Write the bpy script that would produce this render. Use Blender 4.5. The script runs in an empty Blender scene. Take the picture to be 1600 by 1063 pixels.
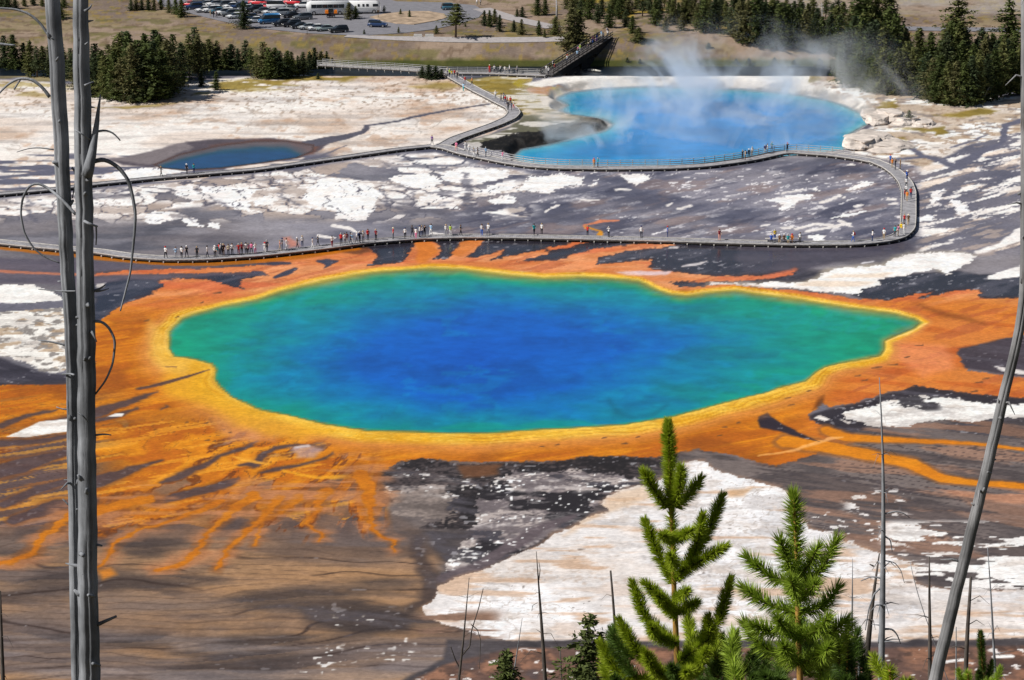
import bpy, bmesh, math, random
import numpy as np
from mathutils import Vector, Matrix

# ------------------------------------------------------------------ camera, sky, sun, exposure
scene = bpy.context.scene
C = scene.collection
cam_data = bpy.data.cameras.new("camera")
cam = bpy.data.objects.new("camera", cam_data); C.objects.link(cam)
cam.location = (0, 0, 80.0)
cam.rotation_euler = (math.pi / 2 - math.atan(1011.5 / 3800.0), 0, 0)
cam_data.sensor_width = 36.0; cam_data.sensor_fit = 'HORIZONTAL'
cam_data.lens = 36.0 * 3800.0 / 1600.0
cam_data.clip_start = 0.5; cam_data.clip_end = 12000
scene.camera = cam
scene.render.resolution_x = 1024; scene.render.resolution_y = 680

SUN_EL, SUN_DIR = math.radians(43), Vector((-0.95, -0.31, 0)).normalized()
world = bpy.data.worlds.new("World"); scene.world = world; world.use_nodes = True
_nt = world.node_tree; _bg = _nt.nodes["Background"]
_sky = _nt.nodes.new("ShaderNodeTexSky"); _sky.sky_type = 'NISHITA'; _sky.sun_disc = False
_sky.sun_elevation = SUN_EL; _sky.sun_rotation = math.atan2(SUN_DIR.x, SUN_DIR.y)
_nt.links.new(_sky.outputs[0], _bg.inputs[0]); _bg.inputs[1].default_value = 0.05
sun_data = bpy.data.lights.new("sun", 'SUN'); sun_data.energy = 4.8; sun_data.angle = math.radians(0.53); sun_data.color = (1.0, 0.965, 0.915)
sun = bpy.data.objects.new("sun", sun_data); C.objects.link(sun)
_to = Vector((SUN_DIR.x * math.cos(SUN_EL), SUN_DIR.y * math.cos(SUN_EL), math.sin(SUN_EL)))
sun.rotation_euler = _to.to_track_quat('Z', 'Y').to_euler(); sun.location = (-200, -60, 300)
scene.view_settings.view_transform = 'Standard'; scene.view_settings.look = 'None'
scene.view_settings.exposure = 0.12; scene.view_settings.gamma = 1.0
scene.cycles.volume_step_rate = 4.0; scene.cycles.volume_max_steps = 96; scene.cycles.transparent_max_bounces = 12; scene.cycles.volume_bounces = 3
# ------------------------------------------------------------------ camera numbers and image projection
IMW, IMH, FPX = 1600.0, 1063.0, 3800.0
CAMH = 80.0
PITCH = math.atan(1011.5 / FPX)
CP, SP = math.cos(PITCH), math.sin(PITCH)

def project(X, Y, Z):
    """world -> image coordinates in the camera frame (units of image pixels)"""
    fwd = Y * CP + (CAMH - Z) * SP
    up = Y * SP - (CAMH - Z) * CP
    return IMW / 2 + FPX * X / fwd, IMH / 2 - FPX * up / fwd

def plane_pt(u, v, z=0.0):
    """image coordinates -> world point on the level plane z"""
    a = (np.asarray(v, float) - IMH / 2) / FPX
    d = (CP - a * SP) / (SP + a * CP)
    Y = (CAMH - z) * d
    fwd = Y * CP + (CAMH - z) * SP
    return (np.asarray(u, float) - IMW / 2) * fwd / FPX, Y

def sstep(a, b, x):
    t = np.clip((x - a) / (b - a), 0, 1)
    return t * t * (3 - 2 * t)

YR0 = float(plane_pt(800, 118)[1]); YR1 = float(plane_pt(800, 94)[1])      # the river's two banks
YB = float(plane_pt(800, 78)[1]); YT = float(plane_pt(800, 35)[1])

def zterr(X, Y):
    X = np.asarray(X, float); Y = np.asarray(Y, float)
    z = np.zeros(np.broadcast(X, Y).shape)
    z = z + np.where(Y < 187, (187 - Y) * 0.4144, 0.0)
    z = z - 2.6 * sstep(YR0, YR0 + 2.5, Y)
    z = z + 1.4 * sstep(YR1 - 2.5, YR1 + 1.5, Y)
    z = z + 4.0 * np.clip((Y - YR1) / (YB - YR1), 0, 1)
    z = z + 1.2 * np.clip((Y - YB) / (YT - YB), 0, 1)
    hill = np.clip(Y - YT, 0, 4000)
    z = z + hill * 0.03 + np.clip(Y - YT - 8, 0, 900) * 0.10 * sstep(40, 110, X) + 0.09 * np.clip(Y - 700, 0, 3000)
    return z

def hit(u, v):
    """image coordinates -> first point of the terrain along that sight line"""
    a = (v - IMH / 2) / FPX
    fy, fz = CP - a * SP, -(SP + a * CP)
    t = np.linspace(186, 760, 9200) / fy
    Y = t * fy; Z = CAMH + t * fz; X = t * (u - IMW / 2) / FPX
    zt = zterr(X, Y)
    k = np.argmax(Z <= zt)
    return float(X[k]), float(Y[k]), float(zt[k])

# ------------------------------------------------------------------ value noise
_lat = np.random.RandomState(7).rand(8, 256, 256).astype(np.float32)
def vnoise(x, y, seed=0):
    L = _lat[seed % 8]
    x = x + seed * 17.31; y = y + seed * 9.73
    xi = np.floor(x).astype(np.int32); yi = np.floor(y).astype(np.int32)
    fx = (x - xi).astype(np.float32); fy = (y - yi).astype(np.float32)
    fx = fx * fx * (3 - 2 * fx); fy = fy * fy * (3 - 2 * fy)
    x0 = xi & 255; x1 = (xi + 1) & 255; y0 = yi & 255; y1 = (yi + 1) & 255
    return (L[y0, x0] * (1 - fx) + L[y0, x1] * fx) * (1 - fy) + (L[y1, x0] * (1 - fx) + L[y1, x1] * fx) * fy
def fbm(x, y, octs=4, seed=0, gain=0.5):
    s = 0; a = 1; t = 0
    for i in range(octs):
        s = s + a * vnoise(x, y, seed + i); t += a; a *= gain; x = x * 2.03; y = y * 2.03
    return s / t

# ------------------------------------------------------------------ ground sheet: a fan of rows and columns
_vs = list(np.arange(1071, 14, -1.6))
_Yrows = [float(plane_pt(800, v)[1]) for v in _vs]
_near = list(np.linspace(-120, _Yrows[0] - 3, 46))
_far = [_Yrows[-1] + 1.2 * (1.16 ** i - 1) / 0.16 + 1 for i in range(1, 40)]
GY = np.array(_near + _Yrows + _far)
_us = list(np.arange(-150, 1751, 1.9))
_lft = [-150 - 6 * (1.3 ** i) for i in range(22, -1, -1)]
_rgt = [1750 + 6 * (1.3 ** i) for i in range(23)]
GU = np.array(_lft + _us + _rgt)
NR, NC = len(GY), len(GU)
_fw = np.maximum(GY, 60) * CP + CAMH * SP
WX = ((GU[None, :] - 800) * _fw[:, None] / FPX)
WY = np.repeat(GY[:, None], NC, 1)
U, V = project(WX, np.maximum(WY, 60), 0.0)
U = U.astype(np.float32); V = V.astype(np.float32)
wx = WX.astype(np.float32); wy = WY.astype(np.float32)
_n1 = fbm(wx / 5.0, wy / 5.0, 4, 1) - 0.5
_n2 = fbm(wx / 5.0, wy / 5.0, 4, 3) - 0.5
_m1 = fbm(wx / 0.9, wy / 0.9, 2, 5) - 0.5
_m2 = fbm(wx / 0.9, wy / 0.9, 2, 6) - 0.5
YS = 1.7
CRN = .45 * fbm(wx / 3.2, wy / 1.9, 5, 2) + .30 * fbm(wx / .9, wy / .7, 3, 4) + .25 * vnoise(wx / .3, wy / .35, 6)
CRN = np.clip((CRN - .5) * 2.2 + .5, 0, 1)
_J0 = len(_lft); _I0 = len(_near)

def box(pts, pad):
    xs = [p[0] for p in pts]; ys = [p[1] for p in pts]
    j0 = int(np.searchsorted(GU, min(xs) - pad)) - 1; j1 = int(np.searchsorted(GU, max(xs) + pad)) + 1
    rows = np.where((V[:, NC // 2] > min(ys) - pad) & (V[:, NC // 2] < max(ys) + pad))[0]
    if len(rows) == 0: return None
    return slice(int(rows[0]), int(rows[-1]) + 1), slice(max(j0, 0), min(j1, NC))

def sdist(pts, warp=4.0, fine=1.0, pad=30, closed=True):
    """signed distance (image pixels) of every ground vertex to an outline, with a naturally ragged edge"""
    b = box(pts, pad + warp)
    if b is None: return None
    x = U[b] + _n1[b] * warp * 4 + _m1[b] * fine * 3
    y = (V[b] + _n2[b] * warp * 1.3 + _m2[b] * fine) * YS
    d = np.full(x.shape, 1e9, np.float32); ins = np.zeros(x.shape, bool)
    n = len(pts)
    for i in range(n):
        ax, ay = pts[i]; bx, by = pts[(i + 1) % n]; ay *= YS; by *= YS
        dx, dy = bx - ax, by - ay
        t = np.clip(((x - ax) * dx + (y - ay) * dy) / (dx * dx + dy * dy + 1e-9), 0, 1)
        d = np.minimum(d, (x - ax - t * dx) ** 2 + (y - ay - t * dy) ** 2)
        if dy != 0:
            c = ((ay > y) != (by > y)) & (x < (bx - ax) * (y - ay) / dy + ax)
            ins ^= c
    d = np.sqrt(d)
    return b, np.where(ins, -d, d)

def mpoly(pts, soft=2.0, warp=4.0, fine=1.0):
    r = sdist(pts, warp, fine, pad=soft * 2 + 20)
    M = np.zeros(U.shape, np.float32)
    if r: M[r[0]] = 1 - sstep(-soft, soft, r[1])
    return M

def mline(pts, wid, soft=1.5, warp=3.0, fine=1.0):
    """ribbon along a polyline; wid is one width or one per point (image pixels, full width)"""
    if not isinstance(wid, (list, tuple)): wid = [wid] * len(pts)
    b = box(pts, max(wid) + 30 + warp)
    M = np.zeros(U.shape, np.float32)
    if b is None: return M
    x = U[b] + _n1[b] * warp * 4 + _m1[b] * fine * 3
    y = (V[b] + _n2[b] * warp * 1.3 + _m2[b] * fine) * YS
    d = np.full(x.shape, 1e9, np.float32)
    for i in range(len(pts) - 1):
        ax, ay = pts[i]; bx, by = pts[i + 1]; ay *= YS; by *= YS
        dx, dy = bx - ax, by - ay
        t = np.clip(((x - ax) * dx + (y - ay) * dy) / (dx * dx + dy * dy + 1e-9), 0, 1)
        w = (wid[i] * (1 - t) + wid[i + 1] * t) * 0.5 * 1.4
        d = np.minimum(d, np.sqrt((x - ax - t * dx) ** 2 + (y - ay - t * dy) ** 2) - w)
    M[b] = 1 - sstep(-soft, soft, d)
    return M

def mcrust(pts, soft=9.0, warp=4.0, k=1.0, lo=.40, hi=.60):
    """outline that crumbles into flakes and streaks at its edge, like drying sinter"""
    m = mpoly(pts, soft, warp, 1.6)
    e = 4 * m * (1 - m) * .92 + .08
    return sstep(lo, hi, m + (CRN - .5) * k * e) 
COL = np.zeros((NR, NC, 3), np.float32)
WET = np.zeros((NR, NC), np.float32)
def lay(c, m, wet=None):
    global COL, WET
    c = np.asarray(c, np.float32)
    m3 = np.clip(m, 0, 1)[..., None]
    COL = COL * (1 - m3) + c * m3
    if wet is not None: WET = WET * (1 - np.clip(m, 0, 1)) + wet * np.clip(m, 0, 1)
def mixc(a, b, t):
    t = np.clip(t, 0, 1)[..., None]
    return np.asarray(a, np.float32) * (1 - t) + np.asarray(b, np.float32) * t
def thr(n, a, w=0.04): return sstep(a - w, a + w, n)
def win(x0, x1, y0, y1, s=20):
    """soft rectangular window in image coordinates"""
    return sstep(x0 - s, x0 + s, U) * (1 - sstep(x1 - s, x1 + s, U)) * sstep(y0 - s * .4, y0 + s * .4, V) * (1 - sstep(y1 - s * .4, y1 + s * .4, V))

# shared noise fields (metres)
N40 = fbm(wx / 40, wy / 40, 4, 2); N12 = fbm(wx / 12, wy / 14, 5, 4); N3 = fbm(wx / 3, wy / 3.6, 4, 1)
N1 = fbm(wx / 0.8, wy / 1.1, 3, 3); N05 = vnoise(wx / 0.28, wy / 0.5, 6)
STR = fbm(wx / 14, wy / 2.6, 4, 5)               # streaks lying across the valley
_ra = wx * 0.86 + wy * 0.5; _rb = -wx * 0.5 + wy * 0.86
DG1 = fbm(_ra / 16, _rb / 2.6, 5, 2)             # runoff streaks running up to the right
_rc = wx * 0.93 - wy * 0.37; _rd = wx * 0.37 + wy * 0.93
DG2 = fbm(_rc / 12, _rd / 2.2, 4, 3)
def crack(sc, seed, wd=0.03, k=3.0):
    n = fbm(wx / sc, wy / sc, 4, seed) * k
    f = np.abs((n % 1.0) - 0.5)
    return 1 - sstep(wd * 0.5, wd, f)

def worley(x, y, seed=0):
    """cell noise: nearest distance, gap between the two nearest, cell value"""
    xi = np.floor(x).astype(np.int32); yi = np.floor(y).astype(np.int32); f1 = np.full(x.shape, 9, np.float32); f2 = f1.copy(); cv = np.zeros(x.shape, np.float32)
    La, Lb, Lc = _lat[seed % 8], _lat[(seed + 1) % 8], _lat[(seed + 2) % 8]
    for dy in (-1, 0, 1):
        for dx in (-1, 0, 1):
            a = (yi + dy) & 255; b = (xi + dx) & 255
            d = (xi + dx + La[a, b] - x) ** 2 + (yi + dy + Lb[a, b] - y) ** 2; c = d < f1
            f2 = np.where(c, f1, np.minimum(f2, d)); cv = np.where(c, Lc[a, b], cv); f1 = np.where(c, d, f1)
    f1 = np.sqrt(f1); f2 = np.sqrt(f2); return f1, f2 - f1, cv
def cells(x0, x1, y0, y1, sx, sy, rot=0.0, warp=.8, seed=0):
    b = box([(x0, y0), (x1, y1)], 40); c, s_ = math.cos(rot), math.sin(rot); px, py = wx[b], wy[b]
    qx = (px * c + py * s_) / sx + (fbm(px / sx * .8, py / sy * .8, 4, seed + 1) - .5) * warp * 2; qy = (-px * s_ + py * c) / sy + (fbm(px / sx * .8 + 31, py / sy * .8, 4, seed + 2) - .5) * warp * 2
    f1, g, cv = worley(qx, qy, seed); out = []
    for a in (f1, g, cv): A = np.zeros(U.shape, np.float32); A[b] = a; out.append(A)
    return out
_re = wx * .67 + wy * .74; _rf = -wx * .74 + wy * .67
UPR = fbm(_re / 9, _rf / 2.2, 5, 4)              # streaks tilting up to the right in the eastern flats
# ---- 1. base: slate mauve silica flat, reflected sky's blue-grey put into its colour
lay(mixc(mixc((86, 87, 104), (142, 139, 148), sstep(.36, .64, N12)), (118, 110, 110), sstep(.42, .62, N40) * .6), np.ones_like(U), .5)
lay((74, 78, 92), .55 * sstep(.50, .70, fbm(wx / 22, wy / 7, 5, 5)), .6)
lay((158, 154, 160), .45 * sstep(.52, .72, fbm(wx / 12, wy / 6, 5, 7)))
mid_right = win(700, 1440, 250, 372)
lay(mixc((86, 88, 107), (140, 136, 146), sstep(.3, .7, .5 * UPR + .5 * N12)), .7 * mid_right, .55)
lay((156, 128, 116), .4 * mid_right * sstep(.56, .7, fbm(_re / 10, _rf / 4, 4, 2)))
lay((218, 214, 214), .9 * mid_right * thr(fbm(_re / 2.4, _rf / .9, 4, 6), .70, .04) * sstep(.4, .55, N12))
lay((66, 68, 88), .55 * mid_right * sstep(.56, .7, fbm(_re / 12, _rf / 3, 5, 7)), .6)
lay((190, 186, 188), .75 * mid_right * sstep(.58, .72, fbm(_re / 5, _rf / 1.6, 5, 3)) * CRN)
east = win(1435, 1900, 160, 400, 12)
lay(mixc((88, 91, 108), (134, 128, 136), N12), east * .8)
lay((226, 220, 214), east * thr(UPR + .09 * sstep(330, 200, V) + .10 * (N12 - .5) + .16 * (CRN - .5), .59, .05), .2)
lay((214, 186, 160), .45 * east * thr(fbm(_re / 8, _rf / 2.0, 4, 1), .62, .05))

# ---- 2. upper left sinter plain (sandy, speckled) and the eastern rim
P_UL = [(-200, 112), (160, 135), (300, 128), (420, 118), (560, 106), (690, 112), (735, 132), (800, 168), (812, 190), (760, 210), (700, 224), (640, 236), (520, 250), (420, 262), (330, 278), (250, 284), (150, 292), (60, 296), (-200, 312)]
sandy = mixc((212, 198, 186), (196, 172, 152), sstep(.45, .62, N12) * .8)
mUL = mpoly(P_UL, 3, 3)
lay(sandy, mUL, .1)
lay((226, 220, 213), .9 * mUL * sstep(.44, .64, fbm(wx / 20, wy / 16, 4, 3) + .14 * sstep(160, 220, V)), .1)
lay((186, 152, 126), .6 * mUL * sstep(.50, .66, fbm(wx / 2.2, wy / 4.5, 5, 2)) * sstep(.42, .6, N12))
lay((126, 100, 78), .55 * mUL * thr(fbm(wx / .9, wy / 2.2, 3, 4), .66, .06) * sstep(200, 150, V + 40 * (N12 - .5)))
lay((150, 144, 142), .35 * mUL * thr(STR, .62, .06))
_c = cells(-160, 820, 100, 300, 10, 14, .3, 1.2, 3); lay((150, 138, 128), .4 * mUL * (1 - sstep(.02, .07, _c[1])) * sstep(.45, .6, N40))
lay((104, 104, 120), win(-160, 520, 240, 300, 14) * thr(STR + .1 * sstep(230, 285, V) - .03, .57, .03), .6)
P_ER = [(1240, 112), (1330, 125), (1420, 150), (1560, 152), (1900, 130), (1900, 250), (1600, 205), (1520, 225), (1440, 262), (1380, 250), (1330, 238), (1330, 210), (1380, 195), (1350, 185), (1330, 165), (1290, 150), (1240, 135)]
mER = mpoly(P_ER, 3, 4)
lay(mixc((206, 196, 186), (186, 166, 144), sstep(.4, .62, N12)), mER, .1)
lay((228, 224, 218), mER * thr(fbm(wx / 9, wy / 6, 4, 3) + .12 * sstep(180, 240, V), .58, .04), .1)
lay((160, 134, 112), .7 * mER * thr(fbm(wx / 1.4, wy / 2.2, 4, 2), .62, .03))
lay((120, 110, 108), .6 * mER * thr(fbm(wx / 3, wy / 2.2, 4, 5), .65, .02))
for pl, w in [([(1600, 188), (1572, 196), (1572, 214), (1560, 226), (1530, 240), (1500, 256)], [8, 8, 8, 6, 7, 16]), ([(1544, 212), (1516, 222), (1486, 230)], [2, 3, 3]), ([(1420, 232), (1440, 244), (1480, 250)], [5, 6, 4]), ([(1400, 250), (1450, 246), (1500, 262)], [5, 5, 9])]:
    lay((104, 104, 120), mline(pl, w, 2, 4), .6)
grass = mixc((168, 140, 52), (120, 104, 44), N3)
for p in [[(1255, 122), (1282, 114), (1280, 126), (1258, 132)], [(1366, 174), (1380, 160), (1400, 157), (1400, 166), (1384, 176), (1366, 182)], [(1395, 202), (1440, 200), (1478, 204), (1440, 207)], [(1450, 180), (1500, 176), (1530, 168), (1560, 172), (1550, 178), (1512, 184)], [(1455, 199), (1478, 197), (1476, 212), (1462, 212)], [(1404, 216), (1420, 214), (1418, 220)]]:
    lay(grass, .9 * mpoly(p, 3, 4, 2.5))
# shore between junction and crater: grey-green silt and grass
P_SH = [(725, 128), (790, 116), (830, 120), (830, 132), (880, 142), (872, 150), (882, 164), (866, 172), (900, 180), (940, 190), (955, 196), (930, 206), (880, 214), (840, 226), (760, 226), (725, 222), (790, 204), (818, 184), (800, 160), (760, 142)]
mSH = mpoly(P_SH, 3, 3)
lay(mixc((196, 182, 162), (146, 136, 112), sstep(.4, .6, N12)), mSH, .2)
lay(grass, mSH * thr(fbm(wx / 5, wy / 4, 4, 4) + .3 * sstep(190, 150, V) - .12, .56, .04) * .85)
lay((96, 96, 78), mSH * sstep(166, 184, V) * thr(fbm(wx / 8, wy / 4, 4, 6), .45, .06) * .8)
lay((206, 200, 192), mSH * thr(fbm(wx / 7, wy / 2.2, 4, 1), .6, .03) * .9)
lay((192, 160, 20), mpoly([(850, 140), (872, 134), (886, 138), (880, 143), (856, 144)], 2, 2))
lay((170, 150, 30), .8 * mpoly([(802, 130), (812, 124), (822, 127), (818, 136), (806, 138)], 3, 3))
lay((190, 120, 70), .7 * mpoly([(820, 138), (860, 134), (880, 143), (860, 150), (828, 146)], 3, 3))
lay((204, 196, 186), mpoly([(842, 150), (866, 150), (882, 162), (868, 168), (846, 166)], 2, 2))
lay((28, 26, 26), mpoly([(752, 222), (800, 211), (850, 206), (884, 209), (884, 216), (866, 224), (820, 226), (812, 232), (770, 234), (752, 230)], 2.5, 3), .7)  # dark wet rock; shade of the undercut hollow painted near-black
lay((190, 184, 178), .9 * mpoly([(728, 224), (748, 221), (756, 226), (748, 232), (728, 230)], 2, 3))
lay((120, 116, 112), .9 * mpoly([(850, 200), (940, 186), (960, 194), (900, 208), (856, 218)], 4, 4, 2))
# shelf beyond the crater
lay((224, 218, 210), mpoly([(820, 132), (850, 124), (900, 118), (1000, 112), (1090, 111), (1180, 113), (1270, 114), (1262, 128), (1280, 146), (1240, 138), (1160, 126), (1100, 124), (1040, 130), (940, 129), (870, 131), (845, 137)], 2, 2.5), .1)
lay((182, 110, 66), mpoly([(1000, 128), (1036, 127), (1034, 131), (1004, 131)], 2, 2))
lay((188, 128, 84), .7 * mline([(870, 134), (940, 130), (1000, 131)], 2.5, 1, 1))
# creek and small pool surround
lay((92, 84, 92), mpoly([(165, 250), (230, 238), (290, 222), (370, 216), (430, 217), (485, 222), (520, 218), (500, 234), (470, 247), (400, 256), (350, 263), (300, 267), (250, 264), (190, 258)], 3, 3), .5)
lay((150, 140, 138), .6 * mpoly([(165, 250), (230, 238), (290, 222), (300, 232), (260, 250), (230, 258)], 4, 5, 2))
lay((116, 78, 66), mpoly([(330, 228), (400, 218), (470, 222), (498, 227), (490, 240), (450, 246), (400, 252), (420, 232)], 6, 3), .5)
lay((92, 90, 102), mline([(480, 226), (515, 219), (545, 212), (568, 206), (574, 201), (571, 197), (590, 194), (622, 190), (640, 184), (672, 178), (700, 173), (735, 167), (765, 163)], [14, 12, 9, 6, 6, 5, 3, 3, 3.5, 4, 3, 3, 2.5], 1.2, 1.5), .5)
lay((104, 102, 114), .8 * mline([(470, 252), (500, 244), (540, 228)], [3, 4, 2], 1.2, 2))

# ---- 3. white islands of the middle flat: plates parted by dark branching channels
f1, gap, cv = cells(-160, 860, 232, 362, 6.2, 8.0, .35, 1.0, 1)
_bl = np.interp(GU, [-200, 0, 147, 250, 400, 525, 625, 680, 760, 830], [326, 310, 295, 284, 270, 253, 239, 236, 256, 268])[None, :]
wl = sstep(0, 5, V - _bl) * (1 - sstep(332, 356, V + 12 * (N12 - .5))) * (1 - sstep(800, 860, U))
lay((132, 129, 136), .6 * wl * sstep(.3, .6, N12 + .1), .3)
dens_ = .70 + .08 * sstep(300, 60, U) - .42 * sstep(308, 350, V) - .10 * sstep(640, 820, U) + .7 * (N40 - .5)
pl_ = wl * sstep(.04, .15, gap + .12 * (CRN - .5)) * sstep(-.05, .05, dens_ - cv) * (1 - .75 * sstep(.5, .66, fbm(wx / 6, wy / 3.2, 5, 3) + .12 * (CRN - .5)))
lay((182, 162, 146), .75 * wl * sstep(.0, .05, gap) * sstep(-.10, .0, dens_ + .10 - cv) * sstep(.36, .6, N12), .2)
lay((229, 223, 218), pl_, .1)
g1, gp2, cv2 = cells(-160, 860, 232, 362, 2.6, 3.4, .35, 1.0, 4)
lay((166, 152, 146), .8 * pl_ * (1 - sstep(.03, .10, gp2)) * sstep(.5, .62, fbm(wx / 14, wy / 14, 3, 6)), .3)
lay((150, 134, 124), .6 * pl_ * sstep(.56, .72, fbm(wx / 4, wy / 5, 4, 2)))
WHITES = [
 [(477, 293), (505, 283), (575, 288), (605, 303), (590, 311), (587, 326), (572, 346), (525, 343), (530, 331), (500, 323), (475, 311)],
 [(400, 313), (422, 306), (434, 313), (422, 321), (400, 320)], [(660, 308), (680, 303), (700, 310), (682, 316), (660, 316)],
 [(762, 312), (790, 305), (806, 308), (800, 318), (770, 318)], [(695, 321), (717, 315), (712, 326), (697, 326)],
 [(160, 278), (180, 268), (250, 262), (300, 264), (250, 276), (200, 282)], [(272, 293), (300, 290), (325, 311), (300, 315), (275, 306)],
 [(315, 293), (362, 291), (400, 298), (390, 331), (350, 323), (325, 306)], [(225, 336), (240, 330), (262, 333), (268, 344), (250, 352), (232, 348)],
 [(280, 341), (300, 341), (317, 353), (295, 353)], [(320, 346), (342, 348), (342, 356), (325, 354)],
 [(810, 296), (825, 276), (875, 271), (915, 278), (910, 288), (882, 291), (860, 303), (825, 298)],
 [(962, 273), (1015, 273), (1020, 281), (995, 291), (975, 281)], [(920, 291), (937, 281), (935, 287)],
 [(680, 270), (730, 262), (790, 266), (800, 276), (740, 290), (700, 284)], [(740, 300), (800, 282), (812, 290), (770, 306)],
 [(600, 278), (660, 270), (700, 282), (670, 296), (630, 290)],
 [(1198, 314), (1230, 307), (1251, 304), (1274, 303), (1267, 309), (1247, 314), (1237, 324), (1224, 329), (1219, 319)],
 [(1261, 297), (1279, 292), (1281, 298)], [(1323, 293), (1349, 285), (1367, 286), (1340, 295), (1328, 299)],
 [(1298, 341), (1323, 331), (1349, 327), (1352, 331), (1328, 337)], [(1261, 367), (1290, 368), (1288, 376), (1274, 377)],
 [(1435, 341), (1450, 335), (1468, 335), (1460, 346), (1437, 347)], [(1480, 312), (1500, 312), (1518, 330), (1500, 334)], [(1450, 306), (1474, 293), (1470, 306), (1455, 318)]]
for p in WHITES:
    lay((186, 164, 148), .6 * mpoly([(x * 1.0, y + 1.5) for x, y in p], 6, 6, 3) * sstep(.2, .7, CRN))
    lay((230, 225, 221), mcrust(p, 6.5, 4, 1.1), .1)
for pl, w in [([(1224, 302), (1254, 296)], [3, 4]), ([(962, 297), (984, 297)], 3), ([(905, 313), (936, 313)], 3), ([(855, 331), (870, 322)], [3, 5]), ([(1244, 358), (1274, 350), (1300, 352)], [4, 5, 3]), ([(1260, 361), (1301, 354), (1327, 349)], [3, 6, 4]), ([(1285, 316), (1310, 306)], [6, 5]), ([(1318, 308), (1316, 310)], 3), ([(1388, 312), (1400, 312)], 4), ([(1390, 319), (1400, 318)], 4), ([(1335, 323), (1345, 321)], 5), ([(1190, 353), (1200, 351)], 4), ([(1225, 357), (1235, 356)], 5), ([(1310, 345), (1330, 353)], 5), ([(1040, 322), (1050, 318)], 3), ([(1060, 326), (1080, 322)], [4, 3]), ([(1325, 258), (1334, 259)], 3),
                ([(520, 352), (545, 356), (560, 364)], [5, 7, 3]), ([(500, 368), (520, 372)], [6, 4]), ([(675, 364), (700, 368)], [4, 3])]:
    lay((222, 216, 210), .95 * mline(pl, w, 1.2, 3, 2), .1)
# branching channels
lay((92, 90, 104), .9 * wl * (1 - sstep(.012, .05, gap)) * sstep(.40, .5, N40 + .1 * (N3 - .5) + .03), .5)
for pl, w in [([(400, 282), (440, 280), (500, 279), (540, 275), (575, 283), (620, 288), (655, 300)], [2, 3, 3, 3, 4, 3, 2]), ([(420, 262), (418, 275), (436, 290), (440, 308), (470, 322)], [3, 4, 5, 6, 10]), ([(320, 285), (315, 300), (330, 312), (352, 322), (372, 334)], [3, 4, 4, 5, 8]), ([(600, 296), (605, 318), (640, 334)], [8, 10, 16]), ([(722, 270), (725, 290), (735, 310), (730, 330)], [10, 14, 16, 22]), ([(640, 312), (655, 300), (650, 322)], [4, 5, 6]), ([(30, 290), (45, 310), (40, 330), (55, 345)], [3, 5, 6, 10])]:
    lay((96, 95, 108), .7 * mline(pl, [q * .6 for q in w], 3.0, 7, 4) * sstep(.25, .6, CRN + .15), .5)

# ---- 4. dark wet strips round the near boardwalk
lay(mixc((40, 38, 48), (66, 62, 74), STR), .95 * mpoly([(560, 385), (650, 374), (800, 366), (1000, 372), (1110, 380), (1180, 386), (1230, 400), (1180, 432), (1060, 450), (900, 436), (700, 430), (570, 424)], 7, 4), .95)
lay(mixc((62, 58, 72), (104, 96, 106), STR), .8 * mpoly([(1150, 384), (1260, 386), (1420, 378), (1430, 390), (1300, 410), (1220, 436), (1160, 430)], 8, 5), .9)
lay((52, 50, 60), .8 * mpoly([(1150, 430), (1230, 422), (1300, 424), (1262, 441), (1180, 446)], 8, 5), .8)
lay(mixc((112, 100, 110), (84, 80, 94), STR), .8 * mpoly([(-160, 398), (150, 408), (400, 416), (400, 440), (180, 446), (-160, 440)], 5, 4), .8)
lay(mixc((42, 44, 60), (68, 66, 80), N3), mpoly([(146, 446), (190, 438), (250, 436), (330, 432), (400, 428), (390, 452), (260, 460), (170, 492), (140, 506)], 5, 5), .9)
lay((214, 205, 196), .9 * mpoly([(150, 444), (165, 442), (162, 449), (150, 450)], 2, 3))

# ---- 5. western white banks
lay((226, 222, 216), mcrust([(-160, 447), (0, 446), (50, 446), (85, 457), (100, 468), (50, 474), (-160, 482)], 6, 4), .1)
lay((110, 108, 120), mpoly([(-160, 476), (50, 474), (120, 466), (120, 480), (40, 486), (-160, 492)], 3, 5, 2), .4)
wb = mcrust([(-160, 500), (0, 491), (60, 485), (110, 480), (112, 520), (100, 545), (108, 576), (84, 584), (62, 578), (37, 565), (0, 557), (-160, 548)], 8, 5, 1.2)
lay((222, 218, 210), wb, .1)
lay((110, 102, 98), .7 * wb * thr(fbm(wx / 1.2, wy / 1.5, 4, 3) + .12 * sstep(20, 90, U) + .1 * (CRN - .5), .64, .06))
lay((168, 140, 110), .7 * wb * thr(fbm(wx / 3, wy / 2.5, 4, 5), .62, .03))
lay(mixc((52, 50, 60), (84, 80, 92), STR), mpoly([(-160, 552), (0, 560), (62, 582), (120, 588), (120, 600), (60, 604), (-160, 606)], 5, 4), .6)

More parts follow.
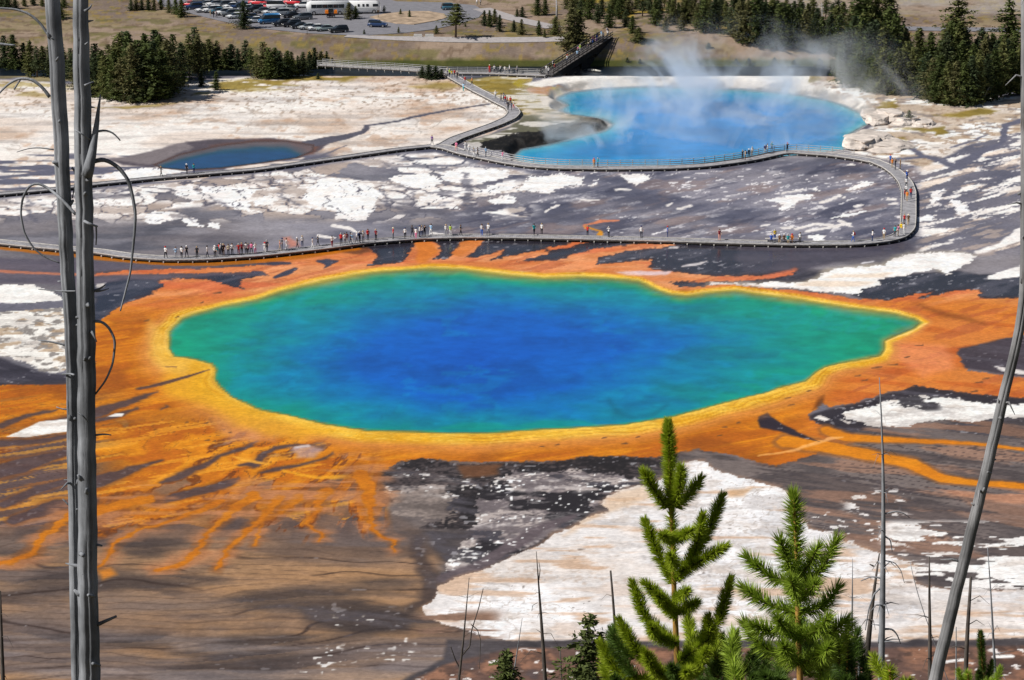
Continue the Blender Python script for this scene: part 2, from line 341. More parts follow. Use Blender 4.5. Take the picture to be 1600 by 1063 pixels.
# ---- 6. lower flats: dark, then brown terraces, then white pans
P_LOW = [(-160, 640), (300, 700), (560, 730), (660, 716), (800, 722), (925, 711), (1030, 716), (1085, 698), (1180, 722), (1290, 700), (1330, 640), (1420, 600), (1620, 620), (1900, 640), (1900, 1100), (-160, 1100)]
mLOW = mpoly(P_LOW, 6, 4)
lay(mixc(mixc((90, 82, 82), (122, 110, 106), sstep(.35, .62, N12)), (70, 63, 64), sstep(.5, .64, DG2)), mLOW, .45)
lay((176, 128, 100), .55 * mLOW * win(1180, 1900, 640, 900, 30) * thr(fbm(_rc / 11, _rd / 3.0, 5, 1), .60, .05))
_c = cells(1180, 1900, 690, 900, 9, 1.2, -.42, .5, 5); lay((60, 52, 56), .55 * win(1180, 1900, 690, 850, 25) * (1 - sstep(.05, .16, _c[1])) * sstep(.4, .6, N12))
lay((168, 146, 136), .35 * win(1180, 1900, 690, 900, 25) * sstep(.55, .7, DG2))
# brown terrace fans lower left
mBR = mpoly([(-160, 800), (120, 812), (330, 800), (480, 790), (600, 800), (660, 830), (690, 880), (668, 945), (720, 985), (760, 1010), (760, 1100), (-160, 1100)], 16, 6)
lay(mixc((118, 95, 80), (152, 119, 92), sstep(.36, .64, fbm(wx / 12, wy / 6, 5, 5))), mBR * .95, .3)
lay((180, 136, 92), .55 * mBR * sstep(.48, .66, fbm(wx / 18, wy / 5, 5, 3) + .12 * win(100, 440, 900, 985, 40)))
lay((108, 96, 94), .75 * mBR * sstep(.44, .64, fbm(wx / 16, wy / 6, 5, 6) + .10 * sstep(955, 1040, V) - .03))
lay((74, 64, 62), .8 * mBR * sstep(.46, .68, fbm(wx / 14, wy / 5, 5, 2) + .10 * win(380, 660, 900, 1000, 60)))
tw_ = fbm(wx / 30, wy / 22, 4, 4) * 5.0 + wy * .22
tl = 1 - sstep(.0, .075, np.abs((tw_ % 1.0) - .5))
lay((62, 46, 40), .8 * mBR * tl * sstep(.36, .5, fbm(wx / 12, wy / 8, 3, 7)) * sstep(845, 885, V))
lay((184, 146, 110), .22 * mBR * sstep(.5, .85, tw_ % 1.0) * sstep(860, 890, V))
tw2 = fbm(wx / 16, wy / 12, 4, 1) * 5.0 + wy * .6
lay((80, 62, 54), .4 * mBR * (1 - sstep(.0, .14, np.abs((tw2 % 1.0) - .5))) * sstep(.46, .58, N40 + .25 * (N12 - .5)))
lay((150, 142, 144), .4 * mBR * sstep(.54, .68, STR) * sstep(955, 1010, V))
lay((74, 62, 60), .8 * mline([(658, 842), (655, 870), (672, 900), (668, 930), (640, 950)], [14, 16, 22, 20, 14], 9, 6, 3))
lay((66, 58, 58), .75 * mpoly([(470, 955), (560, 945), (640, 955), (640, 985), (560, 992), (480, 980)], 18, 8, 3))
for c in [(560, 972), (540, 1018), (640, 1025), (520, 1030), (650, 1005), (480, 1045)]:
    w = win(c[0] - 45, c[0] + 45, c[1] - 9, c[1] + 9, 14)
    lay((228, 226, 222), w * thr(.7 * vnoise(wx / 0.45, wy / .4, 2) + .3 * N1 + .3 * (N3 - .5), .76, .08), .1)
# dark zone under the orange ring
mDK = mcrust([(546, 744), (612, 731), (657, 716), (720, 722), (800, 724), (862, 719), (925, 712), (1025, 717), (1060, 708), (1040, 740), (990, 756), (940, 765), (870, 800), (820, 812), (740, 826), (660, 824), (700, 800), (660, 770), (580, 772)], 9, 5, 1.2)
lay(mixc((46, 42, 44), (88, 78, 78), sstep(.36, .64, .6 * N12 + .4 * CRN)), mDK, .55)
lay(mixc((120, 108, 102), (168, 152, 142), sstep(.3, .75, .5 * STR + .5 * CRN)), .75 * mcrust([(598, 766), (650, 756), (700, 762), (712, 790), (690, 812), (640, 806), (610, 792)], 20, 12, 1.9, .30, .85), .3)
lay((122, 78, 48), .8 * mpoly([(720, 726), (790, 726), (780, 744), (730, 748)], 6, 5))
gz = mcrust([(750, 770), (810, 735), (890, 735), (960, 740), (1010, 756), (950, 780), (925, 806), (860, 835), (800, 868), (745, 892), (690, 900), (720, 860), (740, 820)], 12, 6, 1.3)
lay(mixc((122, 112, 114), (184, 172, 166), sstep(.40, .62, .5 * N3 + .5 * CRN)), .9 * gz, .3)
lay((50, 46, 50), gz * thr(fbm(wx / 4.2, wy / 3.0, 5, 5) + .12 * (CRN - .5), .56, .04), .5)
spk = np.clip(gz + .9 * mpoly([(570, 752), (640, 738), (740, 744), (760, 770), (700, 780), (590, 770)], 5, 4) + mpoly([(740, 880), (820, 810), (905, 806), (900, 815), (830, 850), (770, 888)], 6, 5), 0, 1)
lay((236, 234, 230), spk * thr(.7 * vnoise(wx / 0.42, wy / .42, 7) + .3 * N1 + .45 * (N3 - .5), .745, .05), .1)
lay((190, 184, 182), .6 * spk * sstep(.5, .7, fbm(wx / 2.4, wy / 1.2, 5, 3)) * CRN, .2)
lay((104, 92, 96), .9 * mline([(690, 905), (745, 885), (800, 852), (850, 822), (900, 806)], [14, 16, 18, 14, 6], 4, 4, 2), .5)
lay((236, 234, 230), mline([(745, 880), (800, 848), (850, 820), (905, 806)], [18, 22, 18, 10], 5, 3) * thr(.7 * vnoise(wx / 0.42, wy / .42, 5) + .3 * N1 + .3 * (N3 - .5), .78, .07), .1)
# big white pan
P_WP = [(660, 948), (682, 931), (684, 917), (712, 904), (745, 894), (800, 871), (838, 854), (862, 834), (905, 819), (925, 806), (955, 800), (940, 787), (958, 770), (1005, 758), (1035, 748), (1066, 723), (1100, 720), (1115, 734), (1150, 744), (1200, 758), (1215, 762), (1232, 774), (1240, 800), (1265, 827), (1295, 833), (1325, 849), (1370, 863), (1400, 874), (1420, 882), (1437, 889), (1427, 899), (1432, 912), (1450, 918), (1512, 924), (1600, 924), (1900, 920), (1900, 994), (1600, 997), (1500, 1003), (1437, 999), (1412, 1003), (1360, 1005), (1200, 1003), (1000, 1004), (900, 999), (850, 1002), (800, 1003), (750, 992), (700, 978), (664, 962)]
mWP = mcrust(P_WP, 6, 2.5, 1.1)
halo = mpoly([(x, y - 2) for x, y in P_WP], 7, 4, 2)
lay((178, 140, 112), .7 * halo, .3)
lay(mixc((212, 206, 202), (226, 223, 222), sstep(.35, .65, N12)), mWP, .1)
lay((178, 158, 142), .55 * mWP * sstep(.66, .8, CRN) * sstep(.5, .66, fbm(wx / 9, wy / 5, 4, 7)))
lay((110, 98, 90), .8 * mWP * thr(.75 * vnoise(wx / .5, wy / .5, 3) + .25 * vnoise(wx / 5, wy / 5, 2), .88, .03))
lay((208, 192, 178), .4 * mWP * sstep(.48, .66, fbm(wx / 12, wy / 6, 5, 5)))
lay((205, 205, 208), .4 * mWP * sstep(.52, .68, fbm(wx / 10, wy / 5, 5, 1)))
lay((190, 152, 120), .65 * mWP * thr(fbm(wx / 6, wy / 1.7, 4, 6) + .08 * win(690, 860, 900, 1000, 40), .66, .06))
lay((198, 170, 148), .4 * mWP * thr(fbm(wx / 5, wy / 1.5, 4, 3), .64, .06) * sstep(880, 930, V))
lay((206, 176, 146), .7 * mWP * mpoly([(940, 787), (958, 770), (1005, 758), (1020, 775), (960, 800), (940, 806), (900, 830), (880, 836)], 9, 6, 2))
lay((200, 160, 120), .8 * mWP * mpoly([(1130, 766), (1170, 763), (1160, 776), (1135, 778)], 5, 6, 2))
mLL = win(655, 780, 955, 1000, 20)
lay((140, 110, 92), mLL * thr(fbm(wx / 5, wy / 1.6, 4, 2), .52, .03))
# dark grey band and brown gravel nearest the hill
lay(mixc((64, 60, 64), (96, 88, 88), N3), mpoly([(700, 1000), (800, 1002), (900, 999), (1000, 1003), (1200, 1002), (1412, 1002), (1437, 998), (1500, 1003), (1600, 997), (1900, 994), (1900, 1100), (560, 1100), (690, 1030)], 5, 3, 2), .5)
mBG = mpoly([(800, 1014), (900, 1012), (1100, 1014), (1400, 1012), (1600, 1010), (1900, 1008), (1900, 1100), (560, 1110), (690, 1040)], 6, 4, 2)
lay(mixc((156, 112, 88), (110, 84, 74), sstep(.38, .62, N3)), .95 * mBG, .2)
lay((74, 58, 52), .6 * mBG * sstep(.5, .66, fbm(wx / 1.3, wy / 1.4, 4, 6)))
lay((226, 222, 218), .9 * mBG * thr(fbm(wx / 1.2, wy / .9, 4, 4), .735, .03))
lay((228, 224, 220), mline([(1478, 1033), (1510, 1031)], 5, 1.5, 3, 2)); lay((228, 224, 220), mline([(1556, 1027), (1582, 1026)], 6, 1.5, 3, 2))
# eastern lower whites
PE = [(1350, 639), (1400, 624), (1425, 618), (1462, 621), (1500, 623), (1550, 632), (1600, 631), (1900, 630), (1900, 655), (1600, 652), (1550, 654), (1520, 661), (1475, 654), (1432, 659), (1420, 666), (1370, 667), (1325, 657), (1322, 644)]
mPE = mcrust(PE, 7, 4, 1.2)
lay((56, 50, 56), .9 * mpoly([(1262, 650), (1290, 640), (1350, 628), (1425, 601), (1500, 612), (1620, 622), (1620, 640), (1420, 640), (1330, 676), (1280, 668)], 5, 4), .7)
lay((226, 222, 216), mPE, .1)
lay((72, 68, 72), mPE * win(1385, 1470, 615, 642, 10) * thr(fbm(wx / 2.0, wy / 2.0, 4, 2), .5, .03))
lay((222, 216, 208), mpoly([(1272, 652), (1285, 648), (1300, 655), (1290, 659)], 1.5, 4, 2)); lay((222, 216, 208), mpoly([(1310, 655), (1330, 660), (1325, 663)], 1.5, 3, 2))
ws = win(1380, 1900, 815, 925, 14)
lay((224, 220, 216), ws * thr(fbm(wx / 3.2, wy / 1.4, 5, 6) + .13 * win(1535, 1900, 870, 925, 16) + .05 * win(1380, 1470, 825, 850, 10), .575, .02), .1)
lay((226, 222, 218), .9 * win(1320, 1420, 765, 800, 14) * thr(fbm(wx / 1.8, wy / 1.3, 4, 3), .64, .02))
lay((226, 222, 218), .9 * win(1240, 1420, 800, 860, 14) * thr(fbm(wx / 1.2, wy / 1.0, 4, 5), .68, .02))
lay((222, 150, 108), .6 * mpoly([(1440, 760), (1500, 755), (1620, 762), (1620, 790), (1560, 786), (1500, 775)], 6, 6, 2) * sstep(.4, .55, DG2 + .05))
lay((216, 176, 140), .6 * win(1430, 1580, 850, 880, 14) * thr(STR, .5, .06))
# upper eastern whites
PW = [(1180, 444), (1200, 442), (1262, 441), (1300, 421), (1380, 413), (1395, 402), (1450, 396), (1500, 395), (1527, 400), (1500, 421), (1482, 430), (1465, 421), (1425, 430), (1370, 438), (1372, 446), (1345, 451), (1340, 461), (1287, 457), (1225, 450), (1180, 449), (1110, 446), (1114, 441)]
lay(mixc((38, 40, 52), (62, 60, 70), N3), mpoly([(1330, 462), (1345, 448), (1375, 437), (1440, 428), (1500, 424), (1535, 430), (1600, 425), (1900, 420), (1900, 470), (1532, 470), (1450, 466), (1390, 474)], 4, 4), .9)
lay((190, 176, 150), .6 * mpoly([(x - 6, y - 2) for x, y in PW], 7, 5, 2))
lay((229, 224, 219), mcrust(PW, 7, 4, 1.2), .1)
lay((214, 192, 168), .7 * mpoly([(1240, 446), (1300, 430), (1400, 424), (1380, 436), (1330, 450), (1290, 455)], 6, 6, 2) * thr(STR, .5, .08))
lay((226, 221, 216), mline([(1524, 394), (1560, 384), (1580, 374), (1610, 362), (1700, 340)], [6, 10, 14, 26, 40], 2.5, 4, 2), .1)
lay((226, 221, 216), mpoly([(1540, 437), (1560, 426), (1600, 412), (1760, 390), (1760, 420), (1600, 432), (1565, 438)], 2, 4, 2), .1)
lay((148, 142, 146), .5 * mpoly([(1500, 432), (1530, 405), (1600, 385), (1600, 410), (1550, 425)], 6, 5, 2))

# ---- 7. bacterial mats
POOL = [(262, 530), (262, 517), (282, 497), (300, 489), (350, 476), (400, 466), (437, 453), (500, 438), (550, 428), (600, 422), (675, 417), (725, 419), (800, 428), (850, 432), (900, 430), (950, 432), (1000, 437), (1032, 452), (1050, 458), (1075, 460), (1100, 456), (1150, 452), (1200, 459), (1250, 466), (1325, 478), (1400, 488), (1432, 497), (1444, 504), (1430, 514), (1404, 524), (1384, 533), (1384, 546), (1378, 556), (1345, 563), (1320, 567), (1290, 574), (1275, 583), (1262, 596), (1215, 607), (1200, 613), (1125, 632), (1050, 652), (975, 664), (900, 669), (825, 673), (760, 678), (700, 678), (625, 675), (575, 674), (537, 668), (500, 662), (462, 652), (445, 648), (412, 642), (400, 638), (362, 620), (342, 604), (334, 592), (336, 577), (330, 569), (300, 561), (272, 557), (263, 544)]
SDP = np.full(U.shape, 400.0, np.float32)
_r = sdist(POOL, 1.2, .5, pad=190)
SDP[_r[0]] = _r[1]
ORANGE = [(146, 506), (187, 482), (225, 463), (262, 447), (247, 438), (275, 435), (325, 437), (345, 444), (384, 454), (375, 441), (400, 431), (420, 430), (410, 424), (300, 427), (150, 430), (150, 426), (300, 421), (400, 414), (395, 404), (500, 392), (575, 388), (591, 404), (575, 416), (632, 410), (650, 378), (680, 376), (688, 391), (680, 407), (700, 404), (722, 378), (756, 375), (750, 384), (728, 402), (745, 404), (788, 390), (780, 400), (752, 411), (790, 402), (860, 388), (912, 375), (918, 379), (860, 393), (808, 408), (870, 406), (930, 390), (1000, 381), (1060, 379), (1040, 386), (980, 392), (935, 405), (925, 415), (960, 412), (1018, 407), (1010, 418), (1040, 424), (1100, 431), (1200, 430), (1242, 420), (1235, 428), (1200, 436), (1100, 440), (1045, 440), (1060, 449), (1150, 446), (1240, 454), (1340, 468), (1390, 470), (1432, 457), (1455, 457), (1440, 464), (1500, 455), (1527, 453), (1534, 465), (1600, 466), (1900, 468), (1900, 520), (1600, 522), (1562, 531), (1527, 540), (1500, 545), (1497, 557), (1510, 580), (1535, 582), (1570, 586), (1600, 592), (1900, 600), (1900, 625), (1600, 621), (1550, 619), (1500, 612), (1425, 602), (1375, 617), (1330, 632), (1295, 636), (1283, 622), (1277, 636), (1262, 650), (1275, 662), (1312, 674), (1345, 682), (1330, 692), (1290, 700), (1272, 710), (1240, 722), (1212, 728), (1180, 721), (1150, 712), (1118, 705), (1090, 701), (1064, 708), (1025, 716), (925, 712), (862, 719), (800, 722), (720, 720), (657, 716), (620, 722), (607, 732), (552, 736), (548, 748), (575, 775), (600, 790), (590, 806), (565, 796), (540, 812), (505, 800), (470, 815), (440, 802), (405, 822), (370, 806), (320, 826), (270, 812), (200, 830), (120, 816), (-160, 834), (-160, 606), (60, 602), (130, 598), (146, 570)]
_mo = mpoly(ORANGE, 9.0, 3.4, 2.6)
mOR = sstep(.36, .64, _mo + (.55 * (CRN - .5) + .5 * (DG1 - .5)) * 4 * _mo * (1 - _mo))
westfan = sstep(640, 560, U) * sstep(560, 660, V + (U - 300) * .1)
DG3 = fbm(_ra / 6, _rb / .9, 4, 4)
fan_o = mixc(mixc((184, 98, 8), (216, 134, 22), sstep(.36, .62, .6 * DG1 + .4 * DG3)), (152, 80, 16), .7 * sstep(.52, .66, N12))
salmon = mixc((206, 118, 66), (216, 146, 100), sstep(.35, .65, .5 * N12 + .5 * STR))
north = sstep(520, 440, V)
eastm = sstep(1180, 1360, U) * sstep(440, 520, V)
oc = mixc(mixc(fan_o, salmon, north * .95), mixc((208, 112, 40), (218, 136, 72), N12), eastm * .85)
lay((104, 68, 52), .75 * mpoly(ORANGE, 10, 4, 3), .5)
lay(oc, mOR, .5)
lay((240, 164, 118), .4 * mOR * north * sstep(.54, .68, UPR)); lay((170, 84, 52), .45 * mOR * np.clip(north + eastm, 0, 1) * sstep(.54, .66, fbm(_re / 7, _rf / 1.6, 5, 5)))
lay((178, 90, 20), .5 * mOR * sstep(.50, .68, DG1) * (1 - north) * (1 - eastm))
lay((206, 96, 60), .5 * mOR * north * sstep(.52, .66, fbm(wx / 10, wy / 4, 4, 6)))
lay((184, 84, 30), .5 * mOR * eastm * sstep(.5, .66, fbm(_rc / 14, _rd / 3, 4, 2)))
# runoff fans out from the pool's lower left shore in branching channels
_th = np.arctan2(V - 596, 648 - U); _rr = np.hypot(648 - U, (V - 596) * 1.5)
_fn = fbm(_th * 13 + 2.4 * (N12 - .5) + .7 * (N3 - .5), _rr / 80 + .6 * N12, 5, 3)
_fn = .5 + (_fn - .5) * sstep(90, 240, _rr) + .06 * sstep(240, 90, _rr)
_fn2 = fbm(_th * 24 + 1.8 * (N3 - .5) + 1.5 * (N12 - .5), _rr / 70, 4, 5)
_fn2 = .5 + (_fn2 - .5) * sstep(140, 260, _rr)
_ft = np.interp(V, [600, 660, 700, 745, 790, 830, 870, 905], [.30, .33, .385, .44, .50, .575, .655, .80]) - .03 * sstep(520, 420, U) + .05 * sstep(240, 120, U) + .14 * sstep(440, 520, U) * sstep(800, 850, V)
_fr = sstep(610, 575, U - .12 * (V - 760)) * sstep(628, 676, V + .09 * (U - 300)) * (1 - sstep(826, 856, V)) * sstep(6, 24, SDP)
_fd = _fn + .22 * (_fn2 - .5) + .05 * (CRN - .5) - _ft
lay(mixc((100, 82, 78), (136, 104, 84), sstep(.35, .62, fbm(_th * 9, _rr / 60, 4, 6))), .9 * _fr * sstep(.02, -.04, _fd) * sstep(905, 780, V), .4)
lay((176, 118, 82), .6 * _fr * sstep(-.10, -.03, _fd) * sstep(.45, .6, fbm(wx / 6, wy / 1.2, 4, 2)), .4)
lay((120, 62, 26), .92 * _fr * sstep(-.045, .012, _fd), .5)
lay(mixc((188, 100, 8), (218, 136, 22), sstep(.3, .7, _fn2)), .95 * _fr * sstep(.008, .07, _fd), .5)
lay((230, 156, 44), .3 * _fr * sstep(.6, .74, _fn2) * sstep(.03, .10, _fd))
lay((92, 60, 44), .6 * _fr * (1 - sstep(.0, .07, np.abs(((_fn2 * 5) % 1.0) - .5))) * sstep(-.02, .08, _fd) * sstep(.46, .6, N12))
# runoff streaks of bare mauve inside the western fan
stw = mOR * westfan * sstep(220, 120, U)
n = DG1 + .05 * (CRN - .5) - .035 * sstep(150, 240, U) + .05 * sstep(690, 790, V) + .09 * sstep(150, 60, U) * sstep(600, 680, V)
lay((98, 80, 80), .9 * stw * thr(n, .575, .055), .5)
lay((148, 88, 40), .65 * stw * thr(n, .53, .06) * (1 - thr(n, .58, .03)))
lay((190, 142, 110), .5 * stw * thr(fbm(_ra / 9, _rb / 1.4, 4, 6), .62, .05) * sstep(700, 780, V))
lay((84, 62, 52), .75 * stw * (1 - sstep(.0, .10, np.abs((fbm(_ra / 20, _rb / 5, 4, 1) * 7 % 1.0) - .5))) * sstep(.42, .56, DG3 + .1 * (N12 - .5)))
lay((232, 160, 50), .55 * mOR * westfan * thr(fbm(_ra / 7, _rb / 1.0, 4, 7), .64, .03))
for pl, w in [([(60, 668), (147, 645), (217, 622), (250, 612)], [14, 16, 9, 2]), ([(212, 608), (255, 599), (295, 587), (326, 578)], [2, 6, 4, 2]), ([(150, 656), (180, 650), (216, 637)], [8, 7, 3]), ([(140, 758), (200, 736), (252, 719)], [24, 14, 3]),
              ([(252, 754), (285, 742), (312, 730), (345, 712), (370, 704), (400, 690)], [4, 10, 9, 5, 7, 3]), ([(398, 729), (412, 712), (428, 702), (462, 695), (490, 697)], [8, 9, 7, 4, 2]), ([(524, 709), (500, 719), (470, 727), (432, 735), (410, 740)], [2, 3, 4, 7, 4]), ([(485, 707), (500, 702), (505, 697)], [3, 6, 2]),
              ([(240, 786), (290, 772), (350, 758), (375, 750)], [10, 15, 13, 5]), ([(376, 728), (392, 726), (404, 728)], [5, 10, 6]), ([(255, 640), (262, 634)], 2.5), ([(0, 666), (40, 652), (84, 641)], [10, 8, 3]), ([(0, 694), (60, 690), (108, 682)], [14, 10, 6]), ([(-60, 748), (30, 728), (100, 708)], [30, 24, 10]), ([(0, 790), (60, 766), (108, 752)], [12, 14, 10]), ([(20, 812), (90, 790), (150, 784)], [14, 22, 14])]:
    lay((140, 84, 40), .6 * mline(pl, [q * 1.5 for q in (w if isinstance(w, list) else [w] * len(pl))], 5, 4, 2.5)); lay((88, 70, 72), .9 * mline(pl, w, 3, 4, 2.4), .5)
lay((186, 150, 140), .8 * mpoly([(450, 700), (480, 696), (505, 703), (490, 716), (465, 716)], 6, 4)); lay((206, 200, 204), .7 * mline([(458, 700), (480, 697)], [4, 5], 2, 3, 2))
lay((198, 136, 100), .65 * mpoly([(330, 655), (370, 640), (410, 665), (400, 690), (360, 690)], 14, 6)); lay((206, 140, 96), .6 * mpoly([(390, 665), (450, 672), (430, 692), (390, 688)], 10, 5))
lay((232, 164, 40), .8 * mline([(445, 736), (470, 742), (500, 746), (540, 744)], [3, 4, 6, 8], 3, 3, 2)); lay((236, 168, 56), .8 * mline([(365, 714), (385, 720), (420, 726)], [3, 5, 3], 2, 3))
lay((226, 222, 216), mpoly([(8, 682), (60, 660), (108, 654), (112, 674), (40, 683)], 1.6, 3)); lay((226, 222, 216), mpoly([(166, 651), (180, 646), (194, 646), (190, 650)], 1.5, 2))
# fingers that run out across the terraces
for pl, w in [([(560, 740), (578, 775), (580, 797), (585, 826), (602, 840), (617, 846), (620, 862)], [30, 20, 12, 11, 7, 6, 3]), ([(510, 770), (500, 797), (483, 816), (502, 834), (499, 846)], [24, 10, 6, 6, 5]), ([(470, 780), (437, 803), (409, 813), (404, 832), (400, 850)], [24, 14, 10, 8, 6]),
              ([(440, 780), (400, 818), (372, 842), (350, 862), (342, 888)], [18, 11, 8, 8, 10]), ([(400, 775), (350, 804), (316, 840), (305, 862), (270, 886), (236, 892)], [24, 13, 9, 12, 12, 7]), ([(345, 785), (300, 802), (226, 824), (186, 850), (155, 884), (120, 905)], [16, 9, 7, 8, 6, 4]), ([(230, 780), (150, 800), (108, 808), (72, 835), (58, 864), (26, 879), (-40, 886)], [24, 22, 18, 15, 13, 11, 9])]:
    lay((150, 88, 40), .6 * mline(pl, [x * 1.5 + 2 for x in w], 8, 6, 4)); lay((192, 130, 88), .6 * mline(pl, [x * 2.4 + 8 for x in w], 14, 7, 4) * sstep(.42, .6, fbm(wx / 7, wy / 1.3, 5, 3)))
    lay(mixc((176, 92, 8), (214, 132, 20), .5 * N3 + .5 * DG3), .95 * mline(pl, [q * .62 for q in w], 3.0, 6, 3.6), .5)
lay((222, 132, 34), .8 * mpoly([(150, 892), (170, 888), (178, 898), (158, 906)], 7, 4))
# streams to the east
for pl, w in [([(1290, 672), (1325, 684), (1375, 686), (1450, 690), (1525, 693), (1600, 703), (1800, 720)], [14, 14, 12, 8, 5, 5, 5]), ([(1230, 690), (1285, 697), (1350, 710), (1425, 725), (1450, 737), (1475, 748), (1525, 755), (1600, 760), (1800, 770)], [20, 22, 18, 17, 17, 15, 10, 11, 10])]:
    lay((150, 96, 50), .7 * mline(pl, [x * 1.5 for x in w], 4, 3, 2)); lay(mixc((200, 112, 14), (224, 142, 28), .5 * N3 + .5 * STR), mline(pl, w, 2.2, 2.5, 1.6), .5)
lay((240, 178, 110), .7 * mline([(1185, 712), (1240, 704), (1300, 684), (1315, 682)], [3, 4, 7, 3], 2, 3, 2))
lay((60, 50, 58), mpoly([(1185, 652), (1200, 644), (1222, 664), (1252, 678), (1282, 690), (1250, 684), (1215, 674), (1187, 668)], 2.5, 2.5), .7)
lay((120, 64, 20), .8 * mpoly([(1278, 622), (1290, 616), (1288, 630), (1270, 640)], 4, 3))
lay((70, 60, 68), .85 * mpoly([(1500, 545), (1530, 538), (1562, 530), (1610, 524), (1610, 590), (1570, 586), (1535, 580), (1508, 576), (1497, 557)], 4, 4), .6)
lay((224, 218, 212), .9 * mpoly([(1548, 572), (1570, 575), (1605, 580), (1600, 586), (1565, 580)], 2, 3, 2))
lay((130, 70, 30), .6 * mline([(1440, 476), (1480, 492), (1500, 496), (1540, 506)], [4, 14, 12, 4], 8, 4)); lay((224, 138, 96), .6 * mpoly([(1400, 536), (1480, 540), (1490, 575), (1440, 590), (1400, 560)], 12, 5))
# holes in the northern mats
for pl, w in [([(402, 412), (425, 411), (450, 411)], [4, 8, 4]), ([(430, 434), (446, 427), (458, 420)], [4, 9, 6]), ([(398, 426), (408, 424)], [8, 3]), ([(498, 408), (512, 410), (526, 408)], [4, 12, 4]), ([(512, 413), (506, 418)], [6, 2])]:
    lay((70, 66, 82), mline(pl, w, 2, 2.5), .9)
lay((110, 66, 40), .8 * mpoly([(530, 390), (575, 386), (580, 394), (560, 398), (535, 396)], 3, 3), .8)  # dark brown reflection painted onto the wet mat
lay(mixc((196, 112, 16), (170, 96, 20), N3), .9 * mline([(-160, 376), (0, 388), (87, 397), (150, 403), (260, 412), (330, 412), (400, 407), (480, 399), (560, 389)], [4, 5, 6, 8, 9, 9, 10, 12, 5], 2, 1.5), .8)
lay((208, 118, 40), .8 * mline([(660, 378), (668, 392), (660, 406)], [18, 22, 14], 4, 2)); lay((206, 118, 46), .6 * mline([(735, 380), (715, 396)], [22, 12], 4, 2))
lay((208, 128, 92), mline([(915, 357), (912, 352), (940, 346), (968, 345)], [3, 3, 5, 2], 1.5, 2)); lay((206, 140, 40), mline([(915, 355), (936, 361), (938, 366)], [3, 3, 7], 1.5, 1.5))
lay((196, 124, 104), .8 * mpoly([(444, 372), (456, 370), (466, 384), (452, 388)], 5, 3)); lay((200, 112, 80), .7 * mline([(1200, 432), (1240, 421)], [8, 6], 3, 3)); lay((206, 122, 84), .8 * mline([(-160, 424), (0, 424), (90, 428), (150, 430), (220, 428)], [8, 6, 4, 3, 3], 2, 3, 2))
for p in [[(960, 426), (1000, 423), (1050, 424), (1040, 430), (980, 431)], [(884, 426), (910, 425), (910, 430), (886, 430)], [(800, 423), (830, 424), (815, 426)]]:
    lay((210, 190, 196), .85 * mpoly(p, 3, 3, 2))
lay((206, 198, 196), mline([(1065, 416), (1085, 413), (1105, 409)], [3, 5, 2], 1.5, 2)); lay((206, 198, 196), mline([(1046, 387), (1058, 387)], 3, 1.2, 2)); lay((200, 196, 200), mline([(1345, 412), (1362, 409)], 3, 1.5, 2))
# rim: pale lip, yellow band, tan band round the pool
sb = sstep(440, 640, V)
wdt = .30 + .85 * sb + .35 * sstep(420, 330, U) * sstep(500, 640, V) - .25 * eastm + .25 * sstep(330, 270, U)
rimn = SDP + 9 * (N12 - .5) + 5 * (N3 - .5)
lay(mixc((204, 122, 50), (214, 148, 84), N12), .9 * (1 - sstep(24, 62, rimn / wdt)) * np.clip(mOR + .9 * sstep(12, 4, SDP), 0, 1) * (1 - .6 * north), .4)
yl = mixc((214, 156, 28), (230, 184, 62), sstep(.35, .65, .5 * STR + .5 * N3))
lay(yl, .95 * (1 - sstep(12, 34, rimn / wdt)) * sstep(1.5, .0, np.clip((SDP - 46) / 20, 0, 2)), .4)
_rl = np.abs(((rimn / wdt / 8 + 2.2 * N12 + .6 * N3) % 1.0) - .5)
lay((178, 112, 28), .45 * (1 - sstep(.02, .16, _rl)) * (1 - sstep(30, 60, rimn / wdt)) * sstep(0, 3, SDP) * sstep(.4, .6, fbm(wx / 8, wy / 8, 3, 5)))
lay((240, 208, 110), .35 * sstep(.40, .48, _rl) * (1 - sstep(18, 30, rimn / wdt)) * sstep(0, 3, SDP))
lay((224, 192, 112), .7 * (1 - sstep(2, 9, rimn / wdt)) * (1 - .7 * sb), .3)
lay((236, 196, 130), .6 * mline([(1384, 533), (1420, 520), (1446, 506)], [3, 4, 3], 2, 1))
wy_ = mpoly([(262, 560), (310, 566), (330, 580), (322, 600), (345, 618), (400, 644), (460, 662), (520, 676), (470, 684), (420, 680), (370, 664), (330, 640), (270, 622), (255, 600)], 16, 5)
lay(mixc((224, 168, 20), (214, 150, 44), N12), .8 * wy_ * sstep(-2, 4, SDP)); lay((224, 176, 84), .55 * mpoly([(232, 500), (262, 520), (266, 556), (300, 564), (290, 585), (250, 580), (232, 550)], 12, 4) * sstep(0, 4, SDP))
lay((96, 70, 66), .9 * mline([(218, 608), (255, 599), (293, 588), (326, 578)], [4, 6, 5, 2], 1.5, 2)); lay((120, 84, 70), .8 * mline([(258, 573), (275, 574)], 2, 1.2, 1))
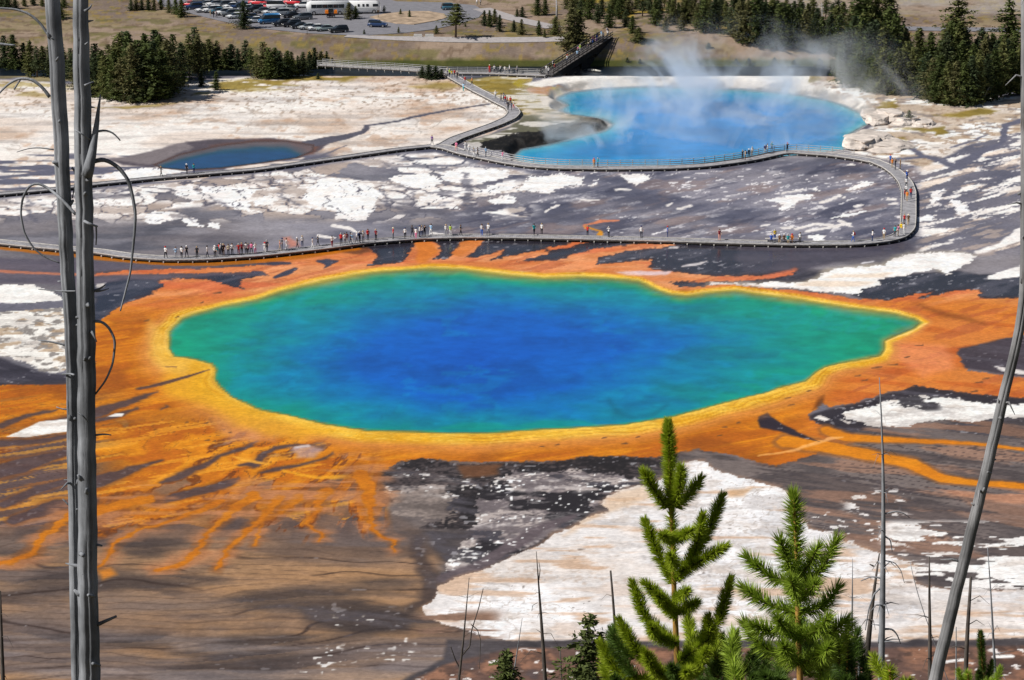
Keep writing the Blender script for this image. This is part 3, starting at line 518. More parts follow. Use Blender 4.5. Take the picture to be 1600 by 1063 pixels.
# flecks stuck to the mats
for x, y, r in [(228, 501, 6), (340, 458, 9), (277, 496, 3), (316, 473, 3), (845, 698, 5), (870, 695, 4), (996, 683, 4), (1130, 668, 6), (1153, 661, 4), (945, 684, 5), (1230, 622, 6), (1236, 633, 7), (1262, 611, 4), (1370, 574, 12), (1395, 570, 10), (1340, 588, 6), (1352, 594, 8), (1418, 558, 6), (1436, 540, 10), (1124, 680, 5), (976, 693, 6), (322, 660, 4), (292, 660, 3), (324, 688, 5), (335, 689, 3), (360, 676, 3), (1530, 598, 8), (1522, 612, 8), (1540, 592, 7)]:
    lay((104, 74, 52), .85 * mline([(x - r * .6, y + .6), (x + r * .6, y - .6)], [1.6, 2.6], 1.2, 1.5, 1.5))
# pool floor seen at the shallow lip
lay(mixc((198, 176, 70), (150, 150, 84), sstep(2, -12, SDP)), sstep(1.5, -1.5, SDP), .6)

# ---- 8. beyond the river: gravel slope, benches, road, grass (image rows below are footprints)
far = sstep(YR1 - 1, YR1 + 1, wy)
lay(mixc((152, 132, 114), (126, 110, 98), sstep(.38, .62, N12)), far, .1)
lay(mixc((150, 134, 98), (126, 112, 78), N3), .55 * far * thr(fbm(wx / 14, wy / 9, 4, 3) + .12 * sstep(500, 100, U) * sstep(74, 60, V), .56, .05))
lay((104, 100, 52), .6 * far * sstep(560, 480, V * 0 + U * .5) * thr(fbm(wx / 5, wy / 5, 4, 6), .62, .05))
lay((150, 126, 60), .6 * far * thr(fbm(wx / 1.6, wy / 1.8, 3, 2), .62, .03) * sstep(.42, .58, N12))
lay((112, 92, 74), .6 * far * thr(fbm(wx / 2.2, wy / 2.6, 3, 5), .64, .03))
lay(mixc((58, 70, 24), (92, 92, 34), N3), far * (1 - sstep(YR1 + 2.0, YR1 + 4.5, wy + 3 * (N3 - .5))) * .95, .1)
lay((176, 170, 164), .55 * far * sstep(1120, 1300, U) * sstep(52, 40, V) * sstep(.3, .6, N12))
lay((168, 142, 50), .8 * far * win(880, 1160, 20, 70, 25) * thr(fbm(wx / 9, wy / 9, 4, 1), .57, .05))
rv = sstep(YR0, YR0 + 2, wy) * (1 - sstep(YR1 - 1, YR1 + 1, wy))
lay((40, 44, 40), rv, .5)
yg = mpoly([(300, 150), (330, 128), (420, 122), (520, 112), (562, 112), (590, 118), (540, 128), (470, 132), (440, 140), (340, 142)], 5, 6, 3)
lay(grass, .85 * yg * thr(fbm(wx / 6, wy / 4, 4, 5), .42, .07))
lay(grass, .8 * mpoly([(140, 168), (200, 166), (270, 162), (292, 156), (262, 164), (200, 171)], 4, 4, 2)); lay(grass, .5 * win(-160, 110, 112, 152, 12) * thr(fbm(wx / 6, wy / 4, 4, 5), .5, .06)); lay(grass, .7 * mpoly([(640, 134), (700, 128), (720, 136), (690, 142)], 6, 6, 2))
lay(grass, .7 * mpoly([(724, 126), (760, 120), (806, 124), (800, 140), (770, 144), (745, 138)], 5, 6, 3) * thr(N3, .4, .1))
# hillside below the lookout
hs = sstep(188, 185, wy)
lay(mixc((120, 96, 66), (86, 84, 48), sstep(.35, .65, N3)), hs, .1)
# damp streaks on the dark silt, stains and hairline cracks on the white crust
_lum = COL.mean(-1); _sat = COL.max(-1) - COL.min(-1); _lowv = sstep(470, 520, V); _bas = sstep(118, 124, V) * sstep(70, 40, _sat)
_dk = sstep(92, 58, _lum) * _bas
lay((112, 108, 118), .5 * _dk * sstep(.52, .70, UPR * (1 - _lowv) + DG2 * _lowv + .12 * (CRN - .5)))
lay((190, 188, 192), .55 * _dk * thr(.7 * vnoise(wx / .5, wy / .5, 4) + .3 * N1 + .5 * (N3 - .5), .80, .05))
_wh = sstep(196, 214, _lum) * _bas
lay((186, 172, 160), (.16 + .3 * _lowv) * _wh * sstep(.54, .70, fbm(wx / 3.4, wy / 1.9, 5, 6) + .16 * (CRN - .5)))
lay((160, 152, 148), (.15 + .25 * _lowv) * _wh * sstep(.60, .72, fbm(wx / 7, wy / 2.6, 5, 1) + .2 * (CRN - .5)))
_c = cells(640, 1760, 700, 1010, 2.6, 3.6, .2, 1.2, 2); lay((166, 152, 140), .5 * _wh * win(680, 1740, 710, 1000, 15) * (1 - sstep(.015, .06, _c[1])) * sstep(.46, .6, N12))
# overall grain
g = .95 + .10 * (N1 * .6 + N05 * .4)
COL = COL * g[..., None]
# ------------------------------------------------------------------ helpers
rnd = random.Random(11)
def lin(c):
    c = np.asarray(c, float) / 255.0
    return np.where(c <= .04045, c / 12.92, ((c + .055) / 1.055) ** 2.4)
def material(name, col, rough=.8, spec=.3, vary=.0, scale=3.0, bump=0.0, metal=0.0, coat=0.0, stretch=None, transl=0.0):
    m = bpy.data.materials.new(name); m.use_nodes = True
    nt = m.node_tree; b = nt.nodes["Principled BSDF"]
    b.inputs["Base Color"].default_value = (*col, 1); b.inputs["Roughness"].default_value = rough
    b.inputs["Specular IOR Level"].default_value = spec; b.inputs["Metallic"].default_value = metal
    b.inputs["Coat Weight"].default_value = coat
    if vary or bump:
        tc = nt.nodes.new("ShaderNodeTexCoord"); no = nt.nodes.new("ShaderNodeTexNoise")
        no.inputs["Scale"].default_value = scale; no.inputs["Detail"].default_value = 5
        mp = nt.nodes.new("ShaderNodeMapping")
        if stretch: mp.inputs["Scale"].default_value = stretch
        nt.links.new(tc.outputs["Object"], mp.inputs[0]); nt.links.new(mp.outputs[0], no.inputs[0])
        if vary:
            mx = nt.nodes.new("ShaderNodeMix"); mx.data_type = 'RGBA'
            mx.inputs[6].default_value = (*[max(0, c * (1 - vary)) for c in col], 1); mx.inputs[7].default_value = (*[min(1, c * (1 + vary)) for c in col], 1)
            rp = nt.nodes.new("ShaderNodeMapRange"); rp.inputs[1].default_value = .32; rp.inputs[2].default_value = .68
            nt.links.new(no.outputs[0], rp.inputs[0]); nt.links.new(rp.outputs[0], mx.inputs[0]); nt.links.new(mx.outputs[2], b.inputs["Base Color"])
        if bump:
            bp = nt.nodes.new("ShaderNodeBump"); bp.inputs["Strength"].default_value = bump; bp.inputs["Distance"].default_value = .05
            nt.links.new(no.outputs[0], bp.inputs["Height"]); nt.links.new(bp.outputs[0], b.inputs["Normal"])
    if transl:
        tr = nt.nodes.new("ShaderNodeBsdfTranslucent"); tr.inputs[0].default_value = (*[min(1, c * 1.3) for c in col], 1)
        ms = nt.nodes.new("ShaderNodeMixShader"); ms.inputs[0].default_value = transl
        nt.links.new(b.outputs[0], ms.inputs[1]); nt.links.new(tr.outputs[0], ms.inputs[2]); nt.links.new(ms.outputs[0], nt.nodes["Material Output"].inputs[0])
    return m
def tag(o, label=None, cat=None, group=None, kind=None):
    if label: o["label"] = label
    if cat: o["category"] = cat
    if group: o["group"] = group
    if kind: o["kind"] = kind
    return o
def link(name, data, parent=None, mat=None):
    o = bpy.data.objects.new(name, data); C.objects.link(o)
    if parent is not None: o.parent = parent
    if mat is not None and data is not None and not data.materials: data.materials.append(mat)
    return o
def empty(name, loc, rz=0.0):
    o = bpy.data.objects.new(name, None); C.objects.link(o); o.location = loc; o.rotation_euler = (0, 0, rz); o.empty_display_size = .3
    return o
class MB:
    """collects boxes, tubes and sheets into one mesh"""
    def __init__(s): s.v = []; s.f = []; s.m = []; s.cur = 0
    def add(s, vs, fs):
        n = len(s.v); s.v += [tuple(p) for p in vs]; s.f += [tuple(i + n for i in f) for f in fs]; s.m += [s.cur] * len(fs)
    def box(s, c, d, rz=0.0, taper=1.0):
        x, y, z = d[0] / 2, d[1] / 2, d[2] / 2; cs, sn = math.cos(rz), math.sin(rz); vs = []
        for k, (sx, sy, sz) in enumerate([(-1, -1, -1), (1, -1, -1), (1, 1, -1), (-1, 1, -1), (-1, -1, 1), (1, -1, 1), (1, 1, 1), (-1, 1, 1)]):
            t = taper if sz > 0 else 1.0
            a, b = sx * x * t, sy * y * t
            vs.append((c[0] + a * cs - b * sn, c[1] + a * sn + b * cs, c[2] + sz * z))
        s.add(vs, [(0, 3, 2, 1), (4, 5, 6, 7), (0, 1, 5, 4), (1, 2, 6, 5), (2, 3, 7, 6), (3, 0, 4, 7)])
    def beam(s, a, b, w, h):
        """box from a to b, width w across, height h (top at the given z)"""
        a = Vector(a); b = Vector(b); d = (b - a); d.normalize(); n = Vector((-d.y, d.x, 0)); n = n.normalized() * (w / 2) if n.length > 1e-6 else Vector((w / 2, 0, 0))
        hz = Vector((0, 0, h))
        s.add([a - n - hz, a + n - hz, a + n, a - n, b - n - hz, b + n - hz, b + n, b - n], [(0, 1, 2, 3), (7, 6, 5, 4), (0, 4, 5, 1), (1, 5, 6, 2), (2, 6, 7, 3), (3, 7, 4, 0)])
    def tube(s, pts, rad, seg=8, cap=True, rough=0.0, rng=None):
        pts = [Vector(p) for p in pts]; n = len(pts)
        if not isinstance(rad, (list, tuple)): rad = [rad] * n
        ring = []; ref = None
        for i in range(n):
            t = (pts[min(i + 1, n - 1)] - pts[max(i - 1, 0)]).normalized()
            if ref is None: ref = t.orthogonal().normalized()
            ref = (ref - t * ref.dot(t)).normalized(); bn = t.cross(ref); vs = []
            for k in range(seg):
                a = 2 * math.pi * k / seg; r = rad[i] * (1 + (rng.uniform(-rough, rough) if rng else 0))
                vs.append(pts[i] + (ref * math.cos(a) + bn * math.sin(a)) * r)
            ring.append(vs)
        vs = [p for r in ring for p in r]; fs = []
        for i in range(n - 1):
            for k in range(seg):
                fs.append((i * seg + k, i * seg + (k + 1) % seg, (i + 1) * seg + (k + 1) % seg, (i + 1) * seg + k))
        if cap: fs.append(tuple(range(seg - 1, -1, -1))); fs.append(tuple((n - 1) * seg + k for k in range(seg)))
        s.add(vs, fs)
    def mesh(s, name, smooth=False, mats=()):
        me = bpy.data.meshes.new(name); me.from_pydata(s.v, [], s.f); me.update()
        for m in mats: me.materials.append(m)
        if len(mats) > 1: me.polygons.foreach_set("material_index", s.m)
        if smooth: me.polygons.foreach_set("use_smooth", [True] * len(me.polygons))
        return me
def at_depth(u, v, Y):
    """sight line through an image pixel -> point at distance Y in front of the lookout"""
    a = (v - IMH / 2) / FPX; fy, fz = CP - a * SP, -(SP + a * CP); t = Y / fy
    return Vector((t * (u - 800) / FPX, Y, CAMH + t * fz))
def resample(pts, step):
    P = np.array(pts, float); d = np.r_[0, np.cumsum(np.linalg.norm(np.diff(P, axis=0), axis=1))]
    n = max(2, int(round(d[-1] / step)) + 1); t = np.linspace(0, d[-1], n)
    return np.stack([np.interp(t, d, P[:, k]) for k in range(P.shape[1])], 1)
def smooth_path(P, it=2):
    P = np.array(P, float)
    for _ in range(it):
        Q = P.copy(); Q[1:-1] = P[:-2] * .25 + P[1:-1] * .5 + P[2:] * .25; P = Q
    return P

# ------------------------------------------------------------------ ground sheet
CR_APP = [(868, 152), (890, 143), (940, 137), (1000, 134), (1080, 134), (1160, 138), (1230, 144), (1290, 154), (1330, 168), (1356, 180), (1376, 190), (1350, 199), (1332, 210), (1322, 236), (1240, 246), (1180, 250), (1080, 266), (960, 270), (860, 266), (810, 254), (800, 244), (812, 233), (860, 224), (900, 214), (945, 203), (956, 195), (940, 188), (890, 181), (868, 173), (884, 165), (866, 157)]
CRZ = -1.2
_x, _y = plane_pt([p[0] for p in CR_APP], [p[1] for p in CR_APP], CRZ)
_u, _v = project(_x, _y, 0.0)
CRATER = list(zip(_u.tolist(), _v.tolist()))
SDC = np.full(U.shape, 200.0, np.float32); _r = sdist(CRATER, 1.0, .4, pad=60); SDC[_r[0]] = _r[1]
SMALL = [(238, 257), (280, 241), (340, 227), (400, 219.5), (450, 220), (492, 226), (490, 236), (465, 247), (400, 256), (345, 263), (290, 266), (252, 263)]
SDS = np.full(U.shape, 200.0, np.float32); _r = sdist(SMALL, 1.0, .4, pad=40); SDS[_r[0]] = _r[1]
# bank of the crater: pale silica, banded
lay(mixc((206, 198, 188), (150, 144, 136), sstep(.42, .62, N3)), .85 * sstep(14, 6, SDC) * sstep(-3, -1, SDC) * (1 - .7 * sstep(205, 215, V) * sstep(900, 880, U)), .4)
lay(mixc((70, 66, 60), (120, 114, 104), sstep(.35, .65, CRN)), .9 * mcrust([(838, 204), (880, 192), (930, 183), (962, 190), (940, 202), (900, 210), (860, 220)], 8, 4, 1.2) * sstep(-2, 1, SDC), .4)
lay(mixc((24, 22, 21), (56, 52, 48), sstep(.5, .8, CRN)), mcrust([(750, 222), (800, 210), (850, 203), (890, 206), (890, 214), (866, 224), (820, 230), (806, 240), (770, 236), (750, 230)], 6, 3, 1.3), .4)  # undercut hollow: its shade painted nearly black over wet rock
lay((150, 150, 150), sstep(1.5, -3, SDC), .8)
lay(mixc((96, 70, 62), (70, 110, 120), sstep(0, -20, SDS)), sstep(2, -2, SDS), .7)
WZ = zterr(WX, WY)
WZ += (1 - WET) * ((N1 - .5) * .04 + (N3 - .5) * .14) * sstep(186, 192, WY) * 1.0
WZ += np.where(WY < 187, (N3 - .5) * .5, 0)
WZ += CRZ * sstep(13, 0, SDC) - 1.6 * sstep(0, -26, SDC)
WZ += -.05 * sstep(3, 0, SDP) - 2.5 * sstep(0, -60, SDP)
WZ += -.06 * sstep(3, 0, SDS) - .8 * sstep(0, -20, SDS)
ALB = np.clip(lin(COL) / 1.03, 0.008, 1)
ALB = np.clip(ALB * np.clip(ALB.mean(-1, keepdims=True) / .32, .12, 2.6) ** .17, .006, .82).astype(np.float32)

def sheet(name, XX, YY, ZZ, keep=None, attrs=(), step=1):
    XX, YY, ZZ = XX[::step, ::step], YY[::step, ::step], ZZ[::step, ::step]
    R, K = XX.shape; idx = np.arange(R * K).reshape(R, K)
    q = np.stack([idx[:-1, :-1], idx[:-1, 1:], idx[1:, 1:], idx[1:, :-1]], -1)
    if keep is not None:
        k = keep[::step, ::step]; q = q[k[:-1, :-1] | k[:-1, 1:] | k[1:, 1:] | k[1:, :-1]]
    q = q.reshape(-1, 4)
    used, inv = np.unique(q, return_inverse=True); q = inv.reshape(-1, 4)
    co = np.stack([XX.ravel()[used], YY.ravel()[used], ZZ.ravel()[used]], 1).astype(np.float32)
    me = bpy.data.meshes.new(name); me.vertices.add(len(co)); me.vertices.foreach_set("co", co.ravel())
    me.loops.add(q.size); me.loops.foreach_set("vertex_index", q.ravel().astype(np.int32))
    me.polygons.add(len(q)); me.polygons.foreach_set("loop_start", np.arange(0, q.size, 4, dtype=np.int32)); me.polygons.foreach_set("loop_total", np.full(len(q), 4, np.int32))
    me.polygons.foreach_set("use_smooth", np.ones(len(q), bool))
    for an, arr in attrs:
        a = arr[::step, ::step].reshape(R * K, -1)[used]
        if a.shape[1] == 3:
            at = me.attributes.new(an, 'FLOAT_COLOR', 'POINT'); at.data.foreach_set("color", np.c_[a, np.ones(len(a))].astype(np.float32).ravel())
        else:
            at = me.attributes.new(an, 'FLOAT', 'POINT'); at.data.foreach_set("value", a.astype(np.float32).ravel())
    me.update(); me.validate()
    return me

def ground_material():
    m = bpy.data.materials.new("mineral_ground"); m.use_nodes = True; nt = m.node_tree; b = nt.nodes["Principled BSDF"]; L = nt.links.new
    a = nt.nodes.new("ShaderNodeAttribute"); a.attribute_name = "mineral"; w = nt.nodes.new("ShaderNodeAttribute"); w.attribute_name = "wet"
    tc = nt.nodes.new("ShaderNodeTexCoord")
    n1 = nt.nodes.new("ShaderNodeTexNoise"); n1.inputs["Scale"].default_value = 1.7; n1.inputs["Detail"].default_value = 7; n1.inputs["Roughness"].default_value = .65
    n2 = nt.nodes.new("ShaderNodeTexNoise"); n2.inputs["Scale"].default_value = .32; n2.inputs["Detail"].default_value = 6
    L(tc.outputs["Object"], n1.inputs[0]); L(tc.outputs["Object"], n2.inputs[0])
    r1 = nt.nodes.new("ShaderNodeMapRange"); r1.inputs[1].default_value = .25; r1.inputs[2].default_value = .75; r1.inputs[3].default_value = .86; r1.inputs[4].default_value = 1.12; L(n1.outputs[0], r1.inputs[0])
    r2 = nt.nodes.new("ShaderNodeMapRange"); r2.inputs[1].default_value = .3; r2.inputs[2].default_value = .7; r2.inputs[3].default_value = .90; r2.inputs[4].default_value = 1.08; L(n2.outputs[0], r2.inputs[0])
    mp = nt.nodes.new("ShaderNodeMapping"); mp.inputs["Scale"].default_value = (.5, 1.3, 1); L(tc.outputs["Object"], mp.inputs[0])
    n3 = nt.nodes.new("ShaderNodeTexNoise"); n3.inputs["Scale"].default_value = 2.6; n3.inputs["Detail"].default_value = 8; n3.inputs["Roughness"].default_value = .72; n3.inputs["Distortion"].default_value = .6; L(mp.outputs[0], n3.inputs[0])
    r3 = nt.nodes.new("ShaderNodeMapRange"); r3.inputs[1].default_value = .33; r3.inputs[2].default_value = .67; r3.inputs[3].default_value = .80; r3.inputs[4].default_value = 1.16; L(n3.outputs[0], r3.inputs[0])
    m3 = nt.nodes.new("ShaderNodeMath"); m3.operation = 'MULTIPLY'; L(r1.outputs[0], m3.inputs[0]); L(r3.outputs[0], m3.inputs[1]); r1 = m3
    mm = nt.nodes.new("ShaderNodeMath"); mm.operation = 'MULTIPLY'; L(r1.outputs[0], mm.inputs[0]); L(r2.outputs[0], mm.inputs[1])
    vm = nt.nodes.new("ShaderNodeVectorMath"); vm.operation = 'SCALE'; L(a.outputs["Color"], vm.inputs[0]); L(mm.outputs[0], vm.inputs["Scale"]); L(vm.outputs[0], b.inputs["Base Color"])
    rr = nt.nodes.new("ShaderNodeMapRange"); rr.inputs[1].default_value = .55; rr.inputs[2].default_value = .95; rr.inputs[3].default_value = .85; rr.inputs[4].default_value = .16; L(w.outputs["Fac"], rr.inputs[0]); L(rr.outputs[0], b.inputs["Roughness"])
    b.inputs["Specular IOR Level"].default_value = .18
    bp = nt.nodes.new("ShaderNodeBump"); bp.inputs["Distance"].default_value = .08; L(n1.outputs[0], bp.inputs["Height"])
    rb = nt.nodes.new("ShaderNodeMapRange"); rb.inputs[1].default_value = .4; rb.inputs[2].default_value = .9; rb.inputs[3].default_value = .18; rb.inputs[4].default_value = .01; L(w.outputs["Fac"], rb.inputs[0]); L(rb.outputs[0], bp.inputs["Strength"]); L(bp.outputs[0], b.inputs["Normal"])
    return m
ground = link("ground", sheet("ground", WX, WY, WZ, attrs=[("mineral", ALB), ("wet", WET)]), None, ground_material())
tag(ground, "flat geyser basin of white sinter, slate mauve silica and orange bacterial mats", None, None, "structure")

# ------------------------------------------------------------------ waters
def water_material(name, rough=.08, bump=.02, scale=.6, spec=.22):
    m = bpy.data.materials.new(name); m.use_nodes = True; nt = m.node_tree; b = nt.nodes["Principled BSDF"]; L = nt.links.new
    a = nt.nodes.new("ShaderNodeAttribute"); a.attribute_name = "tint"; o = nt.nodes.new("ShaderNodeAttribute"); o.attribute_name = "murk"
    tc = nt.nodes.new("ShaderNodeTexCoord"); n = nt.nodes.new("ShaderNodeTexNoise"); n.inputs["Scale"].default_value = scale; n.inputs["Detail"].default_value = 5; L(tc.outputs["Object"], n.inputs[0])
    n2 = nt.nodes.new("ShaderNodeTexNoise"); n2.inputs["Scale"].default_value = .3; n2.inputs["Detail"].default_value = 9; n2.inputs["Roughness"].default_value = .6; L(tc.outputs["Object"], n2.inputs[0])
    r = nt.nodes.new("ShaderNodeMapRange"); r.inputs[1].default_value = .3; r.inputs[2].default_value = .7; r.inputs[3].default_value = .84; r.inputs[4].default_value = 1.18; L(n2.outputs[0], r.inputs[0])
    vm = nt.nodes.new("ShaderNodeVectorMath"); vm.operation = 'SCALE'; L(a.outputs["Color"], vm.inputs[0]); L(r.outputs[0], vm.inputs["Scale"]); L(vm.outputs[0], b.inputs["Base Color"])
    b.inputs["Roughness"].default_value = rough; b.inputs["IOR"].default_value = 1.33; b.inputs["Specular IOR Level"].default_value = spec
    bp = nt.nodes.new("ShaderNodeBump"); bp.inputs["Strength"].default_value = bump; bp.inputs["Distance"].default_value = .1; L(n.outputs[0], bp.inputs["Height"]); L(bp.outputs[0], b.inputs["Normal"])
    t = nt.nodes.new("ShaderNodeBsdfTransparent"); ms = nt.nodes.new("ShaderNodeMixShader"); L(o.outputs["Fac"], ms.inputs[0]); L(t.outputs[0], ms.inputs[1]); L(b.outputs[0], ms.inputs[2]); L(ms.outputs[0], nt.nodes["Material Output"].inputs[0])
    return m
def ramp(x, stops):
    xs = [s[0] for s in stops]; cs = np.array([s[1] for s in stops], float)
    return np.stack([np.interp(x, xs, cs[:, k]) for k in range(3)], -1)
# great spring
ex = (U - 745) / 430.0; ey = (V - 552) / 128.0
core = np.sqrt(np.where(ex > 0, ex * .86, ex * 1.08) ** 2 + np.where(ey > 0, ey * .9, ey) ** 2) + .26 * (fbm(wx / 14 + 2.2 * N12, wy / 14 + 2.2 * N40, 5, 3) - .5) + .14 * (N3 - .5)
deep = ramp(core, [(0, (0, 86, 188)), (.42, (0, 96, 190)), (.62, (0, 114, 178)), (.80, (0, 132, 156)), (.97, (0, 146, 132)), (1.18, (8, 156, 116)), (1.6, (24, 156, 104))])
edge_w = 8 + 30 * sstep(560, 440, V) + 10 * sstep(1180, 1380, U)
t_edge = np.clip(-SDP / edge_w + .35 * (N3 - .5) + .2 * (N12 - .5), 0, 1)
shallow = ramp(t_edge, [(0, (178, 160, 62)), (.25, (120, 150, 84)), (.55, (44, 158, 112)), (1, (0, 146, 122))])
kk = sstep(.35, 1.0, t_edge)[..., None]
GT = shallow * (1 - kk) + deep * kk
_ph = fbm(wx / 6 + 3 * N12, wy / 9 + 3 * N3, 5, 6)
GT = GT * (1 - .22 * sstep(.56, .72, _ph)[..., None]) + np.array((60, 160, 200.)) * .22 * sstep(.56, .72, _ph)[..., None]
GT = GT * (1 - .10 * sstep(.45, .75, fbm(wx / 7 + 9 + 2 * N3, wy / 7 + 2 * N12, 5, 2))[..., None])
for p in [[(690, 668), (720, 661), (780, 661), (800, 668), (760, 675)], [(800, 668), (850, 656), (905, 655), (930, 662), (860, 669)]]:
    mm_ = (.55 * mpoly(p, 4, 3))[..., None]; GT = GT * (1 - mm_) + np.array((20, 150, 130.)) * mm_
mm_ = (.35 * mline([(952, 625), (965, 645), (990, 652), (1020, 648), (1042, 630)], [4, 7, 8, 7, 4], 5, 2))[..., None]; GT = GT * (1 - mm_) + np.array((0, 84, 110.)) * mm_
GT = np.clip(lin(GT) / 1.08, 0.004, .8)
murk = sstep(0, -4 - 8 * sstep(560, 440, V), SDP) * .96 + .04
spring = link("hot_spring_water", sheet("hot_spring_water", WX, WY, np.full_like(WX, -.035), keep=SDP < 2.5, attrs=[("tint", GT), ("murk", murk)], step=2), None, water_material("spring_water"))
tag(spring, "great round hot spring, blue centre grading through green to a yellow rim", None, None, "structure")
# crater spring: steaming turquoise
_cx = U; _cy = V
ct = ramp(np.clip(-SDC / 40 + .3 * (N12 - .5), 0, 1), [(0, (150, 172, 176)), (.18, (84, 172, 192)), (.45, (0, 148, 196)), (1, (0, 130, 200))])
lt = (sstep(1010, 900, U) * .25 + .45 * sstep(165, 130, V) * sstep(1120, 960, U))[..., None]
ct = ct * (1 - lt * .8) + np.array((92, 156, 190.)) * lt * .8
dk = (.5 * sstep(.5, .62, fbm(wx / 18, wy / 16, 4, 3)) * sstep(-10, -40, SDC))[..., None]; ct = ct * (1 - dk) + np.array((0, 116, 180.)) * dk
ct = np.clip(lin(ct) / 1.08, .004, .8)
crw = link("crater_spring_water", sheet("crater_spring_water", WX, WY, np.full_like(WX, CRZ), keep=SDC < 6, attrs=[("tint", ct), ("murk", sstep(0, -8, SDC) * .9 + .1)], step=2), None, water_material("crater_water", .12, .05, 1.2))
tag(crw, "steaming turquoise crater pool behind the railed boardwalk", None, None, "structure")
_top = np.interp(GU, [238, 280, 340, 400, 450, 495], [257, 241, 227, 219.5, 220, 227])[None, :]
tt_ = np.clip((V - _top) / (14 + 6 * sstep(300, 420, U)) + .25 * (N3 - .5) - .5 * sstep(440, 490, U), 0, 1) * sstep(0, -5, SDS)
st = ramp(tt_, [(0, (112, 84, 76)), (.4, (84, 80, 84)), (.7, (6, 66, 96)), (1, (0, 66, 112))])  # brown shore and its reflection painted into the far edge's tint
smw = link("small_pool_water", sheet("small_pool_water", WX, WY, np.full_like(WX, -.05), keep=SDS < 3, attrs=[("tint", np.clip(lin(st) / 1.08, .004, .8)), ("murk", sstep(1, -6, SDS) * .9 + .1)], step=1), None, water_material("small_pool_water"))
tag(smw, "small dark turquoise pool with a brown shore", None, None, "structure")
rvm = MB(); rvm.add([(-900, YR0 - .5, -1.5), (900, YR0 - .5, -1.5), (900, YR1 + 1.5, -1.5), (-900, YR1 + 1.5, -1.5)], [(0, 1, 2, 3)])
river = link("river_water", rvm.mesh("river_water"), None, material("river_water", (.006, .010, .016), .3, .12, .3, .4, .15, stretch=(.3, 1.2, 1)))
tag(river, "dark river below the gravel bank", None, None, "structure")

# ------------------------------------------------------------------ roads and paths beyond the river
def road(name, app, mat, lift, label, thick=.0):
    pts = [Vector(hit(u, v)) + Vector((0, 0, lift)) for u, v in app]
    bm = bmesh.new(); vs = [bm.verts.new(p) for p in pts]
    f = bm.faces.new(vs); f.normal_update()
    if f.normal.z < 0: bmesh.ops.reverse_faces(bm, faces=[f])
    if thick:
        r = bmesh.ops.extrude_face_region(bm, geom=[f]); bmesh.ops.translate(bm, vec=(0, 0, -thick), verts=[e for e in r["geom"] if isinstance(e, bmesh.types.BMVert)])
        bmesh.ops.recalc_face_normals(bm, faces=bm.faces[:])
    bmesh.ops.triangulate(bm, faces=bm.faces[:])
    me = bpy.data.meshes.new(name); bm.to_mesh(me); bm.free()
    o = link(name, me, None, mat); tag(o, label, None, None, "structure"); return o
def ribbon(name, app, w, mat, lift, label):
    P = smooth_path(resample([hit(u, v) for u, v in app], 3.0), 3)
    mb = MB(); L = []
    for i in range(len(P)):
        d = P[min(i + 1, len(P) - 1)] - P[max(i - 1, 0)]; n = np.array([-d[1], d[0]]); n = n / (np.linalg.norm(n) + 1e-9) * w / 2
        for s in (-1, 0, 1): L.append((P[i][0] + n[0] * s, P[i][1] + n[1] * s, float(zterr(P[i][0] + n[0] * s, P[i][1] + n[1] * s)) + lift))
    fs = []
    for i in range(len(P) - 1):
        for k in range(2): fs.append((i * 3 + k, i * 3 + 3 + k, i * 3 + 4 + k, i * 3 + 1 + k)[::-1])
    mb.add(L, fs); o = link(name, mb.mesh(name), None, mat); return tag(o, label, None, None, "structure")
ASPH = material("asphalt", (.20, .195, .21), .85, .2, .12, .8, .2); PALE = material("pale_path_gravel", (.36, .33, .32), .9, .2, .12, 1.2, .2)
SOIL = material("island_soil", (.36, .27, .19), .95, .1, .35, .5, .3)
road("parking_lot", [(252, 10), (298, 22), (342, 33), (379, 40), (401, 44.5), (478, 52.5), (560, 56.5), (630, 52.5), (680, 46), (720, 37), (748, 28), (757, 18), (742, 9), (697, 4.5), (620, 3), (580, -8), (300, -14), (240, -4)], ASPH, .09, "grey asphalt parking lot and turning loop beyond the river")
road("traffic_island", [(578, 28), (600, 23), (635, 19), (670, 19), (694, 23), (699, 29), (680, 34), (647, 39.5), (620, 38), (598, 34)], SOIL, .24, "tan soil island inside the turning loop", .22)
ribbon("river_path", [(540, 57), (600, 59), (660, 61), (720, 63), (800, 63), (882, 61)], 3.4, PALE, .10, "pale footpath along the top of the gravel bank")
ribbon("side_road", [(752, 14), (775, 22), (810, 32), (840, 38), (866, 44)], 5.0, PALE, .12, "pale road leaving the turning loop")
ribbon("highway", [(1340, 44), (1400, 45), (1460, 46), (1540, 47), (1660, 49)], 6.0, ASPH, .12, "grey highway behind the right-hand pines")
# ------------------------------------------------------------------ boardwalks
WOOD = material("weathered_planks", (.30, .29, .30), .85, .2, .28, 1.4, .3, stretch=(1, 1, 1))
EDGE = material("pale_edge_board", (.52, .49, .45), .8, .2, .2, 2.0)
DARKW = material("dark_joists", (.07, .06, .055), .9, .1, .2, 2.0)
RAILW = material("grey_rail_wood", (.42, .41, .40), .8, .2, .2, 2.0)
post_mb = MB(); post_mb.box((0, 0, .55), (.11, .11, 1.1)); post_mb.box((0, 0, 1.11), (.13, .13, .025))
POSTM = post_mb.mesh("railing_post", mats=[RAILW])
DECKZ = .46
WALKS = {}
def path_world(app, z=DECKZ, step=1.0, it=3):
    x, y = plane_pt([p[0] for p in app], [p[1] for p in app], z)
    P = smooth_path(resample(np.stack([x, y], 1), step), it)
    return np.c_[P, np.full(len(P), z)]
def normals(P):
    d = np.gradient(P[:, :2], axis=0); n = np.stack([-d[:, 1], d[:, 0]], 1); return n / (np.linalg.norm(n, axis=1)[:, None] + 1e-9)
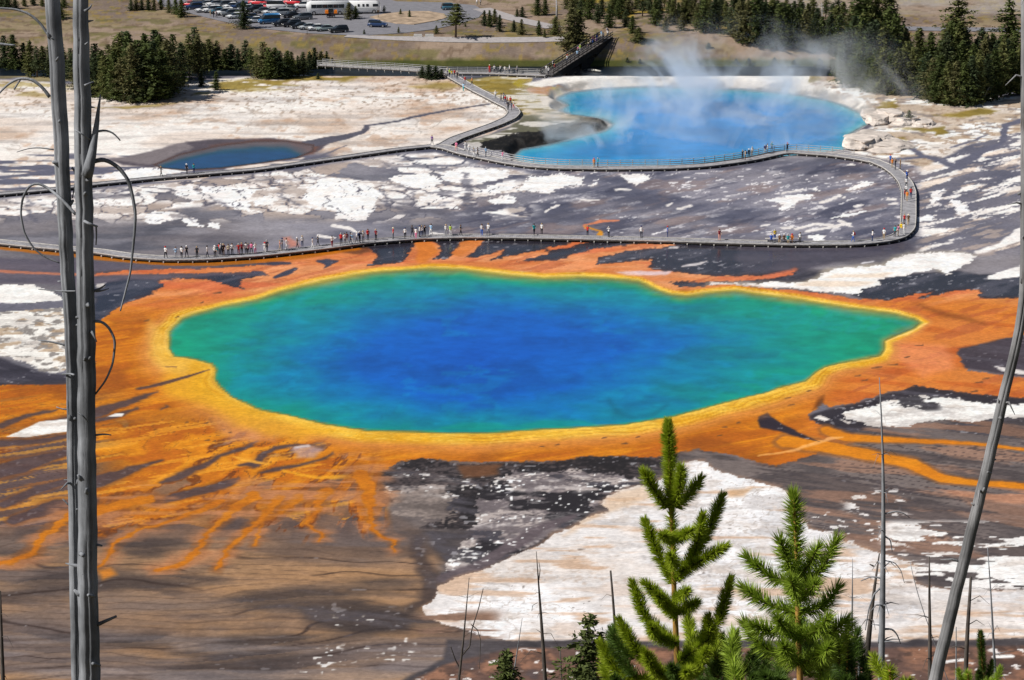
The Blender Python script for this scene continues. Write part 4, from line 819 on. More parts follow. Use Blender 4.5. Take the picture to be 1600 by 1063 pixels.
def boardwalk(key, app, label, w=2.4, rails=(), its=3, kerb=True):
    P = path_world(app, it=its); n = normals(P); WALKS[key] = (P, n, w)
    root = empty("boardwalk", tuple(P[len(P) // 2]) [:2] + (0.0,)); o0 = Vector(root.location)
    tag(root, label, "boardwalk", "plank boardwalks of the basin")
    fine = resample(P, .34); nf = normals(fine); pl = MB(); r = random.Random(5)
    for i in range(len(fine) - 1):
        a, b = Vector(fine[i]), Vector(fine[i + 1]); na, nb = Vector((*nf[i], 0)), Vector((*nf[i + 1], 0)); b = a + (b - a) * .95
        dz = Vector((0, 0, r.uniform(-.006, .006))); t = Vector((0, 0, -.06)); h = w / 2 + r.uniform(-.02, .02)
        vs = [a - na * h + dz, a + na * h + dz, b + nb * h + dz, b - nb * h + dz]; vs = [p - o0 for p in vs]
        pl.add(vs + [p + t for p in vs], [(3, 2, 1, 0), (0, 1, 5, 4), (2, 3, 7, 6), (1, 2, 6, 5), (3, 0, 4, 7)])
    tag(link("deck_planks", pl.mesh("deck_planks", mats=[WOOD]), root), kind="stuff")
    for s in (-1, 1):
        e = MB(); f = MB()
        for i in range(len(P) - 1):
            a = Vector((P[i][0] + n[i][0] * s * (w / 2 - .04), P[i][1] + n[i][1] * s * (w / 2 - .04), DECKZ + .11)) - o0
            b = Vector((P[i + 1][0] + n[i + 1][0] * s * (w / 2 - .04), P[i + 1][1] + n[i + 1][1] * s * (w / 2 - .04), DECKZ + .11)) - o0
            e.beam(a, b, .12, .09)
            f.beam(a - Vector((0, 0, .18)), b - Vector((0, 0, .18)), .08, .16)
        link("edge_board", e.mesh("edge_board", mats=[EDGE]), root); link("rim_joist", f.mesh("rim_joist", mats=[DARKW]), root)
    sup = MB(); rs = resample(P, 2.0); ns = normals(rs)
    for i in range(len(rs)):
        a = Vector((rs[i][0], rs[i][1], .22)) - o0; nn = Vector((*ns[i], 0)) * (w / 2 + .12)
        sup.beam(a - nn, a + nn, .16, .16); sup.box(a - nn * .9 - Vector((0, 0, .2)), (.14, .14, .5)); sup.box(a + nn * .9 - Vector((0, 0, .2)), (.14, .14, .5))
    tag(link("support_beams", sup.mesh("support_beams", mats=[EDGE]), root), kind="stuff")
    for side, u0, u1 in rails:                         # railing on one side between two image columns
        uu, _ = project(P[:, 0], P[:, 1], P[:, 2]); sel = [i for i in range(len(P)) if u0 <= uu[i] <= u1]
        runs = []; 
        for i in sel:
            if runs and i == runs[-1][-1] + 1: runs[-1].append(i)
            else: runs.append([i])
        for run in runs:
            if len(run) < 3: continue
            Q = np.array([[P[i][0] + n[i][0] * side * (w / 2 + .02), P[i][1] + n[i][1] * side * (w / 2 + .02), DECKZ] for i in run])
            pq = resample(Q, 2.2)
            for p in pq:
                k = link("railing_post", POSTM, root); k.location = Vector(p) - o0
            for hz in (.38, .74, 1.08):
                e = MB()
                for i in range(len(Q) - 1): e.beam(Vector(Q[i]) - o0 + Vector((0, 0, hz)), Vector(Q[i + 1]) - o0 + Vector((0, 0, hz)), .06 if hz < 1 else .14, .13 if hz < 1 else .05)
                link("rail", e.mesh("rail", mats=[RAILW]), root)
    return root
A_PTS = [(-230, 360), (-100, 369), (0, 378), (87, 387), (150, 392), (207, 400.5), (262, 404), (325, 403.5), (400, 398.5), (500, 387.5), (575, 377.5), (650, 371.5), (725, 369), (800, 369.5), (900, 371.5), (1050, 375), (1175, 379), (1250, 380.5), (1340, 380), (1382, 375.5), (1406, 369), (1418, 356), (1419.5, 338), (1420, 300), (1415, 285), (1404, 272), (1388, 260.5), (1366, 251.5)]
E_PTS = [(1368, 252.2), (1340, 246.5), (1298, 241), (1238, 237), (1217, 238.5), (1180, 247), (1150, 252), (1100, 258.5), (1050, 261.5), (960, 262.5), (880, 261.5), (829, 258.5), (790, 252.5), (754, 245), (722, 238), (697, 229.5), (676, 227.5)]
B_PTS = [(-230, 320), (-100, 311), (0, 303), (87, 295), (147, 287.5), (250, 277), (400, 264.5), (525, 247), (625, 232.5), (676, 227.6)]
C_PTS = [(694, 226.5), (712, 216), (745, 204.5), (775, 194), (797, 184), (804, 176), (799, 168), (785, 161.5), (765, 151), (745, 141), (725, 130), (710, 121.5), (702, 116.5)]
D_PTS = [(500, 101), (550, 104.5), (620, 108), (700, 114), (760, 114.5), (853, 117.5)]
boardwalk("A", A_PTS, "long curving plank boardwalk between the great spring and the mauve flat", rails=())
boardwalk("E", E_PTS, "railed plank boardwalk along the near edge of the steaming crater pool", 2.8, rails=((-1, 716, 1330),))
boardwalk("B", B_PTS, "narrow plank boardwalk running left past the small turquoise pool", 1.9)
boardwalk("C", C_PTS, "winding plank boardwalk climbing from the crater junction toward the river", 2.5, rails=())
boardwalk("D", D_PTS, "railed plank boardwalk along the river bank leading to the footbridge", 2.4, rails=((1, 500, 860), (-1, 500, 690)), its=2)

# footbridge
def footbridge():
    x0, y0 = [float(a) for a in plane_pt(853, 117, .5)]
    y1 = YB + .5; x1 = (948 - 800) * (y1 * CP + CAMH * SP) / FPX; z1 = float(zterr(x1, y1)) + .35
    a = Vector((x0, y0, .5)); b = Vector((x1, y1, z1)); root = empty("footbridge", (x0, y0, 0)); tag(root, "dark timber footbridge crossing the river at a slant, crowded with walkers", "bridge")
    d = b - a; o0 = Vector(root.location); n = Vector((-d.y, d.x, 0)).normalized(); L = d.length; w = 3.0
    dk = MB(); N = 70
    for i in range(N):
        p = a + d * (i / N) - o0; q = a + d * ((i + .93) / N) - o0; h = Vector((0, 0, .07))
        vs = [p - n * w / 2, p + n * w / 2, q + n * w / 2, q - n * w / 2]; dk.add(vs + [v - h for v in vs], [(3, 2, 1, 0), (0, 1, 5, 4), (2, 3, 7, 6), (1, 2, 6, 5), (3, 0, 4, 7), (4, 5, 6, 7)])
    tag(link("deck_planks", dk.mesh("deck_planks", mats=[material("bridge_planks", (.10, .09, .085), .85, .2, .3, 1.5)]), root), kind="stuff")
    gm = material("girder_and_shade", (.022, .02, .02), .8, .2, .3, 1.0)  # near-black: shade on and under the bridge put into the colour
    for s in (-1, 1):
        g = MB(); g.beam(a + n * s * 1.3 - o0 - Vector((0, 0, .08)), b + n * s * 1.3 - o0 - Vector((0, 0, .08)), .3, 1.5); link("girder", g.mesh("girder", mats=[gm]), root)
        for hz in (.45, 1.0):
            e = MB(); e.beam(a + n * s * 1.45 - o0 + Vector((0, 0, hz + .12)), b + n * s * 1.45 - o0 + Vector((0, 0, hz + .12)), .1, .22); link("rail", e.mesh("rail", mats=[DARKW if hz < 1 else material("bridge_top_rail", (.16, .145, .135), .8, .2, .2, 2.)]), root)
        for i in range(15):
            p = a + d * ((i + .3) / 15) + n * s * 1.45 - o0; e = MB(); e.box((0, 0, .55), (.16, .16, 1.35)); k = link("railing_post", e.mesh("railing_post", mats=[DARKW]), root); k.location = p
    for t0, t1 in ((.03, .2), (.24, .44), (.48, .68), (.72, .92)):       # dark timber walls, added to hold the shade under the bridge
        for s in (-1, 1):
            p = a + d * t0 + n * s * 1.2 - o0; q = a + d * t1 + n * s * 1.2 - o0; e = MB()
            zb = -3.2 - o0.z; k = 7
            for i in range(k):
                f = (i + .5) / k; zt = zb + (min(p.z, q.z) - 1.5 - zb) * (i + 1) / k
                e.beam((p.x, p.y, zt), (q.x, q.y, zt), .28 - .012 * (i % 2), (min(p.z, q.z) - 1.5 - zb) / k * .96)
            link("bridge_shade_wall", e.mesh("bridge_shade_wall", mats=[gm]), root)
    return a, b, n
BR_A, BR_B, BR_N = footbridge()

# benches at the bulge of the near boardwalk
def bench(u, v, label, rz=0.0):
    x, y = [float(t) for t in plane_pt(u, v, DECKZ)]; r = empty("bench", (x, y, DECKZ + .01), rz); tag(r, label, "bench", "benches on the near boardwalk")
    for k in (-.2, 0, .2): e = MB(); e.box((0, k, .45), (2.6, .16, .05)); link("seat_slat", e.mesh("seat_slat", mats=[EDGE]), r)
    for k in (-1.0, 1.0):
        e = MB(); e.box((k, 0, .21), (.12, .5, .42)); link("leg", e.mesh("leg", mats=[RAILW]), r)
bench(1209, 377.5, "pale plank bench under the person in the yellow shirt"); bench(1238, 378, "pale plank bench at the right of the seated group")
for u, lab in ((653, "left of the two low white concrete blocks beside the river path"), (671, "right of the two low white concrete blocks beside the river path")):
    p = hit(u, 58); e = MB(); e.box((0, 0, .3), (2.1, .7, .6), 0, .9); e.box((0, 0, .63), (1.9, .55, .06)); o = link("concrete_block", e.mesh("concrete_block", mats=[material("concrete", (.55, .53, .5), .9, .2, .12, 2)])); o.location = (p[0], p[1], p[2]); tag(o, lab, "block", "white blocks beside the path")
# ------------------------------------------------------------------ people
def body_mesh(name, J, E, R, root):
    me = bpy.data.meshes.new(name); me.from_pydata(J, E, []); o = bpy.data.objects.new(name, me); C.objects.link(o)
    sk = o.modifiers.new("s", 'SKIN'); sub = o.modifiers.new("u", 'SUBSURF'); sub.levels = 1; sub.render_levels = 1; sk.use_smooth_shade = True
    for i, r in enumerate(R):
        me.skin_vertices[0].data[i].radius = r; me.skin_vertices[0].data[i].use_root = (i == root)
    dg = bpy.context.evaluated_depsgraph_get(); out = bpy.data.meshes.new_from_object(o.evaluated_get(dg)); out.name = name
    bpy.data.objects.remove(o); return out
def pose(name, lf, rf, lh, rh, sit=False, bend=0.0):
    """joints: pelvis, waist, chest, neck, head, crown, hips, knees, ankles, toes, shoulders, elbows, hands (with palm and fingers)"""
    hp = .92 if not sit else .50
    J = [(0, 0, hp), (0, bend * .3, hp + .18), (0, bend * .7, hp + .40), (0, bend, hp + .56), (0, bend + .01, hp + .66), (0, bend, hp + .78)]
    E = [(0, 1), (1, 2), (2, 3), (3, 4), (4, 5)]; R = [(.15, .11), (.14, .10), (.165, .11), (.055, .055), (.085, .095), (.07, .08)]
    for s, ft in ((-1, lf), (1, rf)):
        n = len(J)
        if sit: kn = (s * .11, -.42, hp + .02); an = (s * .11, -.44, .08); to = (s * .12, -.58, .04)
        else: kn = (s * .10, ft * .5 - .02, .48); an = (s * .10, ft, .08); to = (s * .12, ft - .15, .035)
        J += [(s * .10, 0, hp - .06), kn, an, to]; E += [(0, n), (n, n + 1), (n + 1, n + 2), (n + 2, n + 3)]; R += [(.095, .10), (.062, .065), (.042, .045), (.04, .03)]
    for s, h in ((-1, lh), (1, rh)):
        n = len(J); sh = (s * .19, bend * .9, hp + .50)
        el = (s * .25, bend + .03, hp + .24) if h == 'down' else ((s * .27, bend - .12, hp + .34) if h == 'cam' else (s * .24, bend - .02, hp + .24))
        hd = (s * .25, bend - .06, hp + .0) if h == 'down' else ((s * .08, bend - .26, hp + .62) if h == 'cam' else (s * .12, bend - .28, hp + .22))
        fi = tuple(a + (a - b) * .28 for a, b in zip(hd, el))
        J += [sh, el, hd, fi]; E += [(2, n), (n, n + 1), (n + 1, n + 2), (n + 2, n + 3)]; R += [(.062, .062), (.045, .045), (.035, .035), (.035, .02)]
    me = body_mesh(name, J, E, R, 0)
    zs = hp
    idx = []
    for p in me.polygons:
        c = p.center; r = abs(c.x)
        if c.z > zs + .545: k = 0                       # head
        elif c.z < .085: k = 3                          # shoes
        elif c.z < zs + .02 and r < .20 and not (sit and c.y > 0.02 and c.z > zs + .0): k = 2
        else: k = 1
        if r > .215 and c.z < zs + .30: k = 0           # forearms
        if r < .21 and c.z > zs + .02: k = 1 if c.z < zs + .545 else 0
        idx.append(k)
    for _ in range(4): me.materials.append(None)
    me.polygons.foreach_set("material_index", idx); me.polygons.foreach_set("use_smooth", [True] * len(me.polygons)); me.update()
    return me, hp, bend
POSES = [pose("standing_body", 0, .02, 'down', 'down'), pose("walking_body", -.22, .22, 'down', 'fold'), pose("photographing_body", .04, -.03, 'cam', 'cam'), pose("resting_body", .02, 0, 'fold', 'down', False, -.04), pose("seated_body", 0, 0, 'fold', 'fold', True)]
def dome(name, r, z0, sq, brim=0.0):
    mb = MB(); rings = 4; seg = 10; vs = []; fs = []
    for i in range(rings + 1):
        a = math.pi * .62 * i / rings
        for k in range(seg): t = 2 * math.pi * k / seg; vs.append((r * math.sin(a) * math.cos(t), r * 1.1 * math.sin(a) * math.sin(t) + .012, z0 + r * sq * math.cos(a)))
    for i in range(rings):
        for k in range(seg): fs.append((i * seg + k, (i + 1) * seg + k, (i + 1) * seg + (k + 1) % seg, i * seg + (k + 1) % seg))
    mb.add(vs, fs)
    if brim:
        n = []; 
        for k in range(seg): t = 2 * math.pi * k / seg; n += [(r * math.cos(t), r * math.sin(t), z0), (r * brim * math.cos(t), r * brim * math.sin(t), z0 - .02)]
        mb.add(n, [(2 * k, 2 * k + 1, (2 * k + 3) % (2 * seg), (2 * k + 2) % (2 * seg)) for k in range(seg)])
    return mb.mesh(name, True)
HAIRM = dome("hair", .112, .70, 1.12); HATM = dome("sun_hat", .12, .735, .95, 1.75); CAPM = dome("cap", .118, .735, .9, 1.15)
pk = MB(); pk.box((0, .19, .34), (.28, .16, .42), 0, .85); pk.box((0, .29, .27), (.2, .06, .22)); PACKM = pk.mesh("backpack")
SKIN = [material("skin_%d" % i, c, .6, .3) for i, c in enumerate([(.56, .36, .26), (.42, .26, .17), (.62, .42, .32)])]
SHOE = material("shoes", (.05, .05, .055), .7); HAIRC = [material("hair_%d" % i, c, .7) for i, c in enumerate([(.02, .015, .012), (.10, .055, .03), (.35, .24, .11), (.4, .39, .37)])]
CLOTH = {k: material("cloth_" + k, c, .85, .15, .1, 6) for k, c in dict(white=(.80, .79, .77), black=(.018, .018, .022), dark=(.045, .045, .06), red=(.55, .03, .03), darkred=(.24, .02, .03), pink=(.78, .22, .38), teal=(.03, .36, .38), blue=(.04, .13, .50), lightblue=(.36, .55, .75), navy=(.03, .05, .14), yellow=(.80, .56, .03), orange=(.80, .24, .03), lime=(.55, .80, .10), brown=(.16, .09, .05), cream=(.70, .60, .42), grey=(.32, .32, .34), tan=(.45, .33, .2), purple=(.20, .10, .28), salmon=(.75, .36, .28)).items()}
WORD = dict(darkred="dark red", lightblue="light blue", navy="navy blue", dark="charcoal", lime="lime green")
PEOPLE = []
def person(loc, shirt, pants, face, kind, where, head='hair', pack=False, scale=1.0, sr=None):
    r = sr or rnd; me, hp, bend = POSES[kind]
    root = empty("person", loc, face); root.scale = (scale,) * 3
    b = link("body", me, root)
    cols = [r.choice(SKIN), CLOTH[shirt], CLOTH[pants], SHOE]
    for i, m in enumerate(cols): b.material_slots[i].link = 'OBJECT'; b.material_slots[i].material = m
    hm = {'hair': HAIRM, 'hat': HATM, 'cap': CAPM}[head]
    if not hm.materials: hm.materials.append(None)
    h = link({'hair': "hair", 'hat': "sun_hat", 'cap': "cap"}[head], hm, root); h.location = (0, bend, hp)
    h.material_slots[0].link = 'OBJECT'; h.material_slots[0].material = r.choice(HAIRC) if head == 'hair' else CLOTH[r.choice(['white', 'cream', 'tan', 'navy', 'red'])]
    if pack:
        if not PACKM.materials: PACKM.materials.append(None)
        q = link("backpack", PACKM, root); q.location = (0, 0, hp); q.material_slots[0].link = 'OBJECT'; q.material_slots[0].material = CLOTH[r.choice(['dark', 'navy', 'red', 'grey', 'black'])]
    PEOPLE.append((root, shirt, pants, where, kind, head, pack)); return root
# feet positions in image pixels: (u, v, top, trousers)
NEAR = [(259, 404, 'white', 'black'), (275, 404, 'lightblue', 'grey'), (284, 403.5, 'white', 'dark'), (292, 402.5, 'black', 'dark'), (308, 403.5, 'black', 'black'), (324, 402.5, 'white', 'dark'), (336, 402, 'white', 'black'), (339.5, 401.5, 'teal', 'white'), (343, 399, 'red', 'dark'), (346, 399.5, 'dark', 'dark'), (349.5, 399.5, 'black', 'brown'), (357, 399.5, 'cream', 'dark'), (363, 399, 'white', 'dark'), (373, 398.5, 'red', 'darkred'), (378, 398.5, 'darkred', 'black'), (384.5, 398, 'white', 'dark'), (388, 397.5, 'pink', 'black'), (393, 396.5, 'pink', 'dark'), (399, 397, 'white', 'pink'), (414, 396, 'white', 'white'), (417, 394, 'dark', 'black'), (437.5, 392.5, 'salmon', 'tan'), (441, 391, 'black', 'dark'), (448, 391.5, 'white', 'white'), (464.5, 388.5, 'brown', 'dark'), (472.5, 385.5, 'white', 'navy'), (488.5, 388.5, 'white', 'white'), (497, 384.5, 'black', 'black'),
 (519, 385.5, 'white', 'darkred'), (533, 383, 'red', 'dark'), (538.5, 383, 'white', 'grey'), (542, 382, 'darkred', 'white'), (548, 381, 'dark', 'dark'), (550.5, 381.5, 'lightblue', 'white'), (557.5, 380.5, 'white', 'grey'), (562, 379.5, 'black', 'black'), (567.5, 379, 'white', 'grey'), (575, 376, 'red', 'dark'), (587.5, 375.5, 'darkred', 'black'), (614.5, 374, 'red', 'dark'), (633, 373, 'white', 'black'), (644, 371, 'dark', 'dark'), (650, 373, 'white', 'pink'), (655.5, 370.5, 'white', 'dark'), (659, 370.5, 'white', 'navy'), (663.5, 370, 'black', 'dark'), (673.5, 368, 'lightblue', 'white'), (697, 368.5, 'white', 'grey'), (704, 368.5, 'lime', 'white'), (720, 368.5, 'black', 'black'),
 (753, 368.5, 'white', 'blue'), (763, 367.5, 'white', 'grey'), (834.5, 368, 'teal', 'dark'), (846.5, 366.5, 'white', 'black'), (918, 369, 'red', 'black'), (951, 370.5, 'white', 'black'), (1002, 371.5, 'white', 'dark'), (1043, 371.5, 'blue', 'navy'), (1124, 376, 'darkred', 'salmon')]
BULGE = [(1205, 379, 'blue', 'dark', 4), (1210.5, 376, 'yellow', 'blue', 0), (1218, 379, 'brown', 'tan', 4), (1225, 379, 'brown', 'dark', 4), (1231, 379.5, 'teal', 'tan', 4), (1237.5, 379, 'orange', 'brown', 4), (1250, 380, 'white', 'black', 0), (1333, 378, 'white', 'blue', 1), (1363, 377, 'white', 'navy', 0), (1381, 375, 'white', 'tan', 0), (1398, 370, 'teal', 'dark', 0), (1403, 369, 'pink', 'tan', 0), (1408, 366, 'yellow', 'grey', 0), (1412.5, 367, 'white', 'white', 0)]
EASTP = [(1413, 351, 'red', 'dark'), (1419, 352, 'brown', 'tan'), (1417, 315, 'orange', 'tan'), (1413, 312, 'darkred', 'dark'), (1416, 305, 'white', 'dark'), (1423, 310, 'red', 'navy'), (1416, 293, 'white', 'dark'), (1417, 282, 'blue', 'navy'), (1391, 257, 'blue', 'dark'), (1394, 262.5, 'orange', 'tan'), (1398.5, 265, 'black', 'black'), (1406.5, 264.5, 'brown', 'tan')]
CRATP = [(675, 226.5, 'purple', 'dark'), (713, 236, 'pink', 'salmon'), (727, 236, 'white', 'white'), (733, 242, 'white', 'grey'), (740.5, 246, 'grey', 'white'), (746.5, 246, 'black', 'black'), (759, 245, 'lightblue', 'grey'), (785, 252, 'pink', 'white'), (928, 262, 'orange', 'tan'), (934, 262, 'teal', 'dark'), (1160, 249.5, 'dark', 'dark'), (1164.5, 250.5, 'tan', 'brown'), (1170, 247.5, 'black', 'dark'), (1175, 243.5, 'white', 'tan'), (1195, 240.5, 'purple', 'white'), (1199, 239.5, 'white', 'grey'), (1206, 236.5, 'teal', 'black'), (1230, 238, 'black', 'black')]
UPPER = [(699, 117.5, 'white', 'grey'), (702.5, 120.5, 'lime', 'dark'), (706, 121.5, 'yellow', 'grey'), (710.5, 121, 'red', 'dark'), (714.5, 124.5, 'dark', 'black'), (726.5, 132, 'red', 'grey'), (737.5, 133, 'orange', 'dark'), (724, 143, 'lightblue', 'teal'), (774, 155, 'white', 'grey'), (783, 159.5, 'dark', 'black'), (787, 159.5, 'grey', 'dark'), (790, 162, 'black', 'navy'), (793, 164, 'darkred', 'black'), (797.5, 164.5, 'red', 'dark'), (802.5, 170, 'white', 'red'), (794, 172, 'dark', 'black'), (799, 173, 'navy', 'dark')]
BANK = [(765, 113.5, 'red', 'red'), (772.5, 114, 'white', 'dark'), (781.5, 114, 'white', 'black'), (789, 115.5, 'white', 'grey'), (796, 115, 'white', 'navy'), (808, 115.5, 'grey', 'dark')]
LEFTP = [(252, 276.5, 'dark', 'black'), (292, 272.5, 'black', 'dark'), (303, 271, 'teal', 'navy')]
def put(lst, where, z=DECKZ):
    for i, t in enumerate(lst):
        u, v, sh, pa = t[:4]; kind = t[4] if len(t) > 4 else rnd.choice([0, 0, 1, 1, 2, 3])
        x, y = [float(q) for q in plane_pt(u, v, z)]
        face = rnd.choice([0, 0, .4, -.5, 1.5, -1.5, 2.6]) if kind != 4 else rnd.uniform(-.3, .3)
        hd = rnd.choice(['hair', 'hair', 'hair', 'hat', 'cap'])
        # a seated body's hips are at bench height
        person((x, y, z + (.012 if kind != 4 else .015)), sh, pa, face, kind, where, hd, rnd.random() < .22, rnd.uniform(.95, 1.08))
put(NEAR, "great spring boardwalk"); put(BULGE, "boardwalk bend at right"); put(EASTP, "right-hand boardwalk leg"); put(CRATP, "railed crater boardwalk"); put(UPPER, "winding upper boardwalk"); put(BANK, "riverbank boardwalk"); put(LEFTP, "small pool boardwalk")
for t, s, sh, pa in [(.0, -.5, 'white', 'dark'), (.04, .4, 'white', 'grey'), (.09, -.6, 'red', 'dark'), (.16, .6, 'white', 'black'), (.30, -.4, 'white', 'navy'), (.42, -.9, 'lightblue', 'dark'), (.48, -.5, 'grey', 'dark'), (.52, .1, 'pink', 'black'), (.57, .3, 'lime', 'white'), (.62, -.7, 'dark', 'black'), (.70, -.2, 'black', 'dark'), (.76, -.6, 'purple', 'dark'), (.80, .5, 'pink', 'blue'), (.84, .2, 'blue', 'white'), (.88, .6, 'navy', 'dark'), (.90, -.4, 'white', 'dark'), (.94, .4, 'lightblue', 'white'), (.97, -.5, 'white', 'black'), (1.02, .0, 'dark', 'dark'), (1.05, .5, 'white', 'grey')]:
    p = BR_A + (BR_B - BR_A) * t + BR_N * s * 1.2; z = p.z if t <= 1 else max(float(zterr(p.x, p.y)), BR_B.z)
    person((p.x, p.y, z + .015), sh, pa, rnd.choice([.5, 3.5, 0, 3.0]), rnd.choice([0, 1, 1, 3]), "timber footbridge", rnd.choice(['hair', 'hat', 'cap', 'hair']), rnd.random() < .3, rnd.uniform(.95, 1.06))
for u, v, sh, pa in [(329, 26.5, 'cream', 'tan'), (334, 28.5, 'black', 'dark'), (338, 28, 'darkred', 'black'), (483, 14, 'yellow', 'yellow'), (745, 9, 'white', 'grey'), (751, 9, 'white', 'dark')]:
    p = hit(u, v); person((p[0], p[1], p[2] + .11), sh, pa, rnd.uniform(0, 6), 1, "parking lot", 'hair', False, 1.0)
def ordinal(n): return "%d%s" % (n, "th" if 10 <= n % 100 <= 20 else {1: "st", 2: "nd", 3: "rd"}.get(n % 10, "th"))
_by = {}
for rec in PEOPLE: _by.setdefault(rec[3], []).append(rec)
for where, L in _by.items():
    L.sort(key=lambda r: project(r[0].location.x, r[0].location.y, r[0].location.z)[0])
    for i, (o, sh, pa, w, kind, head, pack) in enumerate(L):
        s = "%s person in %s top, %s trousers, %s from left on %s" % ({4: "seated", 1: "walking"}.get(kind, "standing"), WORD.get(sh, sh), WORD.get(pa, pa), ordinal(i + 1), w)
        tag(o, s, "person", "visitors on the " + w)
# ------------------------------------------------------------------ vehicles
GLASS = material("car_glass", (.02, .025, .03), .08, .6); TYRE = material("tyre_rubber", (.02, .02, .02), .8); RIM = material("wheel_rim", (.5, .5, .52), .35, .5, metal=.8)
LAMP = material("lamp_lens", (.75, .75, .72), .15, .6); TAIL = material("tail_lens", (.45, .02, .02), .2, .5); TRIM = material("black_trim", (.025, .025, .027), .6)
def paint(name, c): return material("paint_" + name, c, .28, .5, coat=.5)
PAINT = dict(white=paint("white", (.80, .80, .79)), black=paint("black", (.012, .012, .014)), darkblue=paint("darkblue", (.02, .045, .12)), blue=paint("blue", (.03, .16, .36)), silver=paint("silver", (.45, .47, .48)), grey=paint("grey", (.13, .14, .15)), red=paint("red", (.55, .02, .03)), teal=paint("teal", (.05, .14, .20)), green=paint("green", (.30, .36, .35)))
def loft(secs):
    """secs: (x, zb, zt, half width bottom, half width top); rounded section"""
    mb = MB(); vs = []; K = 10
    for x, zb, zt, wb, wt in secs:
        c = min(.12, (zt - zb) * .3)
        vs += [(x, -wb * .9, zb), (x, -wb, zb + c), (x, -(wb * .5 + wt * .5), (zb + zt) / 2 + c * .3), (x, -wt, zt - c), (x, -wt * .88, zt), (x, wt * .88, zt), (x, wt, zt - c), (x, (wb * .5 + wt * .5), (zb + zt) / 2 + c * .3), (x, wb, zb + c), (x, wb * .9, zb)]
    fs = []
    for i in range(len(secs) - 1):
        for k in range(K): fs.append((i * K + k, i * K + (k + 1) % K, (i + 1) * K + (k + 1) % K, (i + 1) * K + k))
    fs += [tuple(range(K)), tuple(range((len(secs) - 1) * K + K - 1, (len(secs) - 1) * K - 1, -1))]
    mb.add(vs, [f[::-1] for f in fs]); return mb
def wheel_mesh(r, w):
    t = MB(); t.tube([(0, -w / 2, 0), (0, w / 2, 0)], r, 16); m = MB(); m.tube([(0, -w / 2 - .012, 0), (0, w / 2 + .012, 0)], r * .62, 12); return t.mesh("tyre", False, [TYRE]), m.mesh("rim", False, [RIM])
WH = wheel_mesh(.34, .22); WHB = wheel_mesh(.5, .3)
SPEC = {  # length, body sections, cabin sections, roof plate, axles, half width
 'sedan': dict(b=[(-2.3, .42, .80, .72, .66), (-2.15, .28, .92, .86, .78), (-1.3, .22, .97, .90, .82), (0, .22, .96, .90, .82), (1.0, .22, .93, .90, .80), (1.9, .26, .82, .86, .74), (2.3, .40, .68, .70, .62)], c=[(-1.75, .94, .96, .74, .70), (-1.05, .93, 1.40, .78, .60), (.05, .93, 1.44, .79, .60), (.45, .92, 1.36, .79, .58), (1.15, .90, .94, .76, .68)], r=[(-1.0, 1.385, 1.43, .59, .56), (-.4, 1.40, 1.47, .60, .57), (.1, 1.39, 1.465, .60, .57), (.42, 1.34, 1.40, .58, .55)], ax=(-1.38, 1.42)),
 'suv': dict(b=[(-2.3, .45, .95, .80, .74), (-2.2, .32, 1.06, .90, .84), (-1.2, .28, 1.08, .93, .86), (.2, .28, 1.07, .93, .86), (1.1, .28, 1.05, .92, .84), (1.95, .32, .98, .88, .78), (2.3, .42, .84, .76, .68)], c=[(-2.2, 1.02, 1.06, .82, .78), (-2.0, 1.03, 1.62, .83, .68), (0, 1.03, 1.68, .84, .70), (.45, 1.02, 1.60, .83, .67), (1.1, 1.0, 1.05, .80, .74)], r=[(-2.02, 1.60, 1.66, .67, .64), (-1, 1.64, 1.73, .69, .66), (0, 1.63, 1.72, .70, .66), (.45, 1.57, 1.64, .66, .62)], ax=(-1.4, 1.42)),
 'van': dict(b=[(-2.7, .45, 1.2, .92, .90), (-2.6, .3, 1.28, .98, .96), (0, .3, 1.28, .99, .97), (1.5, .3, 1.24, .98, .94), (2.3, .34, 1.10, .92, .84), (2.6, .42, .9, .80, .74)], c=[(-2.62, 1.24, 2.2, .94, .84), (0, 1.24, 2.3, .95, .85), (1.1, 1.22, 2.2, .94, .84), (2.0, 1.15, 1.24, .88, .82)], r=[(-2.66, 1.95, 2.30, .88, .80), (0, 1.95, 2.42, .89, .80), (.9, 1.98, 2.36, .89, .78), (1.2, 2.1, 2.2, .86, .76)], ax=(-1.7, 1.75)),
}
CARM = {}
def car_meshes(kind):
    if kind in CARM: return CARM[kind]
    s = SPEC[kind]; CARM[kind] = (loft(s['b']).mesh(kind + "_body", True), loft(s['c']).mesh("windows", False, [GLASS]), loft(s['r']).mesh("roof", True), s['ax'], s['b'])
    CARM[kind][0].materials.append(None); CARM[kind][2].materials.append(None); return CARM[kind]
pm = MB(); pm.box((0, 0, 0), (.06, .06, .6)); 
